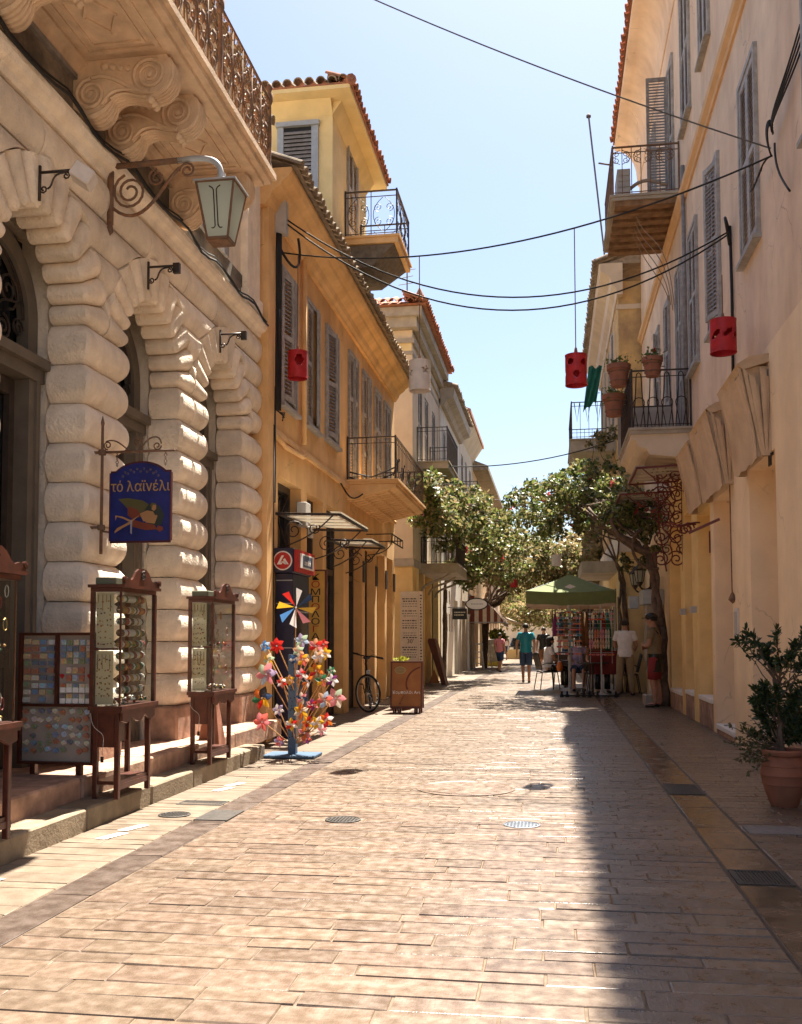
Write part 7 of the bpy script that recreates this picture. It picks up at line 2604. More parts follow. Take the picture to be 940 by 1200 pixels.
pinwheel('large eight vaned cloth pinwheel of many colours on top of the stand', unproject(347, 712, 10.2), 0.20, ['red', 'yellow', 'blue', 'white', 'pink', 'yellow', 'navy', 'white'], 8, 'vane', (PX + 0.02, PY, 1.0))
PW = [
    ('glittery red', 'uppermost on the left of the stand', 325, 757, .105, ['red'], 10.25), ('pale blue', 'behind the glittery red one', 312, 758, .085, ['pale blue', 'blue'], 10.4),
    ('pale green and cream', 'just under the glittery red one', 316, 773, .085, ['pale green', 'cream', 'yellow'], 10.3), ('silver lilac', 'highest beside the top mast', 354, 751, .10, ['lilac', 'pale blue', 'pale green'], 10.35),
    ('pale peach', 'tucked below the silver lilac one', 350, 763, .08, ['peach', 'pale green', 'cream'], 10.2), ('peach and red', 'high on the right', 370, 757, .10, ['peach', 'pink', 'red'], 10.3),
    ('dark red', 'uppermost at the far right', 379, 755, .07, ['red', 'coral'], 10.5), ('bright yellow', 'high at the right edge', 381, 766, .085, ['yellow', 'white', 'yellow'], 10.25),
    ('white spotted', 'under the peach and red one', 373, 770, .085, ['white', 'peach', 'cream'], 10.2), ('pink lilac and green', 'big, on the upper left', 313, 790, .155, ['pink', 'lilac', 'pink', 'pale green', 'pink', 'pale blue'], 10.2),
    ('small red and white', 'left of the post at mid height', 331, 800, .075, ['red', 'white', 'coral'], 10.35), ('orange and yellow', 'right of the post, upper middle', 370, 786, .10, ['orange', 'yellow', 'red', 'olive'], 10.2),
    ('shiny green', 'sticking out at the right edge', 388, 786, .06, ['green', 'pale green'], 10.35), ('white and purple', 'below the shiny green one', 389, 797, .085, ['white', 'purple', 'white'], 10.25),
    ('olive green', 'in the middle of the right side', 377, 797, .09, ['olive', 'green', 'yellow', 'coral'], 10.4), ('black green orange and red', 'big, at the left edge', 308, 818, .15, ['black', 'orange', 'green', 'red', 'yellow', 'navy'], 10.15),
    ('white and lilac', 'small, left of the lower post', 327, 832, .08, ['white', 'lilac'], 10.25), ('coral pink', 'big, at the lower left edge', 308, 846, .13, ['coral', 'pink'], 10.2),
    ('red and white', 'in front of the lower post', 342, 849, .085, ['white', 'red', 'yellow'], 10.1), ('golden yellow', 'right against the post', 353, 834, .10, ['yellow', 'cream', 'orange'], 10.2),
    ('white and pink', 'big, at the right edge', 393, 818, .135, ['pink', 'white', 'pink', 'cream', 'pink', 'pale green'], 10.2), ('silver and peach', 'left of the big white and pink one', 380, 820, .11, ['pale blue', 'peach', 'coral'], 10.1),
    ('maroon', 'right of the post at mid height', 366, 826, .08, ['purple', 'pink', 'red'], 10.3), ('orange red', 'at the lower right edge', 382, 844, .10, ['red', 'orange', 'white'], 10.2),
    ('yellow and white', 'beside the orange red one', 372, 847, .09, ['yellow', 'white'], 10.15), ('pale pink', 'lowest on the right', 377, 856, .075, ['pink', 'white'], 10.3),
    ('brown and orange', 'low, just right of the post', 357, 859, .085, ['brown', 'orange', 'pink'], 10.15), ('dusty pink', 'lowest on the left', 328, 869, .075, ['pink', 'lilac', 'coral'], 10.2),
    ('pink and purple', 'lowest near the base', 359, 866, .07, ['pink', 'purple', 'coral'], 10.2), ('white and black', 'close to the post in the upper middle', 360, 798, .085, ['white', 'black', 'orange'], 10.25),
    ('pink and white', 'close to the post beneath the blue one', 353, 790, .075, ['pink', 'white', 'red'], 10.15), ('blue and white', 'small, in front of the post top', 345, 773, .065, ['blue', 'white', 'navy'], 10.15),
    ('coral and yellow', 'right of the post top', 355, 773, .09, ['coral', 'peach', 'yellow'], 10.3), ('amber', 'half way up, left of the post', 340, 797, .07, ['yellow', 'peach'], 10.2),
    ('yellow orange and red', 'low in the middle of the right side', 361, 846, .085, ['yellow', 'orange', 'red'], 10.25), ('navy and pink', 'right of the post below the maroon one', 354, 818, .08, ['navy', 'pink', 'cream'], 10.2)]
for colr, where, px, py, r, cs, Y in PW:
    pinwheel(f'{colr} foil pinwheel {where}', unproject(px, py, Y), r * 0.88, cs, 6)

# ---------------------------------------------------------------- bank machine, vertical sign
t = thing('bank_machine', 'navy blue bank machine booth with a round red logo in the first orange doorway', 'cash machine', (-3.45, 12.6, 0))
k = MB()
k.box(-3.53, -3.30, 12.25, 13.1, 0.0, 2.12)
k.build('booth', M_['navy'], t, bevel=0.01)
k = MB()
k.box(-3.545, -3.28, 12.18, 13.15, 2.121, 2.44)
k.build('header_box', M_['navy'], t, bevel=0.012)
k = MB()
k.box(-3.278, -3.22, 12.22, 13.1, 2.14, 2.42)
k.box(-3.219, -3.212, 12.30, 13.02, 2.19, 2.38, 1)
k.box(-3.2115, -3.209, 12.42, 12.92, 2.21, 2.36, 2)
k.build('light_box', [M_['redpt'], M_['wpaint'], mat('panel_blue', (0.10, 0.13, 0.22), 0.4)], t)
text('cardlink', 0.105, (-3.2085, 12.66, 2.27), (PI / 2, 0, PI / 2), M_['wpaint'], t, sx=1.0)
k = MB()
k.lathe([(0.001, 0.006), (0.118, 0.006), (0.125, 0.0)], (-3.415, 12.178, 2.275), 28, 1, ax=(0, -1, 0))
k.lathe([(0.001, 0.009), (0.108, 0.009), (0.110, 0.0)], (-3.415, 12.178, 2.275), 28, 0, ax=(0, -1, 0))
for P in ([(-0.075, -0.05), (-0.012, 0.065), (0.018, 0.065), (-0.03, -0.025), (0.0, -0.025), (-0.015, -0.05)], [(0.005, 0.01), (0.03, 0.03), (0.08, -0.05), (0.045, -0.05)], [(-0.02, -0.012), (0.03, -0.05), (0.06, -0.05), (0.028, -0.01)]):
    k.prism([(-3.415 + a, 12.168, 2.275 + b) for a, b in P], (0, -0.003, 0), 1)
k.build('round_logo', [M_['redpt'], M_['wpaint']], t)
k = MB()
for z in (0.7, 1.15, 1.72, 2.02):
    k.box(-3.525, -3.305, 12.246, 12.249, z, z + 0.012)
k.box(-3.299, -3.297, 12.3, 13.05, 1.62, 1.635)
k.build('trim_line', M_['galv'], t)
k = MB()
k.box(-3.299, -3.285, 12.4, 12.95, 1.2, 1.55, 0)
k.box(-3.299, -3.26, 12.4, 12.95, 1.02, 1.06, 1)
k.build('screen_panel', [M_['darkgl'], M_['galv']], t)
t = thing('vertical_sign', 'tall ochre sign with stacked dark letters standing out from the orange wall', 'shop sign', (-3.42, 13.66, 0.9))
k = MB()
k.box(-3.50, -3.21, 13.66, 13.70, 0.80, 2.24)
k.build('sign_board', M_['ygsign'], t)
k = MB()
k.box(-3.21, -3.18, 13.655, 13.705, 0.78, 2.26)
k.box(-3.50, -3.21, 13.655, 13.705, 2.241, 2.262)
k.build('sign_frame', M_['boardfr'], t)
for i, ch in enumerate('ΚΟΜΠΟΛΟΓΑΔΙΚΟ'):
    text(ch, 0.125, (-3.345, 13.658, 2.15 - 0.106 * i), (PI / 2, 0, 0), [M_['ink'], M_['redpt'], M_['ink']][i % 3], t, sx=1.5)

# ---------------------------------------------------------------- bicycle
t = thing('bicycle', 'black bicycle leaning on the orange wall with its front wheel turned', 'bicycle', (-3.25, 17.2, 0))


def wheel(c, ax, r, name='wheel'):
    c, ax = V(c), V(ax).normalized()
    e = ax.orthogonal().normalized()
    g = ax.cross(e)
    k = MB()
    n = 30
    k.tube([c + (e * math.cos(2 * PI * i / n) + g * math.sin(2 * PI * i / n)) * (r - 0.02) for i in range(n + 1)], 0.019, 6)
    w = k.build(name, M_['rubber'], t, smooth='all')
    k = MB()
    k.tube([c + (e * math.cos(2 * PI * i / n) + g * math.sin(2 * PI * i / n)) * (r - 0.045) for i in range(n + 1)], 0.010, 5)
    k.build('rim', M_['galv'], w, smooth='all')
    k = MB()
    for i in range(20):
        a = 2 * PI * i / 20
        k.tube([c + ax * (0.025 if i % 2 else -0.025), c + (e * math.cos(a) + g * math.sin(a)) * (r - 0.05)], 0.0022, 3)
    k.lathe([(0.001, -0.04), (0.02, -0.035), (0.014, 0), (0.02, 0.035), (0.001, 0.04)], c, 8, ax=tuple(ax))
    k.build('spokes', M_['alu'], w)


fw, rw = V((-3.17, 16.75, 0.335)), V((-3.33, 17.78, 0.335))
steer = V((0.45, -0.9, 0)).normalized()
wheel(fw, (0.62, 0.78, 0.03), 0.335)
wheel(rw, (1.0, 0.15, 0.05), 0.335)
k = MB()
hd, st, bb = V((-3.25, 17.0, 0.83)), V((-3.35, 17.55, 0.80)), V((-3.27, 17.30, 0.30))
hd2 = V((-3.23, 16.95, 0.68))
for a, b, r in ((hd, st, 0.017), (hd2, bb, 0.02), (st, bb, 0.017), (bb, rw, 0.012), (st, rw, 0.010), (hd, hd2, 0.022), (hd2, fw + V((0.04, 0.0, 0)), 0.015), (hd2, fw - V((0.05, -0.03, 0)), 0.015), (hd, hd + V((0.01, -0.03, 0.13)), 0.014), (st, st + V((-0.01, 0.02, 0.10)), 0.014)):
    k.tube([a, b], r, 7)
k.build('frame', M_['rubber'], t, smooth='all')
k = MB()
hb = hd + V((0.01, -0.03, 0.14))
k.tube([hb + V((-0.24, 0.10, 0.05)), hb + V((-0.1, 0.0, 0.02)), hb, hb + V((0.12, -0.02, 0.0)), hb + V((0.29, -0.10, -0.03))], 0.013, 6)
k.tube([hb + V((-0.26, 0.12, 0.055)), hb + V((-0.16, 0.04, 0.04))], 0.019, 6)
k.tube([hb + V((0.2, -0.06, -0.015)), hb + V((0.32, -0.12, -0.035))], 0.019, 6)
k.tube(bez(hb + V((0.2, -0.06, 0)), hb + V((0.15, -0.2, 0.08)), hb + V((0, -0.2, 0)), hd2, 10), 0.004, 4)
k.tube(bez(hb + V((-0.16, 0.04, 0.02)), hb + V((-0.1, -0.2, 0.1)), hb + V((0, -0.2, 0)), hd2, 10), 0.004, 4)
k.build('handlebar', M_['rubber'], t, smooth='all')
k = MB()
s0 = st + V((-0.01, 0.02, 0.11))
k.loft([[s0 + V((math.cos(a) * w, y_, z + math.sin(a) * h)) for a in [2 * PI * i / 8 for i in range(8)]] for y_, w, h, z in ((-0.16, 0.015, 0.012, 0.02), (-0.08, 0.03, 0.018, 0.015), (0.04, 0.065, 0.028, 0.02), (0.10, 0.075, 0.03, 0.03), (0.13, 0.04, 0.02, 0.035))])
k.build('saddle', M_['rubber'], t, smooth=True)
k = MB()
k.lathe([(0.001, -0.006), (0.085, -0.004), (0.085, 0.004), (0.001, 0.006)], bb + V((0.05, 0, 0)), 18, ax=(1, 0.15, 0))
k.bar(bb + V((0.06, 0, 0)), bb + V((0.09, 0.02, -0.17)), 0.02, 0.012)
k.bar(bb + V((-0.06, 0, 0)), bb + V((-0.09, -0.02, 0.17)), 0.02, 0.012)
for s in (1, -1):
    k.obox(bb + V((s * 0.13, 0.02 * s, -0.17 * s)), (0.045, 0, 0), (0, 0.03, 0), (0, 0, 0.01))
k.build('crank', M_['iron'], t)
k = MB()
k.obox(hd2 + V((0.04, -0.08, 0.02)), (0.03, 0.01, 0), (0, 0.03, 0.01), (0, 0, 0.03))
k.build('headlamp', M_['galv'], t, bevel=0.01)

# ---------------------------------------------------------------- boards
t = thing('sandwich_board', 'brown sandwich board with a painted bead string and oval emblem on small feet', 'sandwich board', (-2.49, 16.8, 0))
SBx0, SBx1, SBy = -2.78, -2.22, 16.72
lean = 0.10
def sb(u, d, z):
    return V((SBx0 + u, SBy + lean * z + d, z))
def sbox(k, u0, u1, d0, d1, z0, z1, mi=0, f=1):
    k.add([V((SBx0 + u, SBy + (lean * z if f > 0 else 0.24 - lean * z) + d, z)) for u in (u0, u1) for d in (d0, d1) for z in (z0, z1)], MB.BF, mi)
for f, dd, nm in ((1, 0, 'front_panel'), (-1, 0.0, 'rear_panel')):
    k = MB()
    sbox(k, 0.03, 0.53, 0.008, 0.022, 0.12, 0.86, 0, f)
    pn = k.build(nm, M_['board'], t)
    k = MB()
    sbox(k, 0, 0.03, 0, 0.03, 0.08, 0.89, 0, f)
    sbox(k, 0.53, 0.56, 0, 0.03, 0.08, 0.89, 0, f)
    sbox(k, 0.03, 0.53, 0.001, 0.029, 0.861, 0.889, 0, f)
    sbox(k, 0.03, 0.53, 0.001, 0.029, 0.081, 0.119, 0, f)
    k.build('panel_frame', M_['boardfr'], pn)
    k = MB()
    for u in (0.05, 0.13, 0.42, 0.50):
        sbox(k, u, u + 0.03, -0.01, 0.035, 0.0, 0.079, 0, f)
    k.build('foot', M_['boardfr'], pn)
k = MB()
for i in range(30):
    a = i / 29
    p = bez((0.50, 0, 0.78), (0.25, 0, 0.70), (0.26, 0, 0.45), (0.30, 0, 0.42), 29)[i] if i < 20 else bez((0.50, 0, 0.78), (0.25, 0, 0.70), (0.26, 0, 0.45), (0.30, 0, 0.42), 29)[i]
    k.lathe([(0.017, 0), (0.012, 0.004), (0.001, 0.006)], sb(p.x, 0.007, p.z), 8, ax=(0, -1, 0.1))
for i in range(9):
    k.lathe([(0.010, 0), (0.001, 0.005)], sb(0.30 - 0.015 * i, 0.007, 0.42 - 0.028 * i), 8, ax=(0, -1, 0.1))
for i in range(4):
    k.bar(sb(0.17, 0.006, 0.18), sb(0.15 + 0.02 * i, 0.006, 0.15), 0.008, 0.004)
k.build('painted_beads', mat('bead_print', (0.14, 0.035, 0.02), 0.5), t)
k = MB()
c = sb(0.17, 0.007, 0.735)
k.prism([c + V((math.cos(a) * 0.095, 0.0 + lean * math.sin(a) * 0.062, math.sin(a) * 0.062)) for a in [2 * PI * i / 24 for i in range(24)]], (0, -0.003, 0), 0)
k.prism([c + V((math.cos(a) * 0.085, -0.0035 + lean * math.sin(a) * 0.052, math.sin(a) * 0.052)) for a in [2 * PI * i / 24 for i in range(24)]], (0, -0.002, 0), 1)
k.build('oval_emblem', [mat('emblem_gold', (0.46, 0.38, 0.14), 0.5), mat('emblem_brown', (0.30, 0.22, 0.10), 0.5)], t)
text('Κομπολόι', 0.048, c + V((0, -0.007, 0)), (PI / 2 - lean, 0, 0), M_['gold'], t)
text('Κομπολόι Art', 0.078, sb(0.28, 0.004, 0.355), (PI / 2 - lean, 0, 0), M_['wpaint'], t)
t = thing('flower_box', 'shallow tray of yellow green leaves showing above the sandwich board', 'planter', (-2.72, 17.75, 0))
k = MB()
k.box(-2.9, -2.55, 17.6, 17.9, 0.0, 0.82)
k.build('box', M_['boardfr'], t)
leaves('leaves', cloud([(-2.74, 17.75, 0.90, 0.13, 0.08, 0.03)], 110, 51), 0.035, [leafmat('leaf_lime', (0.30, 0.34, 0.03), (0.42, 0.40, 0.06))], t, 52, kind='stuff')

t = thing('menu_board', 'tall cream menu board printed with dark text on the corner of the cream house', 'menu board', (-3.57, 24.9, 0.5))
k = MB()
k.box(-3.86, -3.40, 24.86, 24.9, 0.62, 2.50)
k.build('menu_sheet', M_['paper'], t)
k = MB()
k.box(-3.385, -3.27, 24.84, 24.88, 0.62, 2.50)
k.build('side_strip', M_['paper'], t)
k = MB()
for i in range(26):
    z = 2.36 - i * 0.062
    if i in (0, 5, 9, 14, 19) or 17 < i < 21:
        continue
    x = -3.82 + rnd.uniform(0, 0.05)
    while x < -3.44:
        w = rnd.uniform(0.02, 0.07)
        hgt = 0.026 if i % 4 in (1, 2) else 0.014
        k.box(x, min(x + w, -3.43), 24.856, 24.859, z, z + hgt)
        x += w + rnd.uniform(0.015, 0.03)
for i in range(22):
    z = 2.38 - i * 0.078
    k.box(-3.345, -3.345 + rnd.uniform(0.02, 0.05), 24.836, 24.839, z, z + 0.03)
k.build('printed_lines', M_['ink'], t)
text("30'", 0.15, (-3.6, 24.857, 1.22), (PI / 2, 0, 0), M_['ink'], t)
t = thing('leaning_board', 'dark brown chalkboard leaning in front of the yellow shop strip', 'board', (-3.25, 27.6, 0))
k = MB()
k.prism([(-3.46, 27.4, 1.30), (-3.28, 27.4, 1.30), (-2.98, 27.5, 0.0), (-3.10, 27.5, 0.0), (-3.48, 27.4, 1.22)], (0, 0.7, 0))
k.build('board_panel', M_['boardfr'], t, bevel=0.01)
k = MB()
k.prism([(-3.30, 27.38, 0.45), (-3.14, 27.38, 0.05), (-3.44, 27.38, 0.05)], (0, 0.03, 0))
k.build('board_prop', M_['board'], t)
t = thing('black_sign', 'small black projecting sign with pale lettering outside the white shop', 'shop sign', (-3.1, 33.0, 1.9))
k = MB()
k.box(-3.35, -2.85, 33.0, 33.06, 1.95, 2.33)
k.build('sign_board', M_['black'], t, bevel=0.01)
k = MB()
k.tube([(-3.5, 33.03, 2.36), (-2.9, 33.03, 2.36)], 0.015, 5)
k.build('sign_arm', M_['iron'], t)
k = MB()
for z, n in ((2.17, 7), (2.08, 6)):
    for i in range(n):
        k.box(-3.28 + 0.055 * i, -3.24 + 0.055 * i, 32.996, 32.9995, z, z + 0.035)
k.build('printed_lines', cm('cream'), t)
t = thing('oval_sign', 'white oval shop sign with dark rim hanging before the striped awning', 'shop sign', (-2.9, 39.0, 2.4))
c = V((-2.98, 39.0, 2.68))
k = MB()
for rx_, rz, d, mi in ((0.46, 0.25, 0.0, 0), (0.41, 0.205, -0.03, 1)):
    k.prism([c + V((math.cos(a) * rx_, d, math.sin(a) * rz)) for a in [2 * PI * i / 28 for i in range(28)]], (0, 0.05 if mi == 0 else 0.02, 0), mi)
k.tube([c + V((-0.55, 0.02, 0.1)), c + V((-0.4, 0.02, 0.1))], 0.02, 5, 0)
k.build('sign_board', [M_['ink'], M_['wpaint']], t)
k = MB()
for i in range(8):
    k.box(c.x - 0.22 + 0.06 * i, c.x - 0.18 + 0.06 * i, c.y - 0.036, c.y - 0.031, c.z - 0.02, c.z + 0.03)
k.build('printed_lines', M_['galv'], t)

# ---------------------------------------------------------------- terracotta pot with shrub
t = thing('potted_shrub', 'dark leaved shrub in a big ribbed terracotta jar against the light peach wall', 'potted plant', (1.71, 7.82, 0))
PC = V((1.71, 7.82, 0))
k = MB()
k.lathe([(r_ * 0.70 if r_ > 0.01 else r_, z_) for r_, z_ in [(0.001, 0.0), (0.135, 0.0), (0.15, 0.02), (0.20, 0.12), (0.215, 0.16), (0.225, 0.165), (0.222, 0.18), (0.237, 0.23), (0.243, 0.235), (0.238, 0.25), (0.225, 0.30), (0.232, 0.305), (0.222, 0.32), (0.19, 0.365), (0.175, 0.375), (0.215, 0.385), (0.225, 0.41), (0.21, 0.425), (0.17, 0.42), (0.16, 0.38), (0.001, 0.38)]], PC, 36)
k.build('pot', M_['terra'], t, smooth=True)
k = MB()
k.lathe([(0.112, 0.375), (0.001, 0.40)], PC, 20)
k.build('soil', M_['soil'], t)
k = MB()
tips = []
rg = random.Random(8)
trunk = twig(k, PC + Z_ * 0.38, PC + V((-0.05, 0.02, 0.95)), 0.024, 0.014, 0.012, 7, 6)
for i in range(38):
    a = rg.uniform(0, 2 * PI)
    z0 = rg.choice((0.45, 0.6, 0.8, 0.9, 0.95))
    b = PC + V((-0.02, 0.01, z0))
    top = z0 > 0.75
    zt = rg.uniform(1.0, 1.36) if top else rg.uniform(0.5, 0.92)
    rr = rg.uniform(0.08, 0.34) if top else rg.uniform(0.10, 0.26)
    e = PC + V((math.cos(a) * rr - 0.02, math.sin(a) * rr, zt))
    tips.append((b, e))
    twig(k, b, e, 0.007, 0.003, 0.02, 5, 4)
lowtips = []
for i in range(16):
    a = PI + rg.uniform(-0.9, 0.7)
    b = PC + Z_ * 0.42
    e = PC + V((math.cos(a) * rg.uniform(0.25, 0.46), math.sin(a) * rg.uniform(0.1, 0.4), rg.uniform(0.22, 0.72)))
    lowtips.append((b, e))
    twig(k, b, e, 0.005, 0.002, 0.02, 5, 4)
k.build('stem', M_['bark'], t, fix=False)


def whorls(name, tps, per, ln, wd, m, parent, seed, spread=0.75, along=0.45):
    """Long leathery leaves in whorls along the twig ends."""
    rg = random.Random(seed)
    k = MB()
    for b, e in tps:
        ax = (e - b).normalized()
        for j in range(per):
            f = 1.0 - along * rg.random() ** 1.5
            p = b.lerp(e, f)
            d = (ax * rg.uniform(0.1, 0.9) + V((rg.gauss(0, 1), rg.gauss(0, 1), rg.gauss(0.1, 0.8))) * spread).normalized()
            s = d.cross(V((rg.gauss(0, 1), rg.gauss(0, 1), rg.gauss(0, 1)))).normalized()
            nrm = d.cross(s)
            L, w = ln * rg.uniform(0.7, 1.2), wd * rg.uniform(0.8, 1.2)
            q = [p, p + d * L * 0.4 + s * w, p + d * L * 0.5 - nrm * w * 0.4, p + d * L * 0.4 - s * w, p + d * L * 0.75 + s * w * 0.8 - nrm * L * 0.03, p + d * L * 0.75 - s * w * 0.8 - nrm * L * 0.03, p + d * L - nrm * L * 0.1]
            k.add(q, [(0, 1, 2), (0, 2, 3), (1, 4, 2), (2, 5, 3), (2, 4, 6), (2, 6, 5)])
    return k.build(name, m, parent, fix=False, kind='stuff')


whorls('leaves', tips, 40, 0.062, 0.010, leafmat('leaf_leathery_dark', (0.012, 0.032, 0.012), (0.035, 0.065, 0.02), 0.12), t, 12)
k2 = [(b, e) for b, e in tips if e.z < 0.95] * 2
whorls('inner_leaves', k2, 40, 0.05, 0.009, LEAF_D, t, 13, 1.0, 0.8)
whorls('trailing_leaves', lowtips, 26, 0.032, 0.008, leafmat('leaf_trailing', (0.06, 0.08, 0.025), (0.16, 0.13, 0.06), 0.3), t, 14, 1.0, 0.7)
t = thing('plant_pot', 'dark planter half hidden behind the terracotta jar', 'planter', (2.08, 8.25, 0))
k = MB()
k.box(1.92, 2.19, 8.05, 8.5, 0, 0.36)
k.box(1.90, 2.195, 8.03, 8.52, 0.361, 0.41)
k.build('box', M_['plinth'], t)
k = MB()
tp2 = []
for i in range(20):
    b = V((2.04, 8.28, 0.4))
    e = b + V((rg.uniform(-0.25, 0.1), rg.uniform(-0.2, 0.2), rg.uniform(0.2, 0.55)))
    tp2.append((b, e))
    twig(k, b, e, 0.006, 0.003, 0.02, 4, 4)
k.build('stem', M_['bark'], t, fix=False)
whorls('leaves', tp2, 40, 0.06, 0.011, LEAF_D, t, 19, 1.0, 0.8)

# ---------------------------------------------------------------- umbrella and racks
UX, UY = 0.42, 24.5
t = thing('market_umbrella', 'square green market umbrella with a cream lining standing over the racks', 'umbrella', (UX, UY, 0))
k = MB()
hw = 1.04
zv, zt = 2.42, 2.88
cn = [(UX - hw, UY - hw), (UX + hw, UY - hw), (UX + hw, UY + hw), (UX - hw, UY + hw)]
ap = V((UX, UY, zt))
for i in range(4):
    a, b = V((*cn[i], zv)), V((*cn[(i + 1) % 4], zv))
    n = 6
    rows = []
    for j in range(7):
        f = j / 6
        row = []
        for q in range(n + 1):
            p = a.lerp(b, q / n).lerp(ap, f)
            row.append(p - Z_ * (0.05 * math.sin(PI * q / n) * (1 - f) + 0.03 * math.sin(PI * f)))
        rows.append(row)
    k.loft(rows, closed=False, caps=False)
k.build('canopy', M_['umb'], t, smooth='all')
k = MB()
for i in range(4):
    a, b = V((*cn[i], zv)), V((*cn[(i + 1) % 4], zv))
    n = 10
    o = (a + b) / 2 - V((UX, UY, zv))
    o.normalize()
    top = [a.lerp(b, q / n) - Z_ * 0.05 * math.sin(PI * q / n) + o * 0.004 for q in range(n + 1)]
    bot = [p - Z_ * (0.30 + 0.012 * math.sin(q * 1.9)) + o * 0.012 * math.sin(q * 2.3) for q, p in enumerate(top)]
    k.loft([top, bot], closed=False, caps=False)
k.build('valance', M_['umb'], t, smooth='all')
k = MB()
for i in range(4):
    a, b = V((*cn[i], zv - 0.14)), V((*cn[(i + 1) % 4], zv - 0.14))
    o = ((a + b) / 2 - V((UX, UY, zv - 0.14))).normalized()
    k.loft([[a.lerp(b, q / 8) - o * 0.03 for q in range(9)], [a.lerp(b, q / 8) - o * 0.03 - Z_ * 0.24 for q in range(9)]], closed=False, caps=False)
    k.add([V((*cn[i], zv - 0.06)), V((*cn[(i + 1) % 4], zv - 0.06)), ap - Z_ * 0.05], [(0, 1, 2)])
k.build('lining', M_['umbin'], t)
k = MB()
k.tube([(UX, UY, 0.0), (UX, UY, zt)], 0.03, 8)
k.lathe([(0.25, 0), (0.25, 0.06), (0.06, 0.09), (0.04, 0.3)], (UX, UY, 0), 16)
for i in range(4):
    k.bar((UX, UY, zt - 0.06), (*cn[i], zv - 0.02), 0.025)
    m = V((*cn[i], zv - 0.02)).lerp(ap, 0.5)
    k.bar((UX, UY, 2.1), m, 0.02)
k.build('pole', M_['galv'], t)
k = MB()
k.lathe([(0.05, zt), (0.05, zt + 0.04), (0.001, zt + 0.08)], (UX, UY, 0), 10)
k.build('finial', M_['umb'], t)


def rack(label, x, y_, sandals, seed):
    rg = random.Random(seed)
    t = thing('goods_rack', label, 'display rack', (x, y_, 0), 'racks of goods under the umbrella')
    k = MB()
    k.tube([(x, y_, 0.02), (x, y_, 2.05)], 0.018, 8)
    for s in (-0.24, 0.24):
        k.tube([(x + s, y_, 0.72), (x + s, y_, 2.05)], 0.007, 6)
    k.lathe([(0.16, 0), (0.16, 0.02), (0.05, 0.05), (0.025, 0.12)], (x, y_, 0), 14)
    k.build('pole', M_['greybx'], t)
    rows = (1.92, 1.79, 1.66, 1.53, 1.40, 1.27, 1.14, 0.98) if not sandals else (1.88, 1.76, 1.62, 1.52, 1.30, 0.96)
    rail = None
    for z in rows:
        if rail is None:
            k = MB()
            k.bar((x - 0.28, y_ - 0.02, z), (x + 0.28, y_ - 0.02, z), 0.04, 0.008)
            rail = k.build('rail', M_['greybx'], t)
            z0 = z
        else:
            copypart(rail, t, (0, 0, z - z0))
    gl = {}
    for r_, z in enumerate(rows):
        big = sandals and r_ in (3, 4)
        for i in range(6):
            c = rg.choice(('coral', 'red', 'orange', 'pink', 'white', 'orange', 'coral', 'teal', 'black') if not big else ('peach', 'pink', 'orange', 'cream', 'peach'))
            if sandals and r_ == 2:
                continue
            u = x - 0.225 + 0.09 * i + (0.03 * i if big else 0)
            if big and i > 3:
                continue
            if big:
                k = MB()
                for s in (-0.028, 0.028):
                    P = [V((u + s + math.cos(a) * 0.024, y_ - 0.05, z - 0.14 + math.sin(a) * 0.115)) for a in [2 * PI * q / 12 for q in range(12)]]
                    k.prism(P, (0, -0.02, 0))
                    k.tube([(u + s - 0.02, y_ - 0.07, z - 0.16), (u + s, y_ - 0.085, z - 0.10), (u + s + 0.02, y_ - 0.07, z - 0.16)], 0.005, 4, 1)
                k.build('sandal', [cm(c), M_['ink']], t)
            else:
                k = MB()
                for s in (-0.029, 0.029):
                    P = [V((u + s + math.cos(a) * 0.026, y_ - 0.06, z - 0.045 + math.sin(a) * 0.021)) for a in [2 * PI * q / 10 for q in range(10)]]
                    k.prism(P, (0, -0.006, 0), 0)
                    k.tube([(u + s * 1.95, y_ - 0.06, z - 0.035), (u + s * 2.0, y_ + 0.02, z - 0.03)], 0.004, 4, 0)
                k.bar((u - 0.008, y_ - 0.063, z - 0.038), (u + 0.008, y_ - 0.063, z - 0.038), 0.008)
                k.build('sunglasses', cm(c, 0.25), t)
    return t


rack('rack of coloured sunglasses on a thin metal pole under the umbrella', 0.36, 22.7, False, 3)
rack('rack with sunglasses above and pale hanging sandals below', 1.08, 22.7, True, 5)
t = thing('low_stand', 'low black rail with clamp feet lying across the ground before the racks', 'stand', (0.75, 21.9, 0))
k = MB()
k.bar((0.15, 21.9, 0.03), (1.42, 21.9, 0.03), 0.05, 0.02)
k.bar((0.15, 22.25, 0.02), (1.42, 22.25, 0.02), 0.04, 0.015)
k.build('rail', M_['rubber'], t)
ft = None
for i, x in enumerate((0.18, 0.30, 0.52, 0.66, 0.78, 0.95, 1.34)):
    if ft is None:
        k = MB()
        k.loft([[(x + s * 0.04, 21.84 + q, z) for s, q in ((-1, 0), (1, 0), (1, 0.1), (-1, 0.1))] for z in (0.0, 0.06)])
        k.loft([[(x + s * 0.022, 21.86 + q, z) for s, q in ((-1, 0), (1, 0), (1, 0.06), (-1, 0.06))] for z in (0.061, 0.13)])
        ft = k.build('foot', M_['rubber'], t)
        x0 = x
    else:
        copypart(ft, t, (x - x0, rnd.uniform(-0.03, 0.03), 0))
t = thing('bag_rail', 'rail of dark hanging bags and scarves in the deep shade of the umbrella', 'clothes rail', (0.75, 25.3, 0))
k = MB()
k.tube([(0.0, 25.3, 0), (0.0, 25.3, 2.0), (1.5, 25.3, 2.0), (1.5, 25.3, 0)], 0.015, 6)
k.build('rail', M_['iron'], t)
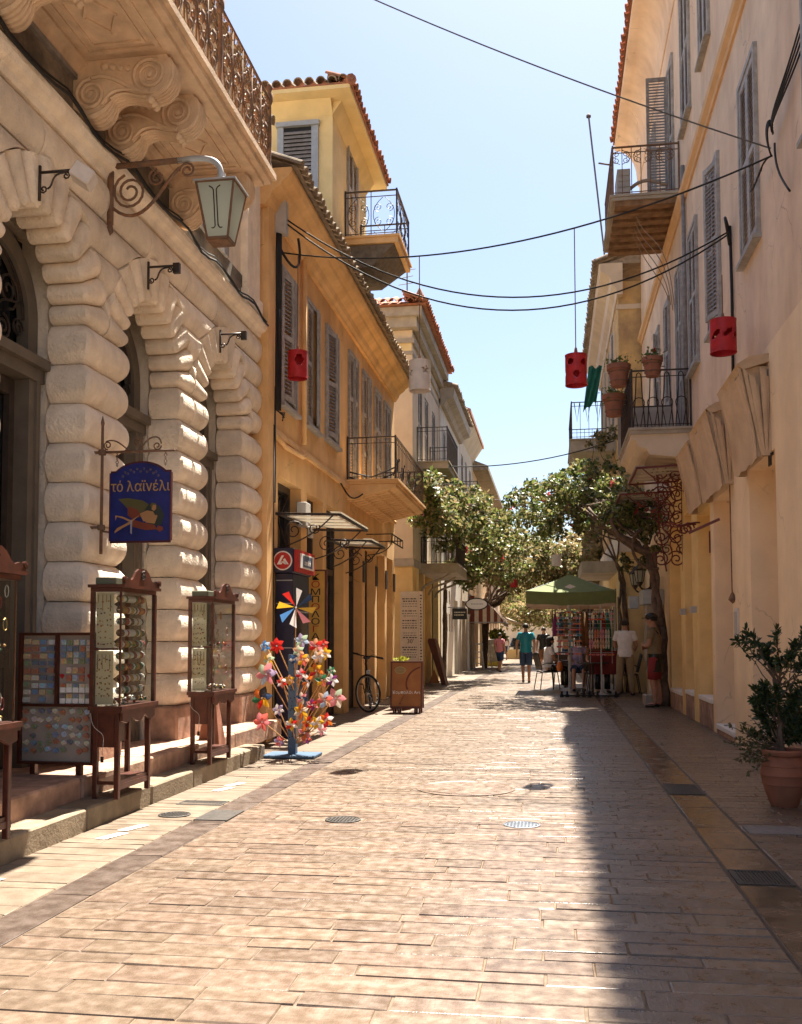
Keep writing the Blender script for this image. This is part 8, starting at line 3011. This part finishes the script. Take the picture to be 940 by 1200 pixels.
for i in range(13):
    x = 0.08 + 0.108 * i + rnd.uniform(-.02, .02)
    L_ = rnd.uniform(0.5, 1.1)
    w = rnd.uniform(0.05, 0.085)
    k = MB()
    k.loft([[V((x + math.cos(a) * w * s, 25.28 + math.sin(a) * 0.04 * s, 1.97 - L_ * f)) for a in [2 * PI * q / 8 for q in range(8)]] for f, s in ((0, 0.15), (0.2, 0.5), (0.5, 1.0), (0.85, 1.05), (1, 0.8))])
    k.build('hanging_bag', cm(rnd.choice(('black', 'brown', 'navy', 'black', 'purple', 'green', 'black', 'dark red')), 0.85), t, smooth='all')
t = thing('red_banner', 'dark red cloth hanging behind the sandal rack', 'cloth', (1.2, 23.3, 0.4))
k = MB()
rows = []
for j in range(6):
    rows.append([V((0.85 + 0.085 * i, 23.3 + 0.03 * math.sin(i * 1.8 + j * 0.4), 1.0 - 0.11 * j)) for i in range(9)])
k.loft(rows, closed=False, caps=False)
k.build('cloth', mat('dark_red_cloth', (0.20, 0.03, 0.025), 0.85), t, smooth='all')
k = MB()
k.tube([(0.84, 23.31, 0), (0.84, 23.31, 1.02), (1.54, 23.31, 1.02), (1.54, 23.31, 0)], 0.012, 5)
k.build('frame', M_['iron'], t)


# ---------------------------------------------------------------- cafe chairs and tables
def chair_proto():
    t = thing('cafe_chair', 'dark wicker cafe chair', 'chair', (0, 0, 0), 'dark chairs and stools around the stall')
    k = MB()
    k.box(-0.22, 0.22, -0.22, 0.22, 0.43, 0.465)
    k.build('seat', M_['chairbk'], t, bevel=0.015)
    k = MB()
    rows = []
    for j in range(6):
        f = j / 5
        rows.append([V((-0.22 + 0.44 * i / 6, 0.22 + 0.10 * f - 0.03 * math.sin(PI * i / 6), 0.5 + 0.40 * f + 0.04 * math.sin(PI * i / 6) * f)) for i in range(7)])
    k.loft(rows, closed=False, caps=False)
    b = k.build('backrest', M_['chairbk'], t, smooth='all')
    m = b.modifiers.new('thickness', 'SOLIDIFY')
    m.thickness = 0.02
    for (x, y_, tx, ty) in ((-0.2, -0.2, -0.24, -0.25), (0.2, -0.2, 0.24, -0.25), (-0.2, 0.2, -0.24, 0.27), (0.2, 0.2, 0.24, 0.27)):
        k = MB()
        k.tube([(tx, ty, 0), (x, y_, 0.44)], 0.013, 6)
        k.build('leg', M_['iron'], t)
    for s in (-1, 1):
        k = MB()
        k.tube([(s * 0.22, -0.2, 0.45), (s * 0.25, -0.2, 0.66), (s * 0.25, 0.1, 0.67), (s * 0.23, 0.25, 0.62)], 0.013, 6)
        k.build('armrest', M_['iron'], t)
    return t


def table_proto():
    t = thing('cafe_table', 'round dark cafe table', 'table', (0, 0, 0), 'round tables in the umbrella shade')
    k = MB()
    k.lathe([(0.001, 0.70), (0.36, 0.70), (0.37, 0.715), (0.36, 0.73), (0.001, 0.73)], (0, 0, 0), 24)
    k.build('table_top', M_['doorwd'], t)
    k = MB()
    k.tube([(0, 0, 0.02), (0, 0, 0.70)], 0.025, 8)
    for a in range(4):
        k.bar((0, 0, 0.03), (math.cos(a * PI / 2) * 0.28, math.sin(a * PI / 2) * 0.28, 0.012), 0.04, 0.02)
    k.build('pedestal', M_['iron'], t)
    return t


ch = chair_proto()
tb = table_proto()
for i, (x, y_, rz, lab) in enumerate((
        (-0.15, 25.2, PI / 2 + 0.35, 'dark chair nearest the walking man, with a woman in white sitting on it'), (0.25, 26.7, PI, 'dark chair behind the table, turned away from the street'),
        (0.62, 24.9, -PI * 0.04, 'dark chair in the umbrella shade behind the sunglasses rack'), (1.0, 24.0, 0.3, 'dark chair in the umbrella shade behind the sandals rack'),
        (1.72, 23.4, -PI / 2, 'dark chair by the pink wall behind the man in khaki trousers'))):
    o = ch if i == 0 else dup(ch)
    o.location = (x, y_, 0)
    o.rotation_euler = (0, 0, rz)
    o['label'] = lab
for i, (x, y_, lab) in enumerate(((0.45, 25.55, 'round dark table beside the woman in white'), (0.9, 23.2, 'round dark table just behind the two racks'))):
    o = tb if i == 0 else dup(tb)
    o.location = (x, y_, 0)
    o['label'] = lab
k = MB()
k.lathe([(0.001, 0), (0.07, 0.02), (0.085, 0.12), (0.06, 0.22), (0.05, 0.24), (0.001, 0.25)], (0.16, 24.75, 0.47), 12)
tag(k.build('orange_bag', cm('orange'), smooth=True), 'small orange bag propped on the nearest chair', 'bag')


# ---------------------------------------------------------------- people
def skin_obj(name, nodes, edges, m, parent, sub=1):
    """Grow one continuous limb surface round a skeleton of joints."""
    names = list(nodes)
    idx = {n: i for i, n in enumerate(names)}
    me = bpy.data.meshes.new(name)
    me.from_pydata([nodes[n][0] for n in names], [(idx[a], idx[b]) for a, b in edges], [])
    o = bpy.data.objects.new(name, me)
    COL.objects.link(o)
    md = o.modifiers.new('skin', 'SKIN')
    md.use_smooth_shade = True
    md.branch_smoothing = 0.3
    for i, n in enumerate(names):
        r = nodes[n][1]
        rx_, ry_ = r if isinstance(r, tuple) else (r, r)
        sv = me.skin_vertices[0].data[i]
        sv.radius = (rx_, ry_)
        sv.use_root = (i == 0)
    s = o.modifiers.new('sub', 'SUBSURF')
    s.levels = s.render_levels = sub
    dg = bpy.context.evaluated_depsgraph_get()
    me2 = bpy.data.meshes.new_from_object(o.evaluated_get(dg))
    bpy.data.objects.remove(o)
    for p in me2.polygons:
        p.use_smooth = True
    me2.materials.clear()
    me2.materials.append(m)
    o2 = bpy.data.objects.new(name, me2)
    COL.objects.link(o2)
    o2.parent = parent
    ORG[o2] = ORG[parent]
    return o2


def person(label, loc, rz, P, shirt, lower, kind='shorts', hem=None, bald=False, cap=None, fingers=True, sc_=1.0, shoe='shoe', sleeve=0.55, hairlong=False):
    """P: pose dictionary of joints; figure faces +Y in its own space."""
    t = thing('person', label, 'person', (0, 0, 0))
    J = dict(pelvis=(0, 0, 0.96), belly=(0, 0.0, 1.10), chest=(0, 0.0, 1.28), neckb=(0, -0.01, 1.45), neck=(0, 0.0, 1.52), head=(0, 0.02, 1.62), top=(0, 0.01, 1.70),
             sl=(-0.18, -0.01, 1.41), el=(-0.25, -0.03, 1.13), wl=(-0.26, 0.06, 0.89), hl=(-0.26, 0.08, 0.82), sr=(0.18, -0.01, 1.41), er=(0.25, -0.03, 1.13), wr=(0.26, 0.06, 0.89), hr=(0.26, 0.08, 0.82),
             pl=(-0.095, 0, 0.90), kl=(-0.10, 0.02, 0.50), al=(-0.10, -0.03, 0.08), tl=(-0.11, 0.14, 0.03), pr=(0.095, 0, 0.90), kr=(0.10, 0.02, 0.50), ar=(0.10, -0.03, 0.08), tr=(0.11, 0.14, 0.03))
    J.update(P)
    J = {k_: V(v) * sc_ for k_, v in J.items()}
    S = sc_
    R_ = dict(pelvis=(.15, .11), belly=(.135, .10), chest=(.155, .11), neckb=(.075, .065), neck=(.060, .062), head=(.084, .104), top=(.062, .076), sl=.06, el=.043, wl=.029, hl=(.038, .018), sr=.06, er=.043, wr=.029, hr=(.038, .018),
              pl=.088, kl=.060, al=.040, tl=(.038, .022), pr=.088, kr=.060, ar=.040, tr=(.038, .022))
    R_ = {k_: (tuple(x * S for x in v) if isinstance(v, tuple) else v * S) for k_, v in R_.items()}
    nodes = {k_: (J[k_], R_[k_]) for k_ in J}
    edges = [('pelvis', 'belly'), ('belly', 'chest'), ('chest', 'neckb'), ('neckb', 'neck'), ('neck', 'head'), ('head', 'top')]
    for s in 'lr':
        edges += [('chest', 's' + s), ('s' + s, 'e' + s), ('e' + s, 'w' + s), ('w' + s, 'h' + s), ('pelvis', 'p' + s), ('p' + s, 'k' + s), ('k' + s, 'a' + s), ('a' + s, 't' + s)]
        for nm, at, up in (('cal', 0.35, (0, -0.012, 0)), ('thi', 0.0, None)):
            pass
        a, b = J['k' + s], J['a' + s]
        c = a.lerp(b, 0.35) + V((0, -0.015 * S, 0))
        nodes['calf' + s] = (c, .054 * S)
        edges.remove(('k' + s, 'a' + s))
        edges += [('k' + s, 'calf' + s), ('calf' + s, 'a' + s)]
        if fingers:
            w, h = J['w' + s], J['h' + s]
            d = (h - w).normalized()
            sd = d.cross(V((1 if s == 'r' else -1, 0.2, 0))).normalized()
            cu = d.cross(sd)
            sg = 1 if s == 'r' else -1
            for f in range(4):
                b0 = h + sd * (f - 1.5) * 0.019 * S + d * 0.02 * S
                L = (0.068, 0.078, 0.072, 0.055)[f] * S
                nodes[f'f{s}{f}a'] = (b0, .0095 * S)
                nodes[f'f{s}{f}b'] = (b0 + d * L * 0.55 + cu * 0.006 * sg * S, .0085 * S)
                nodes[f'f{s}{f}c'] = (b0 + d * L * 0.95 + cu * 0.024 * sg * S, .007 * S)
                edges += [('h' + s, f'f{s}{f}a'), (f'f{s}{f}a', f'f{s}{f}b'), (f'f{s}{f}b', f'f{s}{f}c')]
            b0 = w.lerp(h, 0.35) + sd * 0.035 * S
            nodes[f't{s}a'] = (b0, .011 * S)
            nodes[f't{s}b'] = (b0 + sd * 0.02 * S + d * 0.045 * S, .009 * S)
            edges += [('w' + s, f't{s}a'), (f't{s}a', f't{s}b')]
    hd = J['head']
    fy = V(P.get('face', (0, 1, 0))).normalized()
    nodes['nose'] = (hd + fy * 0.108 * S - Z_ * 0.005 * S, .014 * S)
    nodes['chin'] = (hd + fy * 0.06 * S - Z_ * 0.085 * S, .032 * S)
    edges += [('head', 'nose'), ('head', 'chin')]
    body = skin_obj('body', nodes, edges, M_['skin'], t)
    g = 1.13

    def grow(*names, k_=g, ex=None):
        out = {}
        for n in names:
            p, r = nodes[n]
            out[n] = (p, tuple(x * k_ + 0.006 for x in r) if isinstance(r, tuple) else r * k_ + 0.008)
        if ex:
            out.update(ex)
        return out
    def ring(c, a, b):
        return [c + V((math.cos(q) * a * S, math.sin(q) * b * S, 0)) for q in [2 * PI * i / 16 for i in range(16)]]
    pv, be, che, nb = J['pelvis'], J['belly'], J['chest'], J['neckb']
    sh = (J['sl'] + J['sr']) / 2
    k = MB()
    lowz = 0.075 if kind != 'sit' else 0.0
    k.loft([ring(pv - Z_ * lowz * S, .178, .135), ring(pv - Z_ * (lowz - 0.02) * S, .182, .138), ring(pv + Z_ * 0.04 * S, .170, .128), ring(be, .160, .122), ring(be.lerp(che, 0.55), .172, .128), ring(che, .186, .130),
            ring(sh + Z_ * 0.005 * S, .188, .105), ring(sh + Z_ * 0.045 * S, .135, .082), ring(nb + Z_ * 0.02 * S, .072, .068), ring(nb + Z_ * 0.035 * S, .064, .062)], caps=False)
    for s in 'lr':
        a_, b_ = J['s' + s], J['e' + s]
        q = a_.lerp(b_, sleeve)
        inn = a_.lerp(sh, 0.45) + Z_ * 0.0
        k.tube([inn, a_ + Z_ * 0.004, a_.lerp(b_, sleeve * 0.6), q, q + (q - a_).normalized() * 0.004], [0.075 * S, 0.073 * S, 0.068 * S, 0.070 * S, 0.066 * S], 12, caps=False)
    k.build('shirt', cm(shirt, 0.85), t, smooth='all')
    k = MB()
    longleg = kind == 'trousers' or (kind == 'sit' and hem == 'long')
    if kind != 'sit':
        k.loft([ring(pv + Z_ * 0.05 * S, .158, .118), ring(pv - Z_ * 0.02 * S, .166, .126), ring(pv - Z_ * 0.10 * S, .160, .124)])
    for s in 'lr':
        p_, k_, a_ = J['p' + s], J['k' + s], J['a' + s]
        if longleg:
            k.tube([p_ + (p_ - k_) * 0.08, p_, p_.lerp(k_, 0.5), k_, k_.lerp(a_, 0.5), a_ + Z_ * 0.01], [.092 * S, .100 * S, .092 * S, .078 * S, .072 * S, .070 * S], 12)
        else:
            k.tube([p_ + (p_ - k_) * 0.08, p_, p_.lerp(k_, 0.45), p_.lerp(k_, 0.95), p_.lerp(k_, 0.955)], [.090 * S, .102 * S, .100 * S, .094 * S, .080 * S], 12)
    k.build('trousers' if longleg else 'shorts', cm(hem if (hem and hem != 'long') else lower, 0.85), t, smooth='all')
    if hem and hem != 'long':
        k = MB()
        k.loft([ring(pv + Z_ * 0.03 * S, .180, .137), ring(pv - Z_ * 0.1 * S, .190, .148), ring(pv - Z_ * 0.30 * S, .186, .150)], caps=False)
        k.build('tied_jacket', cm(lower, 0.85), t, smooth='all')
    for s in 'lr':
        a, b = J['a' + s], J['t' + s]
        skin_obj('shoe', {'a': (a - Z_ * 0.035 * S, .050 * S), 'b': (a.lerp(b, 0.55) - Z_ * 0.012 * S, (.048 * S, .036 * S)), 'c': (b + (b - a).normalized() * 0.03 * S + Z_ * 0.005, (.042 * S, .026 * S))}, [('a', 'b'), ('b', 'c')], M_[shoe] if shoe in M_ else cm(shoe), t)
    k = MB()
    c = hd + Z_ * 0.022 * S - fy * 0.012 * S
    rings = []
    n = 14
    lo = -0.35 if not bald else 0.15
    for j in range(7):
        ph_ = lo + (PI / 2 - lo) * j / 6
        r_ = math.cos(ph_)
        ring = []
        for i in range(n):
            a = 2 * PI * i / n
            d = V((math.cos(a), math.sin(a), 0))
            front = max(0, d.dot(fy))
            zz = math.sin(ph_) * 0.098
            if j < 3:
                zz = max(zz, front * 0.055 - 0.04)
            ring.append(c + V((d.x * 0.092 * r_, d.y * 0.112 * r_, zz * 1.1)) * S)
        rings.append(ring)
    k.loft(rings)
    off = V(t.location)
    k.build('hair', M_['hair'], t, smooth='all')
    for s in (-1, 1):
        side = fy.cross(Z_) * s
        k = MB()
        k.lathe([(0.001, -0.008), (0.024, -0.004), (0.028, 0.004), (0.012, 0.012), (0.001, 0.012)], hd + side * 0.083 * S - Z_ * 0.01 * S, 8, ax=tuple(side))
        k.build('ear', M_['skin'], t, smooth='all')
        k = MB()
        k.lathe([(0.001, -0.004), (0.010, 0), (0.001, 0.006)], hd + side * 0.032 * S + fy * 0.086 * S + Z_ * 0.008 * S, 6, ax=tuple(fy))
        k.build('eye', M_['hair'], t)
    if hairlong:
        k = MB()
        k.loft([[c + V((math.cos(a) * w, math.sin(a) * w * 0.8 - 0.03, z)) * S for a in [2 * PI * i / 10 for i in range(10)]] for z, w in ((0.02, 0.085), (-0.08, 0.092), (-0.18, 0.075))])
        k.build('long_hair', M_['hair'], t, smooth='all')
    if cap:
        k = MB()
        k.loft([[c + V((math.cos(a) * 0.100 * r_, math.sin(a) * 0.120 * r_, z)) * S for a in [2 * PI * i / 14 for i in range(14)]] for z, r_ in ((0.015, 1.0), (0.06, 0.97), (0.095, 0.72), (0.115, 0.3), (0.118, 0.02))])
        side = fy.cross(Z_)
        k.prism([c + (fy * a + side * b) * S + Z_ * 0.012 * S for a, b in ((0.08, -0.075), (0.15, -0.055), (0.175, 0), (0.15, 0.055), (0.08, 0.075))], (0, 0, 0.012))
        k.build('cap', cm(cap, 0.8), t, smooth='all')
    t.location = loc
    t.rotation_euler = (0, 0, rz)
    return t


person('person in a teal t-shirt and dark shorts walking away down the sunny street', (-0.79, 29.2, 0), 0.02,
       dict(el=(-0.27, -0.02, 1.14), wl=(-0.27, 0.02, 0.90), hl=(-0.265, 0.03, 0.82), er=(0.26, -0.05, 1.14), wr=(0.24, 0.02, 0.92), hr=(0.235, 0.03, 0.84),
            kl=(-0.09, 0.10, 0.50), al=(-0.085, -0.06, 0.10), tl=(-0.085, 0.09, 0.03), kr=(0.09, 0.0, 0.50), ar=(0.085, -0.02, 0.075), tr=(0.09, 0.14, 0.025)), 'teal', 'navy', sc_=1.0)
person('person in a pale t-shirt and khaki trousers standing with their back turned by the racks', (1.60, 22.6, 0), -0.12,
       dict(el=(-0.24, 0.06, 1.14), wl=(-0.16, 0.25, 1.05), hl=(-0.13, 0.31, 1.05), er=(0.25, 0.04, 1.14), wr=(0.22, 0.24, 1.06), hr=(0.2, 0.31, 1.06),
            neck=(0.0, 0.02, 1.52), head=(0.01, 0.05, 1.61), top=(0.01, 0.05, 1.69), kl=(-0.13, 0.03, 0.5), al=(-0.16, -0.02, 0.08), tl=(-0.19, 0.13, 0.03), kr=(0.12, 0.02, 0.5), ar=(0.15, -0.03, 0.08), tr=(0.17, 0.12, 0.03)),
       'white', 'khaki', kind='trousers', sc_=0.985)
pc = person('person in a dark cap and olive t-shirt standing side on with folded arms', (1.86, 18.75, 0), PI / 2 - 0.28,
            dict(sl=(-0.17, 0.02, 1.41), el=(-0.22, 0.06, 1.14), wl=(-0.02, 0.21, 1.14), hl=(0.06, 0.22, 1.16), sr=(0.17, 0.02, 1.41), er=(0.22, 0.06, 1.13), wr=(0.03, 0.20, 1.10), hr=(-0.05, 0.21, 1.10),
                 neck=(0, 0.03, 1.52), head=(0, 0.06, 1.615), top=(0, 0.05, 1.69), kl=(-0.09, 0.03, 0.5), al=(-0.09, -0.02, 0.08), tl=(-0.10, 0.14, 0.03), kr=(0.09, -0.01, 0.5), ar=(0.09, -0.08, 0.08), tr=(0.11, 0.08, 0.03)),
            'olive', 'black', hem='dark red', cap='black', sc_=1.0)
k = MB()
k.tube([(0.11, -0.10, 1.36), (0.12, -0.02, 1.47), (0.10, 0.09, 1.38), (0.06, 0.135, 1.2)], 0.014, 5)
k.tube([(-0.11, -0.10, 1.36), (-0.12, -0.02, 1.47), (-0.10, 0.09, 1.38)], 0.014, 5)
o = k.build('shoulder_strap', M_['rubber'], None, org=(0, 0, 0))
o.parent = pc
SIT = dict(pelvis=(0, 0, 0.56), belly=(0, 0.01, 0.70), chest=(0, 0.03, 0.88), neckb=(0, 0.03, 1.05), neck=(0, 0.04, 1.12), head=(0, 0.07, 1.22), top=(0, 0.06, 1.30), sl=(-0.17, 0.03, 1.01), sr=(0.17, 0.03, 1.01),
           el=(-0.24, 0.08, 0.76), wl=(-0.15, 0.28, 0.72), hl=(-0.11, 0.34, 0.73), er=(0.24, 0.08, 0.76), wr=(0.15, 0.28, 0.72), hr=(0.11, 0.34, 0.73),
           pl=(-0.10, 0.06, 0.54), kl=(-0.12, 0.44, 0.52), al=(-0.12, 0.46, 0.09), tl=(-0.13, 0.62, 0.03), pr=(0.10, 0.06, 0.54), kr=(0.12, 0.44, 0.52), ar=(0.12, 0.46, 0.09), tr=(0.13, 0.62, 0.03))
person('person in a white top with long dark hair sitting at the table edge', (-0.13, 25.25, 0), -PI / 2 + 0.35, SIT, 'white', 'black', kind='sit', hem='long', hairlong=True, fingers=False)
person('seated person in grey lilac clothes facing the street behind the sunglasses rack', (0.62, 24.85, 0), PI, SIT, 'lilac', 'navy', kind='sit', hairlong=True, fingers=False)
person('seated person in dark clothes behind the sandals rack', (1.0, 23.95, 0), PI + 0.3, SIT, 'brown', 'black', kind='sit', hem='long', fingers=False)
WALK = dict(kl=(-0.09, 0.12, 0.50), al=(-0.085, 0.02, 0.10), tl=(-0.085, 0.16, 0.03), kr=(0.09, -0.02, 0.50), ar=(0.085, -0.18, 0.10), tr=(0.09, -0.04, 0.03))
for loc, rz, sh, lo, s, lab in (((-2.05, 38.5, 0), -0.5, 'pink', 'navy', 0.88, 'young person in pink walking beyond the person in teal'), ((-0.35, 38.0, 0), PI, 'black', 'brown', 1.0, 'distant person in a black top facing the viewer beside the person in teal'),
                                ((0.55, 40.0, 0), PI, 'khaki', 'navy', 1.0, 'distant person in a khaki top behind the racks'), ((-3.0, 62.0, 0), 0.4, 'white', 'navy', 1.0, 'tiny person in white far down the street')):
    person(lab, loc, rz, WALK, sh, lo, fingers=False, sc_=s)

# ---------------------------------------------------------------- striped awning, stools, far furniture
t = thing('striped_awning', 'brown and cream striped awning over a cafe front on the left', 'awning', (-3.4, 43.5, 1.9))
k = MB()
AY0, AY1 = 41.5, 46.0
n = 18
for i in range(n):
    a, b = AY0 + (AY1 - AY0) * i / n, AY0 + (AY1 - AY0) * (i + 1) / n
    P = bez((-3.45, 0, 3.15), (-2.9, 0, 3.1), (-2.4, 0, 2.5), (-2.05, 0, 2.05), 6)
    k.loft([[V((p.x, yy, p.z)) for p in P] + [V((-2.04, yy, 1.85))] for yy in (a, b)], i % 2, closed=False, caps=False)
P = bez((-3.45, AY0, 3.15), (-2.9, AY0, 3.1), (-2.4, AY0, 2.5), (-2.05, AY0, 2.05), 9)
for i in range(9):
    lo = lambda q: V((q.x, AY0, 2.05 - 0.12 * (i % 2)))
    k.add([P[i], P[i + 1], V((P[i + 1].x, AY0, 1.95)), V((P[i].x, AY0, 1.95))], [(0, 1, 2, 3)], i % 2)
k.build('striped_cloth', [M_['stripe_r'], M_['stripe_w']], t)
k = MB()
k.tube([(-3.45, AY0, 2.0), (-2.05, AY0, 2.0), (-2.05, AY1, 2.0)], 0.02, 5)
k.tube([(-3.45, AY0, 3.15), (-3.45, AY1, 3.15)], 0.03, 5)
k.build('awning_frame', M_['galv'], t)
k = MB()
k.loft([[V((-2.3, 49, 2.35)), V((-1.3, 49, 2.0)), V((-1.3, 49, 1.9)), V((-2.3, 49, 2.25))], [V((-2.3, 54, 2.4)), V((-1.3, 54, 2.0)), V((-1.3, 54, 1.9)), V((-2.3, 54, 2.3))]])
k.box(-3.5, -2.3, 49, 54, 2.3, 2.42)
tag(k.build('flat_awning', M_['stripe_w']), 'pale flat awning continuing beyond the striped one', 'awning')
k = MB()
k.lathe([(0.09, 0), (0.09, 0.1), (0.07, 0.14), (0.065, 2.1), (0.10, 2.2), (0.11, 2.3)], (-3.45, 40.3, 0), 14)
tag(k.build('porch_column', M_['wpaint'], smooth=True), 'slim white column before the cafe awning', 'column')


def stool():
    t = thing('bar_stool', 'white bar stool', 'stool', (0, 0, 0), 'white stools outside the cafe')
    k = MB()
    k.box(-0.17, 0.17, -0.17, 0.17, 0.72, 0.76)
    k.build('seat', M_['wpaint'], t)
    for s in ((-1, -1), (1, -1), (1, 1), (-1, 1)):
        k = MB()
        k.tube([(s[0] * 0.22, s[1] * 0.22, 0), (s[0] * 0.15, s[1] * 0.15, 0.72)], 0.016, 5)
        k.build('leg', M_['wpaint'], t)
    k = MB()
    for z in (0.25, 0.5):
        w = 0.2 - 0.06 * z
        for a, b in (((-w, -w), (w, -w)), ((w, -w), (w, w)), ((w, w), (-w, w)), ((-w, w), (-w, -w))):
            k.tube([(*a, z), (*b, z)], 0.011, 4)
    k.build('foot_ring', M_['wpaint'], t)
    k = MB()
    for a in (-0.15, 0.15):
        k.tube([(a, 0.16, 0.74), (a, 0.2, 1.1)], 0.014, 4)
    k.bar((-0.16, 0.2, 1.08), (0.16, 0.2, 1.08), 0.02, 0.07)
    k.build('backrest', M_['wpaint'], t)
    return t


s0 = stool()
for i, (x, y_, lab) in enumerate(((-3.15, 42.3, 'white bar stool beside the slim white column'), (-2.95, 44.6, 'white bar stool next to the yellow chest'))):
    o = s0 if i == 0 else dup(s0)
    o.location = (x, y_, 0)
    o['label'] = lab
t = thing('ice_chest', 'yellow printed chest standing below the striped awning', 'chest', (-2.75, 47.5, 0))
k = MB()
k.box(-3.1, -2.45, 47.2, 48.2, 0.0, 0.22, 1)
k.box(-3.1, -2.45, 47.2, 48.2, 0.221, 1.3, 0)
k.build('chest_body', [M_['greybx'], mat('yellow_print', (0.60, 0.52, 0.10), 0.5, 0.15, 8)], t, bevel=0.02)
k = MB()
for (u, z, r_) in ((-2.7, 0.75, 0.08), (-2.95, 0.5, 0.07), (-2.85, 1.0, 0.06)):
    k.lathe([(r_, 0), (0.001, 0.004)], (u, 47.198, z), 8, ax=(0, -1, 0))
k.build('print_spots', M_['wpaint'], t)
t = thing('potted_shrub', 'pale green shrub in a pot behind the yellow chest', 'potted plant', (-2.75, 50.0, 0))
k = MB()
pot(k, (-2.75, 50.0, 0), 0.3, 0.9)
k.build('pot', M_['terra'], t)
leaves('leaves', cloud(sub_blobs([(-2.75, 50, 1.45, 0.4, 0.4, 0.45)], 12, 1.0, (0.12, 0.22), 61), 900, 62), 0.1, [LEAF_A, leafmat('leaf_lime', (0.30, 0.34, 0.03), (0.42, 0.40, 0.06))], t, 63, kind='stuff')
t = thing('street_planter', 'long yellow stone planter across the far street', 'planter', (-2.0, 66, 0))
k = MB()
k.box(-3.0, -1.2, 65.5, 66.2, 0, 0.55)
k.box(-3.05, -1.15, 65.45, 66.25, 0.551, 0.62)
k.build('trough', M_['yellow'], t)
t2 = thing('parked_car', 'dark parked car seen small at the end of the street', 'car', (-2.2, 70.5, 0))
k = MB()
k.loft([[V((-2.2 + s * w, 68.6 + 4.2 * f, z)) for s, f in ((-1, 0.0), (1, 0.0), (1, 1), (-1, 1))] for z, w in ((0.3, 0.82), (0.55, 0.86), (0.85, 0.84))])
k.loft([[V((-2.2 + s * w, y_, z)) for s, y_ in ((-1, 69.0 + q), (1, 69.0 + q), (1, 72.3 - q), (-1, 72.3 - q))] for z, w, q in ((0.851, 0.80, 0.0), (1.40, 0.62, 0.5))])
k.build('body', mat('dark_car_paint', (0.03, 0.035, 0.045), 0.2, coat=0.5), t2, bevel=0.06)
k = MB()
k.quad((-2.85, 69.04, 0.92), (-1.55, 69.04, 0.92), (-1.68, 69.44, 1.34), (-2.72, 69.44, 1.34))
k.build('windscreen', M_['darkgl'], t2)
for x in (-2.95, -1.45):
    for y_ in (69.3, 71.9):
        k = MB()
        k.lathe([(0.001, -0.1), (0.31, -0.1), (0.31, 0.1), (0.001, 0.1)], (x, y_, 0.31), 16, ax=(1, 0, 0))
        k.build('wheel', M_['rubber'], t2)
for x in (-2.85, -1.55):
    k = MB()
    k.box(x - 0.14, x + 0.14, 68.57, 68.6, 0.6, 0.74)
    k.build('headlight', M_['wpaint'], t2)
